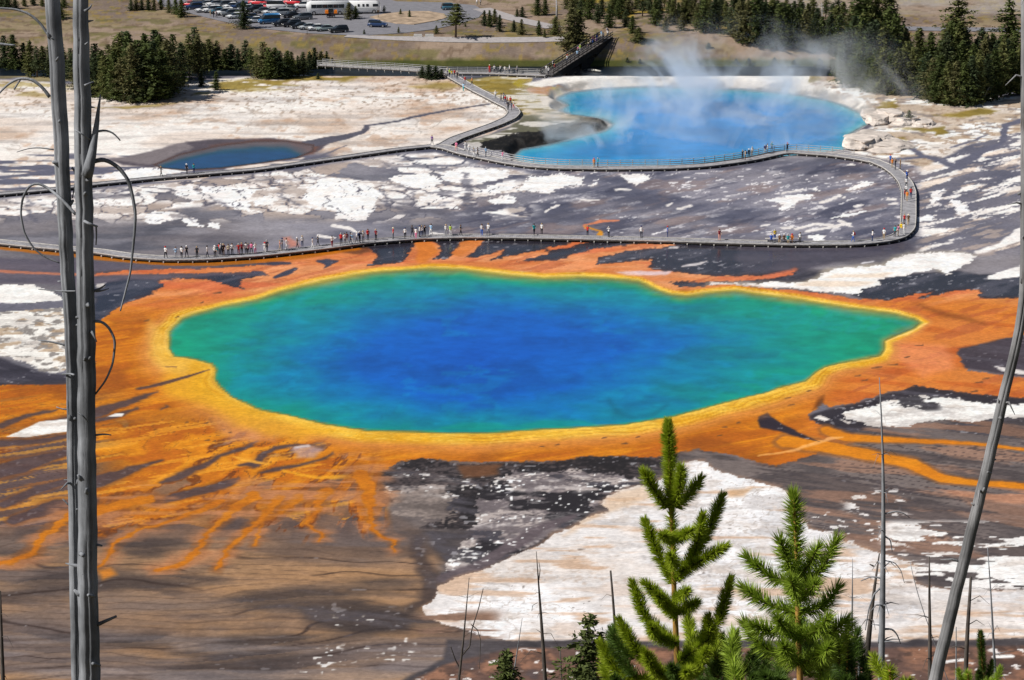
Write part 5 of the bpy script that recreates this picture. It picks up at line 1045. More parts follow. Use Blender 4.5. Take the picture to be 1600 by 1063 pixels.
def car(kind, colour, u, v, yaw, label, group="cars in the parking lot", z=.10):
    p = hit(u, v); me, gl, rf, ax, secs = car_meshes(kind)
    root = empty("car" if kind != 'van' else "van", (p[0], p[1], p[2] + z), yaw); tag(root, label, "car" if kind != 'van' else "van", group)
    for nm, m in (("body", me), ("roof", rf)):
        o = link(nm, m, root); o.material_slots[0].link = 'OBJECT'; o.material_slots[0].material = PAINT[colour]
    link("windows", gl, root)
    hw = max(q[3] for q in secs) - .1
    for x in ax:
        for sy in (-1, 1):
            w = link("wheel", WH[0], root); w.location = (x, sy * hw, .34); r = link("rim", WH[1], w)
    for x, nm, mt in ((secs[-1][0] - .03, "headlight", LAMP), (secs[0][0] + .03, "tail_light", TAIL)):
        for sy in (-1, 1):
            key = nm
            if key not in CARM: e = MB(); e.box((0, 0, 0), (.12, .34, .16), 0, .9); CARM[key] = e.mesh(nm, False, [mt])
            o = link(nm, CARM[key], root); o.location = (x, sy * .52, secs[-1][2] - .12 if nm == "headlight" else secs[0][2] - .12)
    if "bumper" not in CARM: e = MB(); e.box((0, 0, 0), (.14, 1.45, .18), 0, .96); CARM["bumper"] = e.mesh("bumper", False, [TRIM])
    for x in (secs[-1][0], secs[0][0]): o = link("bumper", CARM["bumper"], root); o.location = (x, 0, .42)
    return root
Y1 = math.radians(205)     # noses toward the river, slanting left
FRONT = [('suv', 'darkblue', 303, 15, "dark blue SUV at the far left end of the front parking row"), ('sedan', 'white', 319, 19.5, "white sedan, leftmost white car of the front parking row"), ('suv', 'white', 331, 20, "white SUV beside the leftmost white sedan"), ('sedan', 'teal', 341, 21.5, "dark teal sedan between two white cars in the front row"), ('suv', 'white', 351, 24, "white SUV left of the lone dark parking-lot tree"), ('suv', 'grey', 360, 26, "dark grey SUV partly behind a white sedan near the lone tree"), ('sedan', 'white', 368, 29.5, "white sedan nose-in just left of the lone parking-lot tree"), ('sedan', 'darkblue', 393, 31.5, "dark blue sedan just right of the lone parking-lot tree"), ('sedan', 'white', 399, 36, "white sedan beside the tall blue van"), ('van', 'blue', 420, 37.5, "tall blue van in the middle of the front parking row"), ('suv', 'black', 441, 41.5, "left of the two black SUVs right of the blue van"), ('suv', 'black', 456, 42.5, "right of the two black SUVs right of the blue van"), ('sedan', 'black', 469, 45, "low black sedan right of the two black SUVs"), ('sedan', 'silver', 481, 46.5, "pale silver sedan right of the low black sedan"), ('sedan', 'white', 494, 48, "white sedan third from the right end of the front row"), ('sedan', 'green', 508, 49, "grey-green sedan second from the right end of the front row"), ('suv', 'black', 529, 51.5, "black SUV at the right end of the front parking row")]
for k, c, u, v, lab in FRONT: car(k, c, u, v, Y1 + rnd.uniform(-.05, .05), lab, "cars in the front parking row")
Y2 = math.radians(160)
for k, c, u, v, yw, lab in [('suv', 'grey', 473, 31.5, Y1, "dark grey SUV alone in the aisle behind the front row"), ('sedan', 'grey', 451, 18, Y2, "grey sedan in front of the white passenger van"), ('sedan', 'red', 413, 14, Y2, "bright red sedan left of the white passenger van"), ('sedan', 'red', 402, 8, Y2, "red car half hidden behind the bright red sedan"), ('van', 'white', 433, 14.5, math.radians(8), "white passenger van with open side door in the back row"), ('suv', 'red', 457, 8, Y2, "red SUV between the white passenger van and white SUV"), ('suv', 'white', 474, 13, math.radians(185), "white SUV left of the white coach"), ('suv', 'grey', 350, 12, Y1, "grey SUV in the second row at the left"), ('sedan', 'black', 332, 4, Y2, "black sedan at the top edge above the white cars"), ('suv', 'black', 311, 6, Y2, "black SUV at the far left of the second row"), ('sedan', 'red', 295, 11, Y2, "dark red car at the left end of the lot"), ('suv', 'darkblue', 590, 43, math.radians(-8), "dark SUV driving through the loop in front of the island"), ('suv', 'teal', 704, 16, math.radians(10), "teal SUV half hidden behind the tall lone pine"), ('sedan', 'white', 346, 3, Y2, "white sedan at the top edge beside a black one")]:
    car(k, c, u, v, yw, lab)
for i, (k, c, u, v) in enumerate([('sedan', 'silver', 322, 10), ('suv', 'white', 336, 11), ('sedan', 'white', 362, 13.5), ('suv', 'darkblue', 374, 15), ('sedan', 'silver', 386, 17), ('suv', 'black', 398, 19), ('sedan', 'grey', 410, 21), ('sedan', 'white', 424, 22.5), ('suv', 'silver', 438, 24.5), ('sedan', 'black', 455, 28)]):
    car(k, c, u, v, Y1 + rnd.uniform(-.06, .06), "%s %s in the middle parking row, %s from left" % ({'darkblue': 'dark blue'}.get(c, c), 'SUV' if k == 'suv' else k, ordinal(i + 1)), "cars in the middle parking row")
def coach(u, v, yaw, L, label, name, h=3.3, seat=True):
    p = hit(u, v); root = empty(name, (p[0], p[1], p[2] + .1), yaw); tag(root, label, "bus" if name != "motorhome" else "motorhome")
    b = loft([(-L / 2, .5, h - .25, 1.15, 1.1), (-L / 2 + .15, .35, h, 1.25, 1.2), (L / 2 - 1.2, .35, h, 1.25, 1.2), (L / 2 - .25, .35, h - .35, 1.22, 1.12), (L / 2, .45, h - 1.3, 1.12, 1.05)]); o = link("body", b.mesh("body", True, [PAINT['white']]), root)
    for s in (-1, 1):
        if seat:
            n = int(L / 1.7)
            for i in range(n):
                e = MB(); e.box((-L / 2 + 1.2 + (i + .5) * (L - 2.4) / n, s * 1.235, h * .66), ((L - 2.4) / n * .94, .05, h * .27)); link("window", e.mesh("window", False, [GLASS]), root)
        else:
            for x, w in ((-L * .36, .8), (-L * .1, .45), (L * .03, .45), (L * .14, .6), (L * .36, 1.3)):
                e = MB(); e.box((x, s * 1.24, h * .68), (w, .05, .62)); link("window", e.mesh("window", False, [GLASS]), root)
            e = MB(); e.box((0, s * 1.24, h * .42), (L * .8, .045, .16)); link("stripe", e.mesh("stripe", False, [PAINT['silver']]), root)
        for x in (-L * .28, L * .32):
            w = link("wheel", WHB[0], root); w.location = (x, s * 1.12, .5); link("rim", WHB[1], w)
        e = MB(); e.box((L / 2 - .12, s * .85, .75), (.2, .3, .2)); link("headlight", e.mesh("headlight", False, [LAMP]), root)
    e = MB(); e.box((L / 2 - .55, 0, h * .68), (.35, 2.15, h * .4), 0, .82); link("windscreen", e.mesh("windscreen", False, [GLASS]), root)
    e = MB(); e.box((-L * .15, 0, h + .08), (1.2, .9, .2), 0, .85); link("roof_unit", e.mesh("roof_unit", False, [PAINT['silver']]), root)
coach(512, 23.5, math.radians(186), 10.5, "white motor coach with dark window band left of the motorhome", "coach")
coach(566, 21.5, math.radians(4), 9.0, "white motorhome with small square windows at the right of the coach", "motorhome", 3.1, False)
coach(520, 12.5, math.radians(184), 13.0, "long white coach parked behind the other coach and motorhome", "coach", 3.5)
coach(388, 6.5, math.radians(184), 10.0, "white coach at the top edge behind the red cars", "coach", 3.2)
def utility_cart(u, v):
    p = hit(u, v); r = empty("utility_cart", (p[0], p[1], p[2] + .1), .1); tag(r, "orange and black utility cart beside the white coach", "cart")
    e = MB(); e.box((0, 0, .75), (2.1, 1.3, .9), 0, .95); link("bin", e.mesh("bin", False, [material("dark_bin", (.04, .03, .035), .7)]), r)
    om = material("orange_panel", (.85, .22, .01), .5)
    for x in (-1.0, 1.15): e = MB(); e.box((x, -.2, 1.5), (.8, 1.2, .75), 0, .9); link("orange_panel", e.mesh("orange_panel", False, [om]), r)
    e = MB(); e.box((0, 0, 1.85), (1.4, 1.2, .9), 0, .8); link("cab", e.mesh("cab", False, [GLASS]), r)
    for x in (-.7, .7):
        for y in (-.6, .6): w = link("wheel", WH[0], r); w.location = (x, y, .34); link("rim", WH[1], w)
utility_cart(517, 28.5)
def sign_post(u, v, label, h=2.0, wide=.6):
    p = hit(u, v); r = empty("sign_post", p); tag(r, label, "sign"); e = MB(); e.box((0, 0, h / 2), (.1, .1, h)); link("post", e.mesh("post", False, [DARKW]), r)
    e = MB(); e.box((0, -.07, h - .25), (wide, .04, .5)); link("panel", e.mesh("panel", False, [material("sign_panel", (.10, .07, .05), .7)]), r)
sign_post(591, 29, "small dark sign on a post at the left tip of the soil island"); sign_post(480, 54, "thin dark post at the edge of the lot below the silver sedan", 1.8, .25)
# ------------------------------------------------------------------ conifers beyond the basin
BARK = material("bark", (.14, .10, .075), .95, .1, .3, 5); SNAGM = material("bleached_wood", (.36, .35, .35), .9, .15, .25, 4)
GREEN = [material("pine_needles_%d" % i, c, .75, .2, .4, .9, transl=.15) for i, c in enumerate([(.058, .076, .020), (.078, .098, .026), (.105, .112, .034), (.040, .056, .022), (.12, .115, .045), (.066, .082, .034)])]
def conifer(name, H, wid, seed, open_=0.0, lean=0.0):
    """crown mesh of drooping needle sprays on whorled limbs, plus a trunk; base at the origin"""
    r = random.Random(seed); nr = np.random.RandomState(seed); V_, F_ = [], []
    z0 = H * (.06 + .35 * open_); nb = int(26 - 8 * open_); tr = MB()
    tr.tube([(0, 0, -.4), (lean * .3, 0, H * .4), (lean, 0, H * .98)], [H * .018 + .04, H * .013, .02], 6)
    for i in range(nb):
        f = (i + r.random() * .8) / nb; z = z0 + (H - z0) * f; prof = ((1 - f) ** r.choice([.62, .72, .8])) * (.55 + .45 * min(1, f * 6 + .25)) + .04
        n = r.choice([5, 6, 7]) if not open_ else r.choice([3, 4, 5]); a0 = r.random() * 6.28
        for k in range(n):
            a = a0 + 6.283 * k / n + r.uniform(-.35, .35); Lb = wid * prof * r.uniform(.55, 1.1) * (1 + .38 * math.sin(a * 2 + seed + f * 5) * (1 - f) + .22 * math.sin(a * 3 + f * 11 + seed * 2)) * (1.25 if r.random() < .1 else 1); dr = -.22 - .12 * (1 - f) + r.uniform(-.1, .25)
            cx, cy = math.cos(a), math.sin(a); lx = lean * f
            m = max(3, int(Lb / (H * .018)))
            for j in range(m):
                t = (j + .6) / m; px, py, pz = lx + cx * Lb * t, cy * Lb * t, z + Lb * dr * t * .8 + .12 * Lb * t * t
                s = H * .030 * (1.25 - .55 * t) * r.uniform(.7, 1.35)
                for q in range(2):
                    d = nr.normal(size=(2, 3)); d[:, 2] *= .55; d /= np.linalg.norm(d, axis=1)[:, None]; e1 = d[0] * s * 1.5 + np.array((cx, cy, -.1)) * s * .7; e2 = d[1] * s
                    b = len(V_); o = np.array((px, py, pz)) + nr.normal(size=3) * s * .5
                    V_ += [tuple(o - e1 * .5), tuple(o + e2 * .6), tuple(o + e1 * .7), tuple(o - e2 * .5)]; F_.append((b, b + 1, b + 2, b + 3))
    for j in range(6):
        b = len(V_); a = r.random() * 6.28; V_ += [(lean, 0, H * 1.02), (lean + .16 * math.cos(a), .16 * math.sin(a), H * .93), (lean - .1 * math.cos(a), -.1 * math.sin(a), H * .91)]; F_.append((b, b + 1, b + 2))
    me = bpy.data.meshes.new(name + "_crown"); me.from_pydata(V_, [], F_); me.update()
    return tr.mesh(name + "_trunk", True, [BARK]), me
CON = [conifer("fir", 10, 2.9, 1), conifer("fir", 10, 2.4, 2), conifer("fir", 10, 3.4, 3), conifer("fir", 10, 2.8, 4), conifer("pine", 10, 3.0, 5, .55, .3), conifer("pine", 10, 2.6, 6, .9, -.25), conifer("fir", 10, 4.2, 7)]
for _, c in CON: c.materials.append(None)
def tree(u, v, hpx, label, group, var=None, wide=1.0, g=None, name="conifer_tree", flat=False):
    p = hit(u, v) if not flat else (*[float(t) for t in plane_pt(u, v)], 0.0)
    sc = FPX / (p[1] * CP + (CAMH - p[2]) * SP); H = hpx / (sc * .965); k = rnd.choice([0, 1, 2, 3, 0, 1, 2, 3, 4, 6]) if var is None else var
    root = empty(name, (p[0], p[1], p[2] - .05), rnd.uniform(0, 6.28)); root.scale = (H / 10 * wide, H / 10 * wide, H / 10)
    tag(root, label, "tree", group); link("trunk", CON[k][0], root); c = link("crown", CON[k][1], root)
    c.material_slots[0].link = 'OBJECT'; c.material_slots[0].material = GREEN[rnd.randrange(6) if g is None else g]
    return root
LG = []
for u, v, h in [(8, 112, 62), (22, 114, 70), (38, 112, 48), (48, 119, 52), (58, 121, 46), (68, 116, 50), (80, 120, 52), (98, 122, 50), (112, 124, 55), (150, 130, 60), (160, 142, 60), (172, 134, 66), (150, 150, 62), (165, 154, 70), (180, 156, 84), (190, 142, 88), (193, 158, 78), (203, 150, 92), (207, 160, 86), (216, 146, 90), (219, 159, 80), (229, 138, 88), (232, 158, 84), (241, 146, 94), (244, 157, 76), (252, 140, 88), (255, 154, 86), (263, 148, 84), (268, 138, 78), (272, 130, 70), (284, 124, 66), (296, 120, 70), (306, 116, 68), (310, 118, 62), (318, 112, 54), (328, 116, 56), (340, 114, 46), (352, 116, 48), (362, 113, 44), (372, 117, 50), (384, 116, 52), (392, 119, 42), (402, 121, 44), (412, 122, 54), (421, 124, 56), (430, 120, 46), (437, 123, 48), (450, 121, 44), (456, 118, 38), (466, 119, 36), (474, 118, 38), (484, 116, 34), (492, 113, 38), (502, 114, 36), (511, 113, 30), (519, 111, 26), (200, 135, 80), (225, 128, 76), (246, 130, 78), (182, 126, 64), (136, 150, 58), (124, 140, 60)]:
    LG.append((u, v, h))
for nm, L_ in (("front", [t for t in LG if t[1] >= 145]), ("middle", [t for t in LG if 125 <= t[1] < 145]), ("back", [t for t in LG if t[1] < 125])):
    for i, (u, v, h) in enumerate(sorted(L_)): tree(u, v, h * rnd.uniform(.78, 1.06), "dark conifer in the %s of the left grove, %s from left" % (nm, ordinal(i + 1)), "conifers of the left grove", None, rnd.uniform(1.1, 1.6))
tree(315, 136, 27, "small conifer standing alone on white ground, left of a pair", None, 2, 1.2); tree(338, 141, 29, "small conifer standing alone on white ground, right of a pair", None, 0, 1.2)
tree(497, 124, 10, "tiny green shrub in yellow grass below the left grove", None, 6, 1.5, name="shrub")
for i, (u, v, h, w) in enumerate([(660, 122, 18, 1.5), (670, 124, 22, 1.6), (681, 124, 20, 1.7), (690, 122, 14, 1.6)]):
    tree(u, v, h, "low dark conifer bush beside the top boardwalk junction, %s from left" % ordinal(i + 1), "bushes at the top junction", 6, w, 3, "conifer_bush")
FR = [(1312, 118, 50), (1322, 126, 56), (1334, 131, 62), (1345, 137, 66), (1356, 140, 70), (1366, 143, 74), (1378, 146, 70), (1390, 147, 68), (1402, 148, 72), (1414, 147, 70), (1426, 148, 72), (1438, 149, 70), (1447, 154, 66), (1456, 158, 68), (1468, 161, 70), (1480, 163, 74), (1492, 164, 70), (1504, 165, 72), (1516, 165, 68), (1528, 163, 74), (1540, 160, 72), (1552, 156, 76), (1564, 152, 78), (1578, 149, 80), (1592, 147, 82), (1608, 146, 80)]
for i, (u, v, h) in enumerate(FR): tree(u, v, h * rnd.uniform(.8, 1.15), "front-row conifer of the grove right of the crater, %s from left" % ordinal(i + 1), "conifers of the right grove", None, rnd.uniform(1.0, 1.4))
for row, (vv, hh) in enumerate([(134, 84), (124, 90), (118, 92)]):
    for i in range(17):
        u = 1322 + row * 6 + i * 17.5 + rnd.uniform(-6, 6); v = vv + rnd.uniform(-5, 5) + (6 if 1440 < u < 1540 else 0)
        tree(u, max(v, 117), hh * rnd.uniform(.72, 1.1) * (.8 if 1400 < u < 1475 or u > 1500 else 1.05), "%s-row conifer of the grove right of the crater, %s from left" % (("second", "third", "fourth")[row], ordinal(i + 1)), "conifers of the right grove", None, rnd.uniform(1.0, 1.4))
for u, v, h, var, w in [(1346, 96, 108, 0, 1.5), (1366, 98, 112, 6, 1.0), (1386, 92, 98, 2, 1.4), (1330, 92, 80, 3, 1.4)]:
    tree(u, v, h, {1346: "tall full conifer", 1366: "broadest tall conifer", 1386: "rightmost tall conifer", 1330: "shortest tall conifer"}[u] + " rising at the left of the right-hand grove", "tall conifers at the grove's left", var, w)
tree(1491, 84, 92, "tall open-crowned pine rising above the right grove, cut by the top edge", None, 4, 1.5, 2, "pine_tree"); tree(1578, 90, 86, "round-crowned pine above the right grove near the frame edge", None, 4, 1.6, 1, "pine_tree")
MID = [(205, 17, 18), (213, 16, 20), (222, 16, 18), (232, 16, 20), (241, 16, 18), (252, 15, 22), (264, 20, 22), (275, 23, 24), (284, 27, 28)]
for u, v, h in MID: tree(u, v, h, "small dark conifer left of the parking lot, %s from left of its clump" % ordinal(int(np.searchsorted([205, 213, 222, 232, 241, 252, 264, 275, 284], u)) + 1), "conifers left of the parking lot", None, 1.5)
for u, v, h in [(2, 12, 22), (12, 14, 24), (24, 14, 20), (38, 10, 18), (52, 8, 20), (66, 10, 16), (88, 28, 26), (95, 30, 24), (100, 12, 18)]: tree(u, v, h, "dark conifer at the top left corner, %s from left" % ordinal(int(np.searchsorted([2, 12, 24, 38, 52, 66, 88, 95, 100], u)) + 1), "conifers at the top left corner", None, 1.5)
tree(381, 45, 42, "lone dark leafy conifer standing in front of the parked cars", None, 6, 1.1, 3); tree(712, 59, 52, "tall thin-trunked pine standing between loop road and river path", None, 5, 1.9, 2, "pine_tree")
LONE = [(682, 53, 13, "beside the bare loop-road verge"), (623, 52, 10, "below the tan island"), (569, 54, 8, "at the lot's lower corner"), (626, 24, 10, "at the left of the soil island"), (640, 28, 12, "in the middle of the soil island"), (727, 42, 7, "right of the tall thin pine"), (545, 31, 26, "in front of the motorhome"), (556, 30, 20, "beside the motorhome's front"), (600, 21, 12, "right of the motorhome"), (757, 41, 24, "leftmost of the four by the side road"), (765, 42, 25, "second of the four by the side road"), (773, 37, 22, "third of the four by the side road"), (781, 50, 26, "nearest of the four by the side road"), (803, 50, 18, "first along the river path after the side road"), (815, 55, 24, "second along the river path after the side road"), (842, 55, 22, "squat one left of the bridge pine"), (851, 59, 13, "smallest beside the bridge pine"), (868, 55, 28, "slim one behind the bridge pine"), (808, 27, 13, "on the grassy rise above the side road"), (816, 27, 16, "right-hand one on the grassy rise above the side road")]
for u, v, h, s in LONE: tree(u, v, h, "small green conifer " + s, "small conifers round the loop road", None, 1.35)
for u, v, h, s, w in [(893, 80, 66, "large dark pine at the left of the footbridge top", 1.5), (904, 74, 58, "second dark pine behind the footbridge, right of the largest", 1.4), (998, 66, 22, "broad dark bush-like conifer on the mauve slope right of the bridge", 2.2), (1040, 50, 24, "slim conifer right of the broad bush on the slope", 1.4), (978, 42, 26, "conifer upslope left of the broad bush", 1.5), (988, 52, 26, "conifer directly behind the broad bush", 1.5), (1107, 76, 9, "tiny round bush low on the far slope under the steam", 2.0), (952, 44, 36, "thin conifer just right of the bridge top", 1.2), (940, 26, 30, "open conifer upslope of the bridge top", 1.4), (840, 24, 30, "conifer at the top edge left of the bridge", 1.3), (852, 24, 26, "conifer at the top edge beside the bridge-side trees", 1.3)]:
    tree(u, v, h, s, "conifers round the footbridge", 0 if w < 2 else 6, w)
LB = [(885, 14, 26), (900, 16, 24), (912, 10, 22), (926, 14, 22), (962, 16, 26), (975, 12, 24), (1004, 26, 28), (1016, 20, 26), (1030, 30, 30), (1046, 22, 28), (1060, 28, 26), (1068, 18, 24), (1084, 34, 34), (1100, 52, 50), (1110, 40, 36), (1095, 22, 26), (1120, 26, 24), (1128, 14, 20), (893, 24, 26), (907, 26, 24), (920, 30, 28), (934, 36, 30), (968, 30, 34), (982, 22, 30), (995, 14, 24), (1010, 10, 22), (1024, 40, 34), (1038, 12, 24), (1052, 38, 34), (1072, 36, 36), (1078, 10, 24), (1106, 12, 24), (1116, 48, 42), (1124, 34, 34), (1134, 40, 40), (1090, 44, 36), (1066, 48, 26), (958, 24, 28)]
for u, v, h in LB:
    tree(u, v, h * rnd.uniform(.9, 1.2), "dark conifer in the loose band right of the bridge, %s from left" % ordinal(sorted(LB).index((u, v, h)) + 1), "loose conifers along the top right of the bridge", None, 1.5)
LC = [(1145, 58, 62), (1156, 64, 70), (1168, 68, 76), (1180, 70, 74), (1192, 72, 72), (1205, 66, 64), (1218, 76, 70), (1232, 74, 62), (1246, 76, 58), (1258, 78, 54), (1270, 80, 56), (1284, 80, 50), (1297, 84, 60), (1310, 88, 66), (1214, 40, 40), (1240, 44, 40), (1262, 50, 42), (1176, 34, 36), (1196, 30, 34), (1228, 26, 30), (1316, 60, 56), (1300, 52, 46), (1330, 44, 44), (1290, 30, 34), (1150, 44, 50), (1162, 30, 36), (1188, 48, 52), (1208, 50, 50), (1224, 58, 54), (1252, 60, 50), (1276, 60, 50), (1306, 70, 60), (1150, 20, 26), (1186, 18, 26), (1206, 20, 28), (1250, 24, 30), (1270, 34, 36), (1310, 30, 36), (1340, 60, 60), (1356, 50, 56)]
for u, v, h in LC:
    tree(u, v, h * rnd.uniform(.85, 1.1), "dark conifer in the thick stand behind the crater steam, %s from left" % ordinal(sorted(LC).index((u, v, h)) + 1), "conifers behind the crater", None, 1.35)
LS = [(1150, 100, 8), (1170, 101, 10), (1000, 99, 7), (1040, 99, 9), (1060, 100, 7), (1090, 100, 8), (1210, 102, 12), (1240, 104, 10), (980, 97, 7), (1280, 106, 14), (1300, 108, 16)]
for u, v, h in LS:
    tree(u, v, h, "low riverside shrub on the far bank, %s from left" % ordinal(sorted(LS).index((u, v, h)) + 1), "riverside shrubs", 6, 2.0, 2, "shrub")
# bare bleached trunks among the conifers
def snag_far(u0, v0, u1, v1, label, r=.16):
    a = Vector(hit(u0, v0)); b = at_depth(u1, v1, a.y + .5); root = empty("dead_tree", a); tag(root, label, "dead tree"); mb = MB()
    mb.tube([Vector((0, 0, -.3)), (b - a) * .5 + Vector((.08, 0, 0)), b - a], [r, r * .75, r * .3], 6); link("trunk", mb.mesh("trunk", True, [SNAGM]), root); k = MB()
    for t in (.35, .5, .62, .74, .85):
        p = (b - a) * t; s = rnd.choice([-1, 1]); k.tube([p, p + Vector((s * .5, .1, .25)), p + Vector((s * .9, .1, .2))], [.05, .035, .015], 4)
    tag(link("branches", k.mesh("branches", True, [SNAGM]), root), kind="stuff")
snag_far(1320, 78, 1305, 43, "white dead trunk leaning left at the edge of the right grove", .32)
snag_far(1285, 66, 1284, 4, "grey dead trunk standing in the stand behind the crater"); snag_far(1256, 40, 1255, 14, "thin grey dead trunk above the crater stand", .14); snag_far(1372, 141, 1370, 108, "thin pale dead trunk at the front of the right grove", .1)
snag_far(870, 30, 869, -6, "tall grey dead trunk above the bridge pines", .3); snag_far(1508, 162, 1500, 132, "pale dead shrub-like trunk low in the right grove", .1); snag_far(1532, 162, 1546, 134, "pale forked dead trunk low in the right grove near the edge", .12)
lg = MB(); p0 = Vector((*[float(t) for t in plane_pt(919, 109.5, -1.3)], -1.3)); p1 = Vector((*[float(t) for t in plane_pt(939, 112, -1.3)], -1.25)); lg.tube([p0, (p0 + p1) / 2 + Vector((0, .1, .05)), p1], [.22, .26, .18], 8)
tag(link("driftwood_log", lg.mesh("driftwood_log", True, [material("pale_log", (.6, .57, .5), .9, .1, .2, 2)])), "pale log lying in the dark river right of the footbridge", "log")

# ------------------------------------------------------------------ rock ledges at the crater's right bank
ROCK = material("sinter_rock", (.56, .49, .43), .9, .15, .35, .9, .6, stretch=(.5, .5, 2.5))
def rock(u, v, sx, sy, sz, label, seed, z=-1.0):
    bm = bmesh.new(); bmesh.ops.create_icosphere(bm, subdivisions=4, radius=1.0); r = random.Random(seed)
    from mathutils import noise
    o = Vector((seed * 3.1, seed * 1.7, 0))
    for q in bm.verts:
        c = q.co.copy(); n = noise.fractal(c * 1.3 + o, 1.0, 2.0, 4); st = math.sin(c.z * 9 + n * 2.0) * .07; q.co = c * (1 + .28 * n) * 1.0; q.co.x += st * c.x; q.co.y += st * c.y * 1.5
        q.co.z = max(-.6, min(q.co.z, .62 + .06 * n))
        q.co.x *= sx; q.co.y *= sy; q.co.z *= sz
    me = bpy.data.meshes.new("rock_ledge"); bm.to_mesh(me); bm.free()
    x, y = [float(t) for t in plane_pt(u, v, 0)]; k = link("rock_ledge", me, None, ROCK); k.location = (x, y, z + sz * .45); k.rotation_euler = (0, 0, r.uniform(-.3, .3)); tag(k, label, "rock", "rock ledges of the crater rim")
rock(1346, 227, 3.2, 6, 2.3, "white layered ledge jutting into the crater's right end", 1); rock(1362, 219, 4.0, 6, 2.0, "pale flat ledge behind the jutting white one", 2); rock(1384, 229, 5.0, 6, 1.6, "low pale ledge between boardwalk and jutting white ledge", 3); rock(1372, 190, 2.2, 5, 2.0, "grey-white boulder at the waterline by the yellow shrub", 4); rock(1392, 186, 3.0, 5, 2.4, "largest grey boulder below the grassy bank", 5); rock(1412, 191, 2.6, 4, 2.0, "tan boulder right of the yellow-green shrub", 6); rock(1443, 194, 2.4, 4, 1.5, "low ochre boulder farthest right on the bank", 7); rock(1360, 176, 2.0, 5, 1.2, "small pale boulder at the top of the crater's right bank", 8)
tree(1420, 193, 20, "yellow-green shrub growing among the crater rim boulders", None, 6, 1.5, 2, "shrub", True)
# ------------------------------------------------------------------ hillside below the lookout: dead trunks and young pines
def hillz(y): return (187 - y) * .4144
def oldwood(name, dark, light, scale=6.0):
    m = bpy.data.materials.new(name); m.use_nodes = True; nt = m.node_tree; b = nt.nodes["Principled BSDF"]; L = nt.links.new
    tc = nt.nodes.new("ShaderNodeTexCoord"); mp = nt.nodes.new("ShaderNodeMapping"); mp.inputs["Scale"].default_value = (scale, scale, scale * .11)
    n = nt.nodes.new("ShaderNodeTexNoise"); n.inputs["Scale"].default_value = 3; n.inputs["Detail"].default_value = 8; n.inputs["Roughness"].default_value = .65
    cr = nt.nodes.new("ShaderNodeValToRGB"); cr.color_ramp.elements[0].position = .26; cr.color_ramp.elements[0].color = (*dark, 1); cr.color_ramp.elements[1].position = .6; cr.color_ramp.elements[1].color = (*light, 1)
    e = cr.color_ramp.elements.new(.40); e.color = (*[a * .8 + b_ * .2 for a, b_ in zip(light, dark)], 1)
    L(tc.outputs["Object"], mp.inputs[0]); L(mp.outputs[0], n.inputs[0]); L(n.outputs[0], cr.inputs[0]); L(cr.outputs[0], b.inputs["Base Color"])
    bp = nt.nodes.new("ShaderNodeBump"); bp.inputs["Strength"].default_value = .7; bp.inputs["Distance"].default_value = .02; L(n.outputs[0], bp.inputs["Height"]); L(bp.outputs[0], b.inputs["Normal"])
    n2 = nt.nodes.new("ShaderNodeTexNoise"); n2.inputs["Scale"].default_value = 2.2; n2.inputs["Detail"].default_value = 6; L(tc.outputs["Object"], n2.inputs[0])
    r2 = nt.nodes.new("ShaderNodeMapRange"); r2.inputs[1].default_value = .35; r2.inputs[2].default_value = .65; r2.inputs[3].default_value = .62; r2.inputs[4].default_value = 1.35; L(n2.outputs[0], r2.inputs[0])
    vm = nt.nodes.new("ShaderNodeVectorMath"); vm.operation = 'SCALE'; L(cr.outputs[0], vm.inputs[0]); L(r2.outputs[0], vm.inputs["Scale"]); L(vm.outputs[0], b.inputs["Base Color"])
    b.inputs["Roughness"].default_value = .8; b.inputs["Specular IOR Level"].default_value = .2; return m
GREYW = oldwood("silvered_deadwood", (.03, .031, .034), (.24, .25, .268), 4.0); BARKW = oldwood("patchy_bark_deadwood", (.05, .036, .028), (.24, .24, .245), 4.0); CHAR = oldwood("charred_deadwood", (.02, .018, .017), (.10, .085, .075)); TWIG = material("twig", (.12, .11, .11), .9, .1, .2, 8)
def trunk_path(pts, Y, seg_to_ground=True):
    """pts: (u, v, width) in image pixels, top to bottom, at distance Y -> world points and radii, run on down to the slope"""
    P = [at_depth(u, v, Y) for u, v, _ in pts]; k = (Y * CP + 30 * SP)
    R = []
    for (u, v, w), p in zip(pts, P): R.append(max(w, .6) * (p.y * CP + (CAMH - p.z) * SP) / FPX / 2)
    d = (P[-1] - P[-2]).normalized(); zb = hillz(Y) - .3
    if P[-1].z > zb: t = (P[-1].z - zb) / max(.3, -d.z); P.append(P[-1] + d * t); R.append(R[-1] * 1.08)
    return P[::-1], R[::-1]
def dense(P, R, step):
    A = np.array([[*p, r] for p, r in zip(P, R)]); A = smooth_path(resample(A, step), 3); return [Vector(a[:3]) for a in A], [float(a[3]) for a in A]
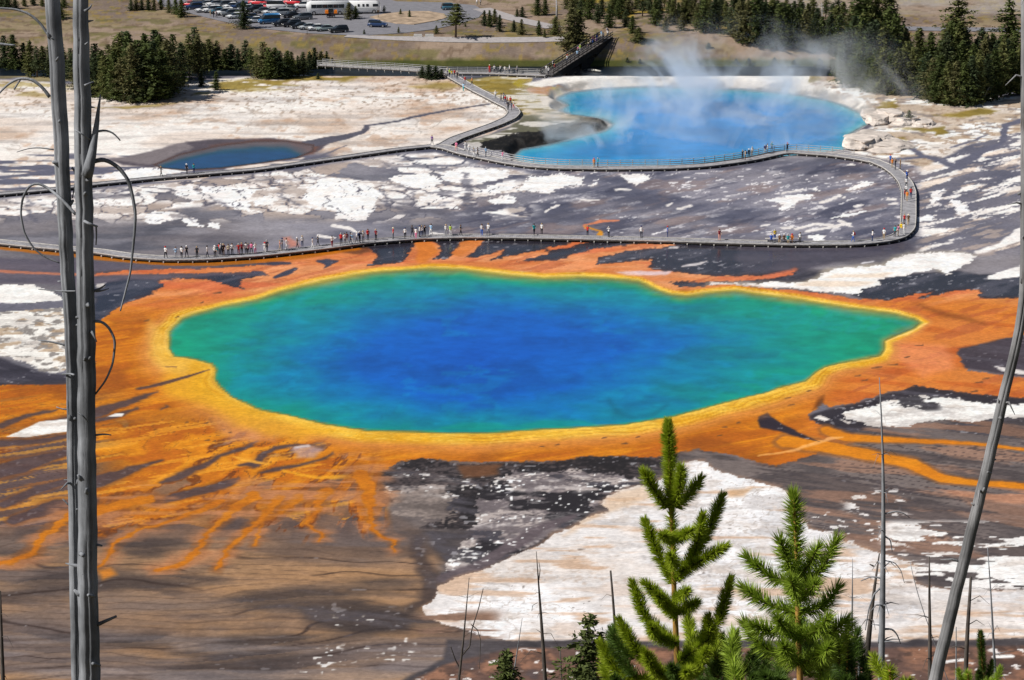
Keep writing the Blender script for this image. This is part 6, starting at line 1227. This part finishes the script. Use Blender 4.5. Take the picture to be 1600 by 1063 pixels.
def grooved(mb, Q, R, r):
    """weathered trunk: slow swellings, shallow flutes and a few deep drying cracks that wander up the stem"""
    seg = 44; n = len(Q); from mathutils import noise
    cr = [(r.uniform(-2.9, -.1), r.uniform(0, n * .6), r.uniform(n * .25, n * .8), r.uniform(.07, .12), r.uniform(.12, .26)) for _ in range(7)]; o = r.uniform(0, 50); vs = []; fs = []
    for i in range(n):
        for k in range(seg):
            a = 2 * math.pi * k / seg; z = Q[i].z
            m = 1 + .05 * noise.noise(Vector((math.cos(a) * .8, math.sin(a) * .8, z * .9 + o))) + .03 * noise.noise(Vector((math.cos(a) * 4, math.sin(a) * 4, z * .5 + o))) + .015 * noise.noise(Vector((math.cos(a) * 12, math.sin(a) * 12, z * 2.5 + o)))
            for an, j0, ln, w, dp in cr:
                if j0 < i < j0 + ln:
                    da = abs((a - an - .18 * noise.noise(Vector((z * .6, an, o))) + math.pi) % (2 * math.pi) - math.pi)
                    if da < w * 1.6: m -= dp * max(0, 1 - da / (w * 1.6)) * min(1, (i - j0) / 4, (j0 + ln - i) / 4)
            vs.append(Q[i] + Vector((math.cos(a), math.sin(a), 0)) * R[i] * m)
    for i in range(n - 1):
        for k in range(seg): fs.append((i * seg + k, i * seg + (k + 1) % seg, (i + 1) * seg + (k + 1) % seg, (i + 1) * seg + k))
    fs.append(tuple((n - 1) * seg + k for k in range(seg))); mb.add(vs, fs)
def dead_tree(pts, Y, label, mat, branches=(), twigs=0, seg=10, seed=0, cracks=0, group=None):
    P, R = trunk_path(pts, Y); P, R = dense(P, R, .16 if cracks else (.35 if Y < 40 else .8)); r = random.Random(seed + 3)
    base = P[0].copy(); root = empty("dead_tree", base); tag(root, label, "dead tree", group); mb = MB()
    for i in range(1, len(P) - 1): P[i] = P[i] + Vector((r.uniform(-1, 1), r.uniform(-1, 1), 0)) * R[i] * .06
    Q = [p - base for p in P]; (grooved(mb, Q, R, r) if cracks else mb.tube(Q, R, seg, True, .035, r)); link("trunk", mb.mesh("trunk", True, [mat]), root)
    for bp, w0, w1 in branches:
        B = [at_depth(u, v, Y + (q[0] if q else 0)) for u, v, *q in bp]; sc = (Y * CP + (CAMH - B[0].z) * SP) / FPX / 2
        A = np.array([[*b, 0] for b in B]); A[:, 3] = np.linspace(w0 * sc, w1 * sc, len(B)); A = smooth_path(resample(A, max(.04, w0 * sc * 1.5)), 2)
        k = MB(); k.tube([Vector(a[:3]) - base for a in A], [float(a[3]) for a in A], 7, True, .06, r); link("branch", k.mesh("branch", True, [mat]), root)
    if twigs:
        k = MB(); n = len(Q)
        for i in range(twigs):
            j = r.randrange(int(n * .25), n - 1); a = r.uniform(0, 6.28); L_ = r.uniform(.15, .7) * (Y / 60) ; p = Q[j]; dr = r.uniform(-.5, .3); c = Vector((math.cos(a), math.sin(a), 0))
            k.tube([p, p + c * L_ * .5 + Vector((0, 0, L_ * .15)), p + c * L_ + Vector((0, 0, L_ * dr))], [R[j] * .28, R[j] * .2, R[j] * .06], 5)
        tag(link("twigs", k.mesh("twigs", True, [mat]), root), kind="stuff")
    if cracks:
        for c in range(9):
            j = r.randrange(len(Q) // 3, len(Q) - 3); an = r.uniform(-3.0, .2); c_ = Vector((math.cos(an), math.sin(an), .25)); kk = MB(); rk = R[j] * r.uniform(.14, .3)
            kk.tube([Q[j] + c_ * R[j] * .7, Q[j] + c_ * R[j] * .98, Q[j] + c_ * R[j] * r.uniform(1.1, 1.5) + Vector((0, 0, r.uniform(-.02, .05)))], [rk * 1.7, rk * 1.1, rk * .6], 8, True, .15, r); link("knot", kk.mesh("knot", True, [mat]), root)
    return root
dead_tree([(127, -30, 23), (126, 0, 24), (128, 130, 26), (131, 266, 28), (133, 400, 27), (135, 532, 28), (136, 700, 28), (137, 900, 31), (140, 1070, 33)], 27, "thick silver-grey dead trunk at left, right one of the pair, with broken spike", GREYW,
  [([(136, 275, -.1), (143, 245, -.1), (149, 210), (153, 178), (157, 148)], 19, 2), ([(150, 206), (165, 203), (178, 208), (188, 220)], 4, 2), ([(136, 258), (148, 251), (165, 249), (185, 261), (200, 280), (207, 305), (212, 335), (210, 365), (207, 395), (204, 425), (195, 460), (188, 486)], 8, 2.5), ([(147, 502), (160, 502), (172, 514), (180, 532), (179, 546), (176, 570), (165, 595), (149, 616)], 5, 3), ([(146, 455), (156, 452), (165, 445)], 5, 2), ([(150, 455), (160, 455), (170, 451)], 4, 1.5), ([(150, 680), (163, 678), (174, 680)], 3.5, 2), ([(150, 977), (166, 970), (182, 963)], 7, 4), ([(132, 346, -.2), (140, 350, -.3), (152, 354, -.2)], 5, 3), ([(150, 352), (151, 366), (150, 383)], 3, 2), ([(132, 18, -.2), (140, 14, -.2), (143, 8, -.1)], 5, 2), ([(132, 134, -.2), (139, 131, -.2), (146, 128, -.1)], 4, 2), ([(133, 70, -.2), (138, 66, -.2)], 3, 2), ([(117, 203, -.25), (124, 207, -.3), (132, 212, -.3), (140, 218, -.2)], 3, 2), ([(122, 645, -.3), (130, 650, -.35), (138, 660, -.2)], 3, 1.5), ([(150, 851), (160, 853)], 5, 3), ([(138, 930, -.25), (148, 932, -.1)], 5, 4), ([(145, 1037, -.2), (156, 1040)], 5, 4), ([(126, 865, -.3), (130, 868, -.4)], 8, 7)], 6, 14, 1, 5, "the pair of silvered trunks")
dead_tree([(80, -30, 23), (82, 0, 24), (87, 75, 24), (92, 150, 24), (98, 266, 23), (104, 400, 22), (111, 500, 21), (114, 600, 20), (115, 700, 20), (118, 900, 19), (121, 1070, 19)], 27.3, "slimmer silver-grey dead trunk at left, left one of the pair, leaning inward", GREYW,
  [([(76, 55), (62, 35), (45, 21), (22, 14), (-20, 12)], 5, 3), ([(-20, 66), (8, 70), (24, 71)], 5, 3), ([(78, 152), (66, 136), (50, 124), (30, 122), (12, 132), (-5, 150)], 6, 3), ([(22, 140), (28, 130), (33, 124)], 3, 2), ([(84, 234), (62, 231), (44, 232), (26, 238)], 2.5, 1.2), ([(118, 335, -.3), (95, 310, -.2), (78, 296), (60, 286), (45, 290), (35, 310), (32, 335), (38, 365), (52, 388), (70, 402), (93, 411)], 5, 2.5), ([(112, 262), (118, 266), (118, 285), (113, 310)], 4, 2), ([(96, 440), (90, 440)], 3, 2), ([(60, 452), (90, 455), (118, 455, -.2)], 1.5, 2), ([(60, 532), (80, 534), (104, 540)], 2, 4), ([(98, 585), (110, 584, -.2), (116, 586, -.3)], 3, 3), ([(88, 636), (96, 640), (108, 640)], 1.5, 3), ([(100, 750), (110, 750)], 1.5, 2), ([(98, 780), (108, 790)], 2, 3), ([(84, 62, -.2), (80, 60, -.3)], 3, 2), ([(88, 95, -.3), (91, 90, -.35)], 4, 3)], 6, 14, 2, 4, "the pair of silvered trunks")
dead_tree([(1603, -30, 15), (1603, 100, 16), (1603, 300, 16), (1602, 440, 16), (1599, 490, 16), (1589, 533, 15), (1564, 640, 17), (1552, 690, 17), (1526, 797, 18), (1489, 945, 19), (1460, 1066, 20)], 24, "leaning dead trunk with patchy bark curving up along the right edge", BARKW, [([(1548, 740, -.2), (1543, 738, -.3)], 4, 3), ([(1598, 300), (1590, 304)], 5, 4)], 10, 14, 3, 4)
dead_tree([(1374, 590, 1.2), (1376, 620, 2), (1380, 680, 3), (1381, 740, 4.5), (1381, 800, 6), (1380, 900, 9), (1378, 1000, 10), (1377, 1070, 11)], 48, "slender grey dead tree with curling side branches, right of centre foreground", GREYW,
  [([(1382, 803), (1400, 799), (1412, 802), (1421, 809)], 3, 1), ([(1382, 838), (1391, 843), (1394, 862)], 3, 1.5), ([(1382, 876), (1398, 879), (1408, 892), (1413, 911)], 2, 1), ([(1378, 904), (1362, 901), (1345, 908)], 3, 1.5), ([(1378, 917), (1366, 928), (1358, 950), (1352, 985)], 3.5, 1.5), ([(1382, 983), (1394, 983), (1402, 992), (1407, 1006)], 4, 1.5), ([(1374, 977), (1362, 976)], 2, 1), ([(1376, 824), (1372, 822)], 2, 1), ([(1374, 990), (1372, 1005)], 3, 2)], 26, 8, 4)
dead_tree([(1374, 865, 2), (1368, 900, 4), (1362, 940, 6), (1356, 1000, 9), (1350, 1070, 11)], 50, "dark snag leaning right, close behind the slender grey dead tree", CHAR, [([(1365, 885), (1359, 882)], 3, 2)], 8, 8, 5)
SN = [([(1452, 870, 2), (1452, 930, 4), (1453, 1000, 6), (1453, 1070, 7)], 80, "dark broken-topped snag pole left of the leaning trunk's base", CHAR, 6), ([(1517, 902, 4), (1514, 940, 5.5), (1511, 1000, 7), (1508, 1070, 8)], 75, "blackened snag pole right of the leaning trunk", CHAR, 6), ([(1543, 855, 1), (1548, 920, 2.5), (1551, 980, 3.5), (1556, 1070, 5)], 80, "thin pale snag far right with short side twigs", GREYW, 16), ([(1332, 873, .8), (1332, 920, 2), (1331, 980, 3.5), (1330, 1070, 5)], 85, "fine-branched thin snag right of the second young pine", GREYW, 30), ([(838, 862, 1), (841, 905, 2.5), (844, 950, 4), (848, 1000, 6), (852, 1070, 7)], 85, "slim dark snag on the white pan, left of the young pines", CHAR, 10), ([(954, 892, 3), (957, 920, 3.5), (961, 970, 4.5), (965, 1070, 6)], 70, "broken brown snag pole just left of the tallest young pine", CHAR, 5), ([(733, 903, 1), (728, 960, 2), (722, 1020, 3.5), (716, 1070, 5)], 85, "forked bare sapling at lower centre-left of the white pan", CHAR, 10), ([(816, 966, .8), (812, 995, 1.5), (806, 1030, 2), (800, 1070, 3)], 85, "very thin pale bare sapling left of the slim dark snag", GREYW, 8), ([(875, 1014, 2), (876, 1040, 2.5), (878, 1070, 3)], 90, "short thin snag stub right of the slim dark snag", CHAR, 3), ([(0, 924, 3.5), (2, 980, 4.5), (5, 1070, 7)], 70, "dark snag pole at the lower left corner", CHAR, 5), ([(1494, 980, 1.5), (1494, 1030, 2), (1494, 1070, 3)], 90, "short thin grey stick between the leaning trunk and blackened snag", GREYW, 4), ([(1344, 980, 3.5), (1343, 1020, 4.5), (1342, 1070, 6)], 70, "stubby grey snag at the base of the leaning dark snag", GREYW, 4), ([(1422, 878, .8), (1426, 908, 1.4), (1432, 925, 1.2)], 100, "tiny bent grey stick on the white pan's right shore", GREYW, 0)]
for pts, Y, lab, m, tw in SN: dead_tree(pts, Y, lab, m, ([([(755, 920), (748, 950), (737, 985), (734, 1010), (722, 1024)], 1.2, 3), ([(736, 976), (746, 984), (751, 1000), (749, 1045)], 1.6, 1), ([(704, 1010), (711, 1030), (719, 1046)], 1.5, 2.5)] if "forked" in lab else [([(842, 906), (844, 890), (842, 878)], 1.8, .8), ([(840, 942), (832, 946), (831, 955)], 1, .8)] if "slim dark snag on" in lab else []), tw, 7, hash(lab) % 97 if False else len(lab), 0, "thin snags on the hillside")

# young pines: bottle-brush shoots
NEED = [material("young_needles_%d" % i, c, .55, .35, .3, 14, transl=.25) for i, c in enumerate([(.31, .39, .022), (.075, .13, .018), (.26, .36, .035)])]  # first and last are sunlit tones; the middle one is a shaded copy
TWIGG = material('green_twig', (.10, .09, .025), .85, .2, .3, 12)
STEM = material("yellow_pine_bark", (.30, .17, .045), .85, .2, .3, 12)
def shoot(mbn, mbs, A, B, Cc, w, nl, dens, r, droop=0.0, bare=0.0, stemr=.012):
    """a needle-clad shoot along a bent line A-B-C; w brush radius as needle reach, nl needle length"""
    P = resample(np.array([A, B, Cc]), .012); P = smooth_path(P, 6); n = len(P)
    mbs.tube([Vector(p) for p in P[::3]] + [Vector(P[-1])], [stemr * (1 - .5 * i / max(1, len(P[::3]))) for i in range(len(P[::3]) + 1)], 5)
    L = np.linalg.norm(np.diff(P, axis=0), axis=1).sum(); m = int(dens * L)
    for i in range(m):
        t = bare + (1 - bare) * (1 - (1 - r.random()) ** 1.25); j = min(n - 2, int(t * (n - 1))); p = Vector(P[j]); d = Vector(P[j + 1] - P[j]).normalized()
        o = d.orthogonal().normalized(); o.rotate(Matrix.Rotation(r.random() * 6.283, 3, d)); tip = max(0, (t - .85) / .15)
        q = (d * (.55 + .9 * tip + r.uniform(-.2, .25)) + o * (1 - .55 * tip)).normalized(); ll = nl * r.uniform(.75, 1.1)
        side = q.cross(Vector((r.uniform(-1, 1), r.uniform(-1, 1), r.uniform(-1, 1)))).normalized() * r.uniform(.003, .0052)
        mbn.add([p - side, p + side, p + q * ll], [(0, 1, 2)])
def young_pine(name, leader, shoots, Y, label, nl, dens, seed, leadw, mat, base_uv, fill=None, stemr=.018):
    r = random.Random(seed); b = at_depth(*base_uv, Y); base = Vector((b.x, Y, hillz(Y) - .2)); root = empty(name, base); tag(root, label, "pine", "young pines on the hillside")
    st = MB(); L = [at_depth(u, v, Y) for u, v in leader]; P = [base] + L[::-1]; A = np.array([[*p] for p in P]); A = resample(A, .1)
    st.tube([Vector(a) - base for a in A], [stemr * 2.2 * (1 - .75 * i / len(A)) for i in range(len(A))], 8); link("stem", st.mesh("stem", True, [STEM]), root)
    def one(pts, dz=None, dn=1.0, l=1.0, bare=0.0, mt=mat):
        s = MB(); q = MB(); dy = r.uniform(-.35, .35) if dz is None else dz
        W = [at_depth(u, v, Y) for u, v in pts]
        if len(W) == 2: W = [W[0], (W[0] + W[1]) / 2 + Vector((0, 0, -.01)), W[1]]
        W = [w + Vector((0, dy * k, 0)) - base for w, k in zip(W, (.25, .7, 1))]
        shoot(q, s, *W, .05, nl * l, dens * dn, r, .0, bare); k = link("branch", s.mesh("branch", True, [TWIGG]), root); link("needles", q.mesh("needles", False, [mt]), k)
    one([leader[0], leader[1], leader[2]][::-1], 0.0, 1.25)
    if len(leader) > 3: one([leader[2], ((leader[2][0] + leader[3][0]) / 2, (leader[2][1] + leader[3][1]) / 2), leader[3]][::-1], 0.0, .45)
    for sh in shoots: one(sh[0], *(sh[1:] if len(sh) > 1 else ()))
    if fill:
        for i in range(fill[4]):
            u = r.uniform(fill[0], fill[1]); v = r.uniform(fill[2], fill[3]); lx = r.uniform(-30, 30); ly = r.uniform(30, 58)
            one([(u + lx * .8 + (leader[-1][0] - u) * .25, v + ly), (u + lx * .3, v + ly * .45), (u, v)], r.uniform(-.6, .6), .9, 1.0, 0.0, mat if r.random() < .6 else NEED[1])  # some fill shoots take the shaded needle tone for dark interiors
    return root
young_pine("young_pine", [(1044, 664), (1046, 720), (1049, 795), (1053, 914), (1059, 1063)], [([(1041, 791), (1022, 762), (1006, 732)], -.1), ([(1052, 785), (1061, 752), (1062, 722)], -.15), ([(1056, 795), (1078, 777), (1095, 757)], .1), ([(1050, 838), (1040, 828), (1032, 818)], -.25), ([(1054, 838), (1064, 828), (1075, 816)], -.2), ([(1053, 914), (1031, 875), (1010, 824)], .1), ([(1056, 905), (1085, 863), (1096, 800)], -.1), ([(1070, 890), (1107, 842), (1130, 789)], .15), ([(1062, 890), (1092, 866), (1128, 840)], -.2), ([(1055, 962), (1031, 928), (1008, 905)], -.1), ([(1055, 955), (1038, 928), (1024, 906)], -.3), ([(1057, 1010), (1008, 970), (990, 921)], .1), ([(1057, 1000), (1020, 975), (1014, 955)], -.3), ([(1056, 950), (1072, 938), (1084, 926)], -.2), ([(1060, 1040), (1125, 975), (1143, 916)], .1), ([(1060, 1030), (1108, 986), (1103, 950)], -.2), ([(1060, 1070), (1000, 1030), (970, 980)], .1), ([(1060, 1080), (965, 1062), (941, 1024)], .2), ([(1060, 1060), (1020, 1030), (1005, 995)], -.3), ([(1062, 1050), (1090, 1020), (1098, 992)], -.3), ([(1053, 880), (1048, 862), (1044, 846)], -.3, .7), ([(1054, 930), (1062, 915), (1068, 900)], -.3, .7)], 16, "tallest young pine with bottle-brush shoots at bottom centre-right", .080, 3400, 21, 12, NEED[0], (1062, 1063), (945, 1135, 990, 1064, 17))
young_pine("young_pine", [(1240, 776), (1243, 830), (1246, 905), (1247, 990), (1250, 1063)], [([(1243, 915), (1205, 908), (1172, 882)], .1), ([(1248, 915), (1284, 892), (1306, 846)], .0), ([(1246, 905), (1228, 868), (1214, 828)], -.2), ([(1247, 900), (1262, 866), (1272, 838)], -.2, .8), ([(1246, 962), (1200, 950), (1164, 928)], .1), ([(1247, 960), (1290, 955), (1312, 928)], .1), ([(1246, 975), (1204, 975), (1172, 958)], -.2), ([(1247, 985), (1290, 985), (1318, 962)], -.1), ([(1246, 990), (1222, 965), (1208, 940)], -.3), ([(1247, 990), (1272, 965), (1284, 938)], -.3), ([(1248, 1040), (1190, 1015), (1166, 985)], .1), ([(1248, 1040), (1310, 1020), (1330, 990)], .1), ([(1248, 1030), (1225, 1005), (1216, 980)], -.3), ([(1248, 1030), (1276, 1005), (1286, 982)], -.3), ([(1246, 930), (1234, 905), (1228, 880)], -.3, .8), ([(1246, 930), (1258, 905), (1266, 885)], -.3, .8)], 14, "shorter loose-needled young pine right of the tallest one", .10, 1700, 22, 18, NEED[2], (1250, 1063), (1140, 1325, 992, 1066, 13))
young_pine("young_pine", [(1150, 990), (1150, 1015), (1151, 1040), (1152, 1063)], [([(1151, 1060), (1132, 1030), (1122, 1000)],), ([(1151, 1060), (1166, 1030), (1176, 1002)],), ([(1151, 1080), (1120, 1060), (1108, 1034)],)], 17.5, "dark young pine top between the two bright young pines", .062, 3400, 23, 12, NEED[1], (1152, 1063), (1090, 1200, 1012, 1072, 22))  # tree behind in shade; that shade is put into its needle colour
young_pine("young_pine", [(1322, 1000), (1324, 1022), (1325, 1045), (1326, 1063)], [([(1325, 1060), (1306, 1036), (1298, 1012)],), ([(1326, 1060), (1340, 1035), (1346, 1010)],)], 16.5, "dark spiky young pine top right of the loose-needled pine", .09, 2400, 24, 12, NEED[1], (1326, 1063), (1285, 1352, 1022, 1072, 12))  # also shaded: the darkness is carried by the needle colour
young_pine("young_pine", [(1532, 990), (1534, 1020), (1536, 1050), (1538, 1075)], [([(1536, 1070), (1524, 1050), (1520, 1030)],), ([(1536, 1075), (1546, 1056), (1550, 1036)],)], 22, "single dark green pine leader at the lower right", .062, 3600, 25, 10, NEED[1], (1538, 1070))
young_pine("young_pine", [(1390, 1046), (1391, 1055), (1392, 1064), (1392, 1075)], [([(1392, 1078), (1380, 1064), (1374, 1050)],), ([(1392, 1078), (1404, 1062), (1412, 1048)],)], 15, "bright needle tips at the bottom edge under the slender dead tree", .075, 2400, 26, 10, NEED[0], (1392, 1070))
young_pine("young_pine", [(1512, 1052), (1513, 1060), (1514, 1068), (1514, 1080)], [([(1514, 1080), (1504, 1066), (1500, 1054)],), ([(1514, 1080), (1560, 1066), (1566, 1052)],)], 20, "low green pine tips at the bottom edge right of the leaning trunk", .065, 2600, 27, 10, NEED[2], (1514, 1075))
for u, v0, h, Y, lab, var in [(914, 1064, 102, 85, "small open pine with thin pale trunk left of the tallest young pine", 4), (792, 1074, 58, 80, "dark small pine top at the bottom edge left of centre", 0), (918, 1085, 42, 60, "low dark pine tips under the small open pine", 2)]:
    b = at_depth(u, v0, Y); zb = hillz(Y); top = at_depth(u, v0 - h, Y).z; root = empty("small_pine", (b.x, Y, zb - .1)); H = top - zb + .1
    root.scale = (H / 10 * 1.25, H / 10 * 1.25, H / 10); tag(root, lab, "pine", "young pines on the hillside"); link("trunk", CON[var][0], root); c = link("crown", CON[var][1], root); c.material_slots[0].link = 'OBJECT'; c.material_slots[0].material = GREEN[1]
# ------------------------------------------------------------------ steam over the crater pool
def steam_cloud():
    c = [plane_pt(815, 232), plane_pt(1345, 232), plane_pt(1345, 128), plane_pt(815, 128)]
    x0, x1 = float(c[0][0]) - 4, float(c[2][0]) + 4; y0, y1 = float(c[0][1]) + 3, float(c[2][1]); z0, z1 = CRZ + .05, 18.0
    mb = MB(); mb.box(((x0 + x1) / 2, (y0 + y1) / 2, (z0 + z1) / 2), (x1 - x0, y1 - y0, z1 - z0)); me = mb.mesh("steam")
    m = bpy.data.materials.new("steam"); m.use_nodes = True; nt = m.node_tree; L = nt.links.new; nt.nodes.remove(nt.nodes["Principled BSDF"])
    pv = nt.nodes.new("ShaderNodeVolumePrincipled"); pv.inputs["Color"].default_value = (.97, .985, 1, 1); pv.inputs["Anisotropy"].default_value = .2
    geo = nt.nodes.new("ShaderNodeNewGeometry"); mp = nt.nodes.new("ShaderNodeMapping"); mp.inputs["Scale"].default_value = (.10, .06, .085); mp.inputs["Rotation"].default_value = (.35, .7, .25)
    n = nt.nodes.new("ShaderNodeTexNoise"); n.inputs["Scale"].default_value = 1.0; n.inputs["Detail"].default_value = 4; n.inputs["Roughness"].default_value = .6; n.inputs["Distortion"].default_value = 1.0
    L(geo.outputs["Position"], mp.inputs[0]); L(mp.outputs[0], n.inputs[0])
    r = nt.nodes.new("ShaderNodeMapRange"); r.inputs[1].default_value = .515; r.inputs[2].default_value = .68; r.inputs[3].default_value = 0; r.inputs[4].default_value = 1; L(n.outputs[0], r.inputs[0])
    sx = nt.nodes.new("ShaderNodeSeparateXYZ"); L(geo.outputs["Position"], sx.inputs[0])
    def rng(sock, a, b, c, d):
        k = nt.nodes.new("ShaderNodeMapRange"); k.interpolation_type = 'SMOOTHSTEP'; k.inputs[1].default_value = a; k.inputs[2].default_value = b; k.inputs[3].default_value = c; k.inputs[4].default_value = d; L(sock, k.inputs[0]); return k.outputs[0]
    def mul(a, b):
        k = nt.nodes.new("ShaderNodeMath"); k.operation = 'MULTIPLY'; L(a, k.inputs[0])
        if isinstance(b, float): k.inputs[1].default_value = b
        else: L(b, k.inputs[1])
        return k.outputs[0]
    xa = float(plane_pt(960, 190)[0]); xb = float(plane_pt(1050, 190)[0])
    hm = rng(sx.outputs[0], xa, xb, 4.0, 17.0); dv = nt.nodes.new("ShaderNodeMath"); dv.operation = 'DIVIDE'; L(sx.outputs[2], dv.inputs[0]); L(hm, dv.inputs[1])
    d = mul(r.outputs[0], rng(dv.outputs[0], -.1, 1., 1., 0.))
    d = mul(d, rng(sx.outputs[0], x0, x0 + 12, 0., 1.)); d = mul(d, rng(sx.outputs[0], x1 - 14, x1, 1., 0.)); d = mul(d, rng(sx.outputs[1], y0, y0 + 6, 0., 1.)); d = mul(d, rng(sx.outputs[1], y1 - 12, y1, 1., 0.))
    d = mul(d, .21); L(d, pv.inputs["Density"]); L(pv.outputs[0], nt.nodes["Material Output"].inputs["Volume"])
    m.volume_intersection_method = 'FAST' if hasattr(m, "volume_intersection_method") else None
    o = link("steam", me, None, m); tag(o, "white steam drifting off the crater pool", None, None, "stuff")
steam_cloud()
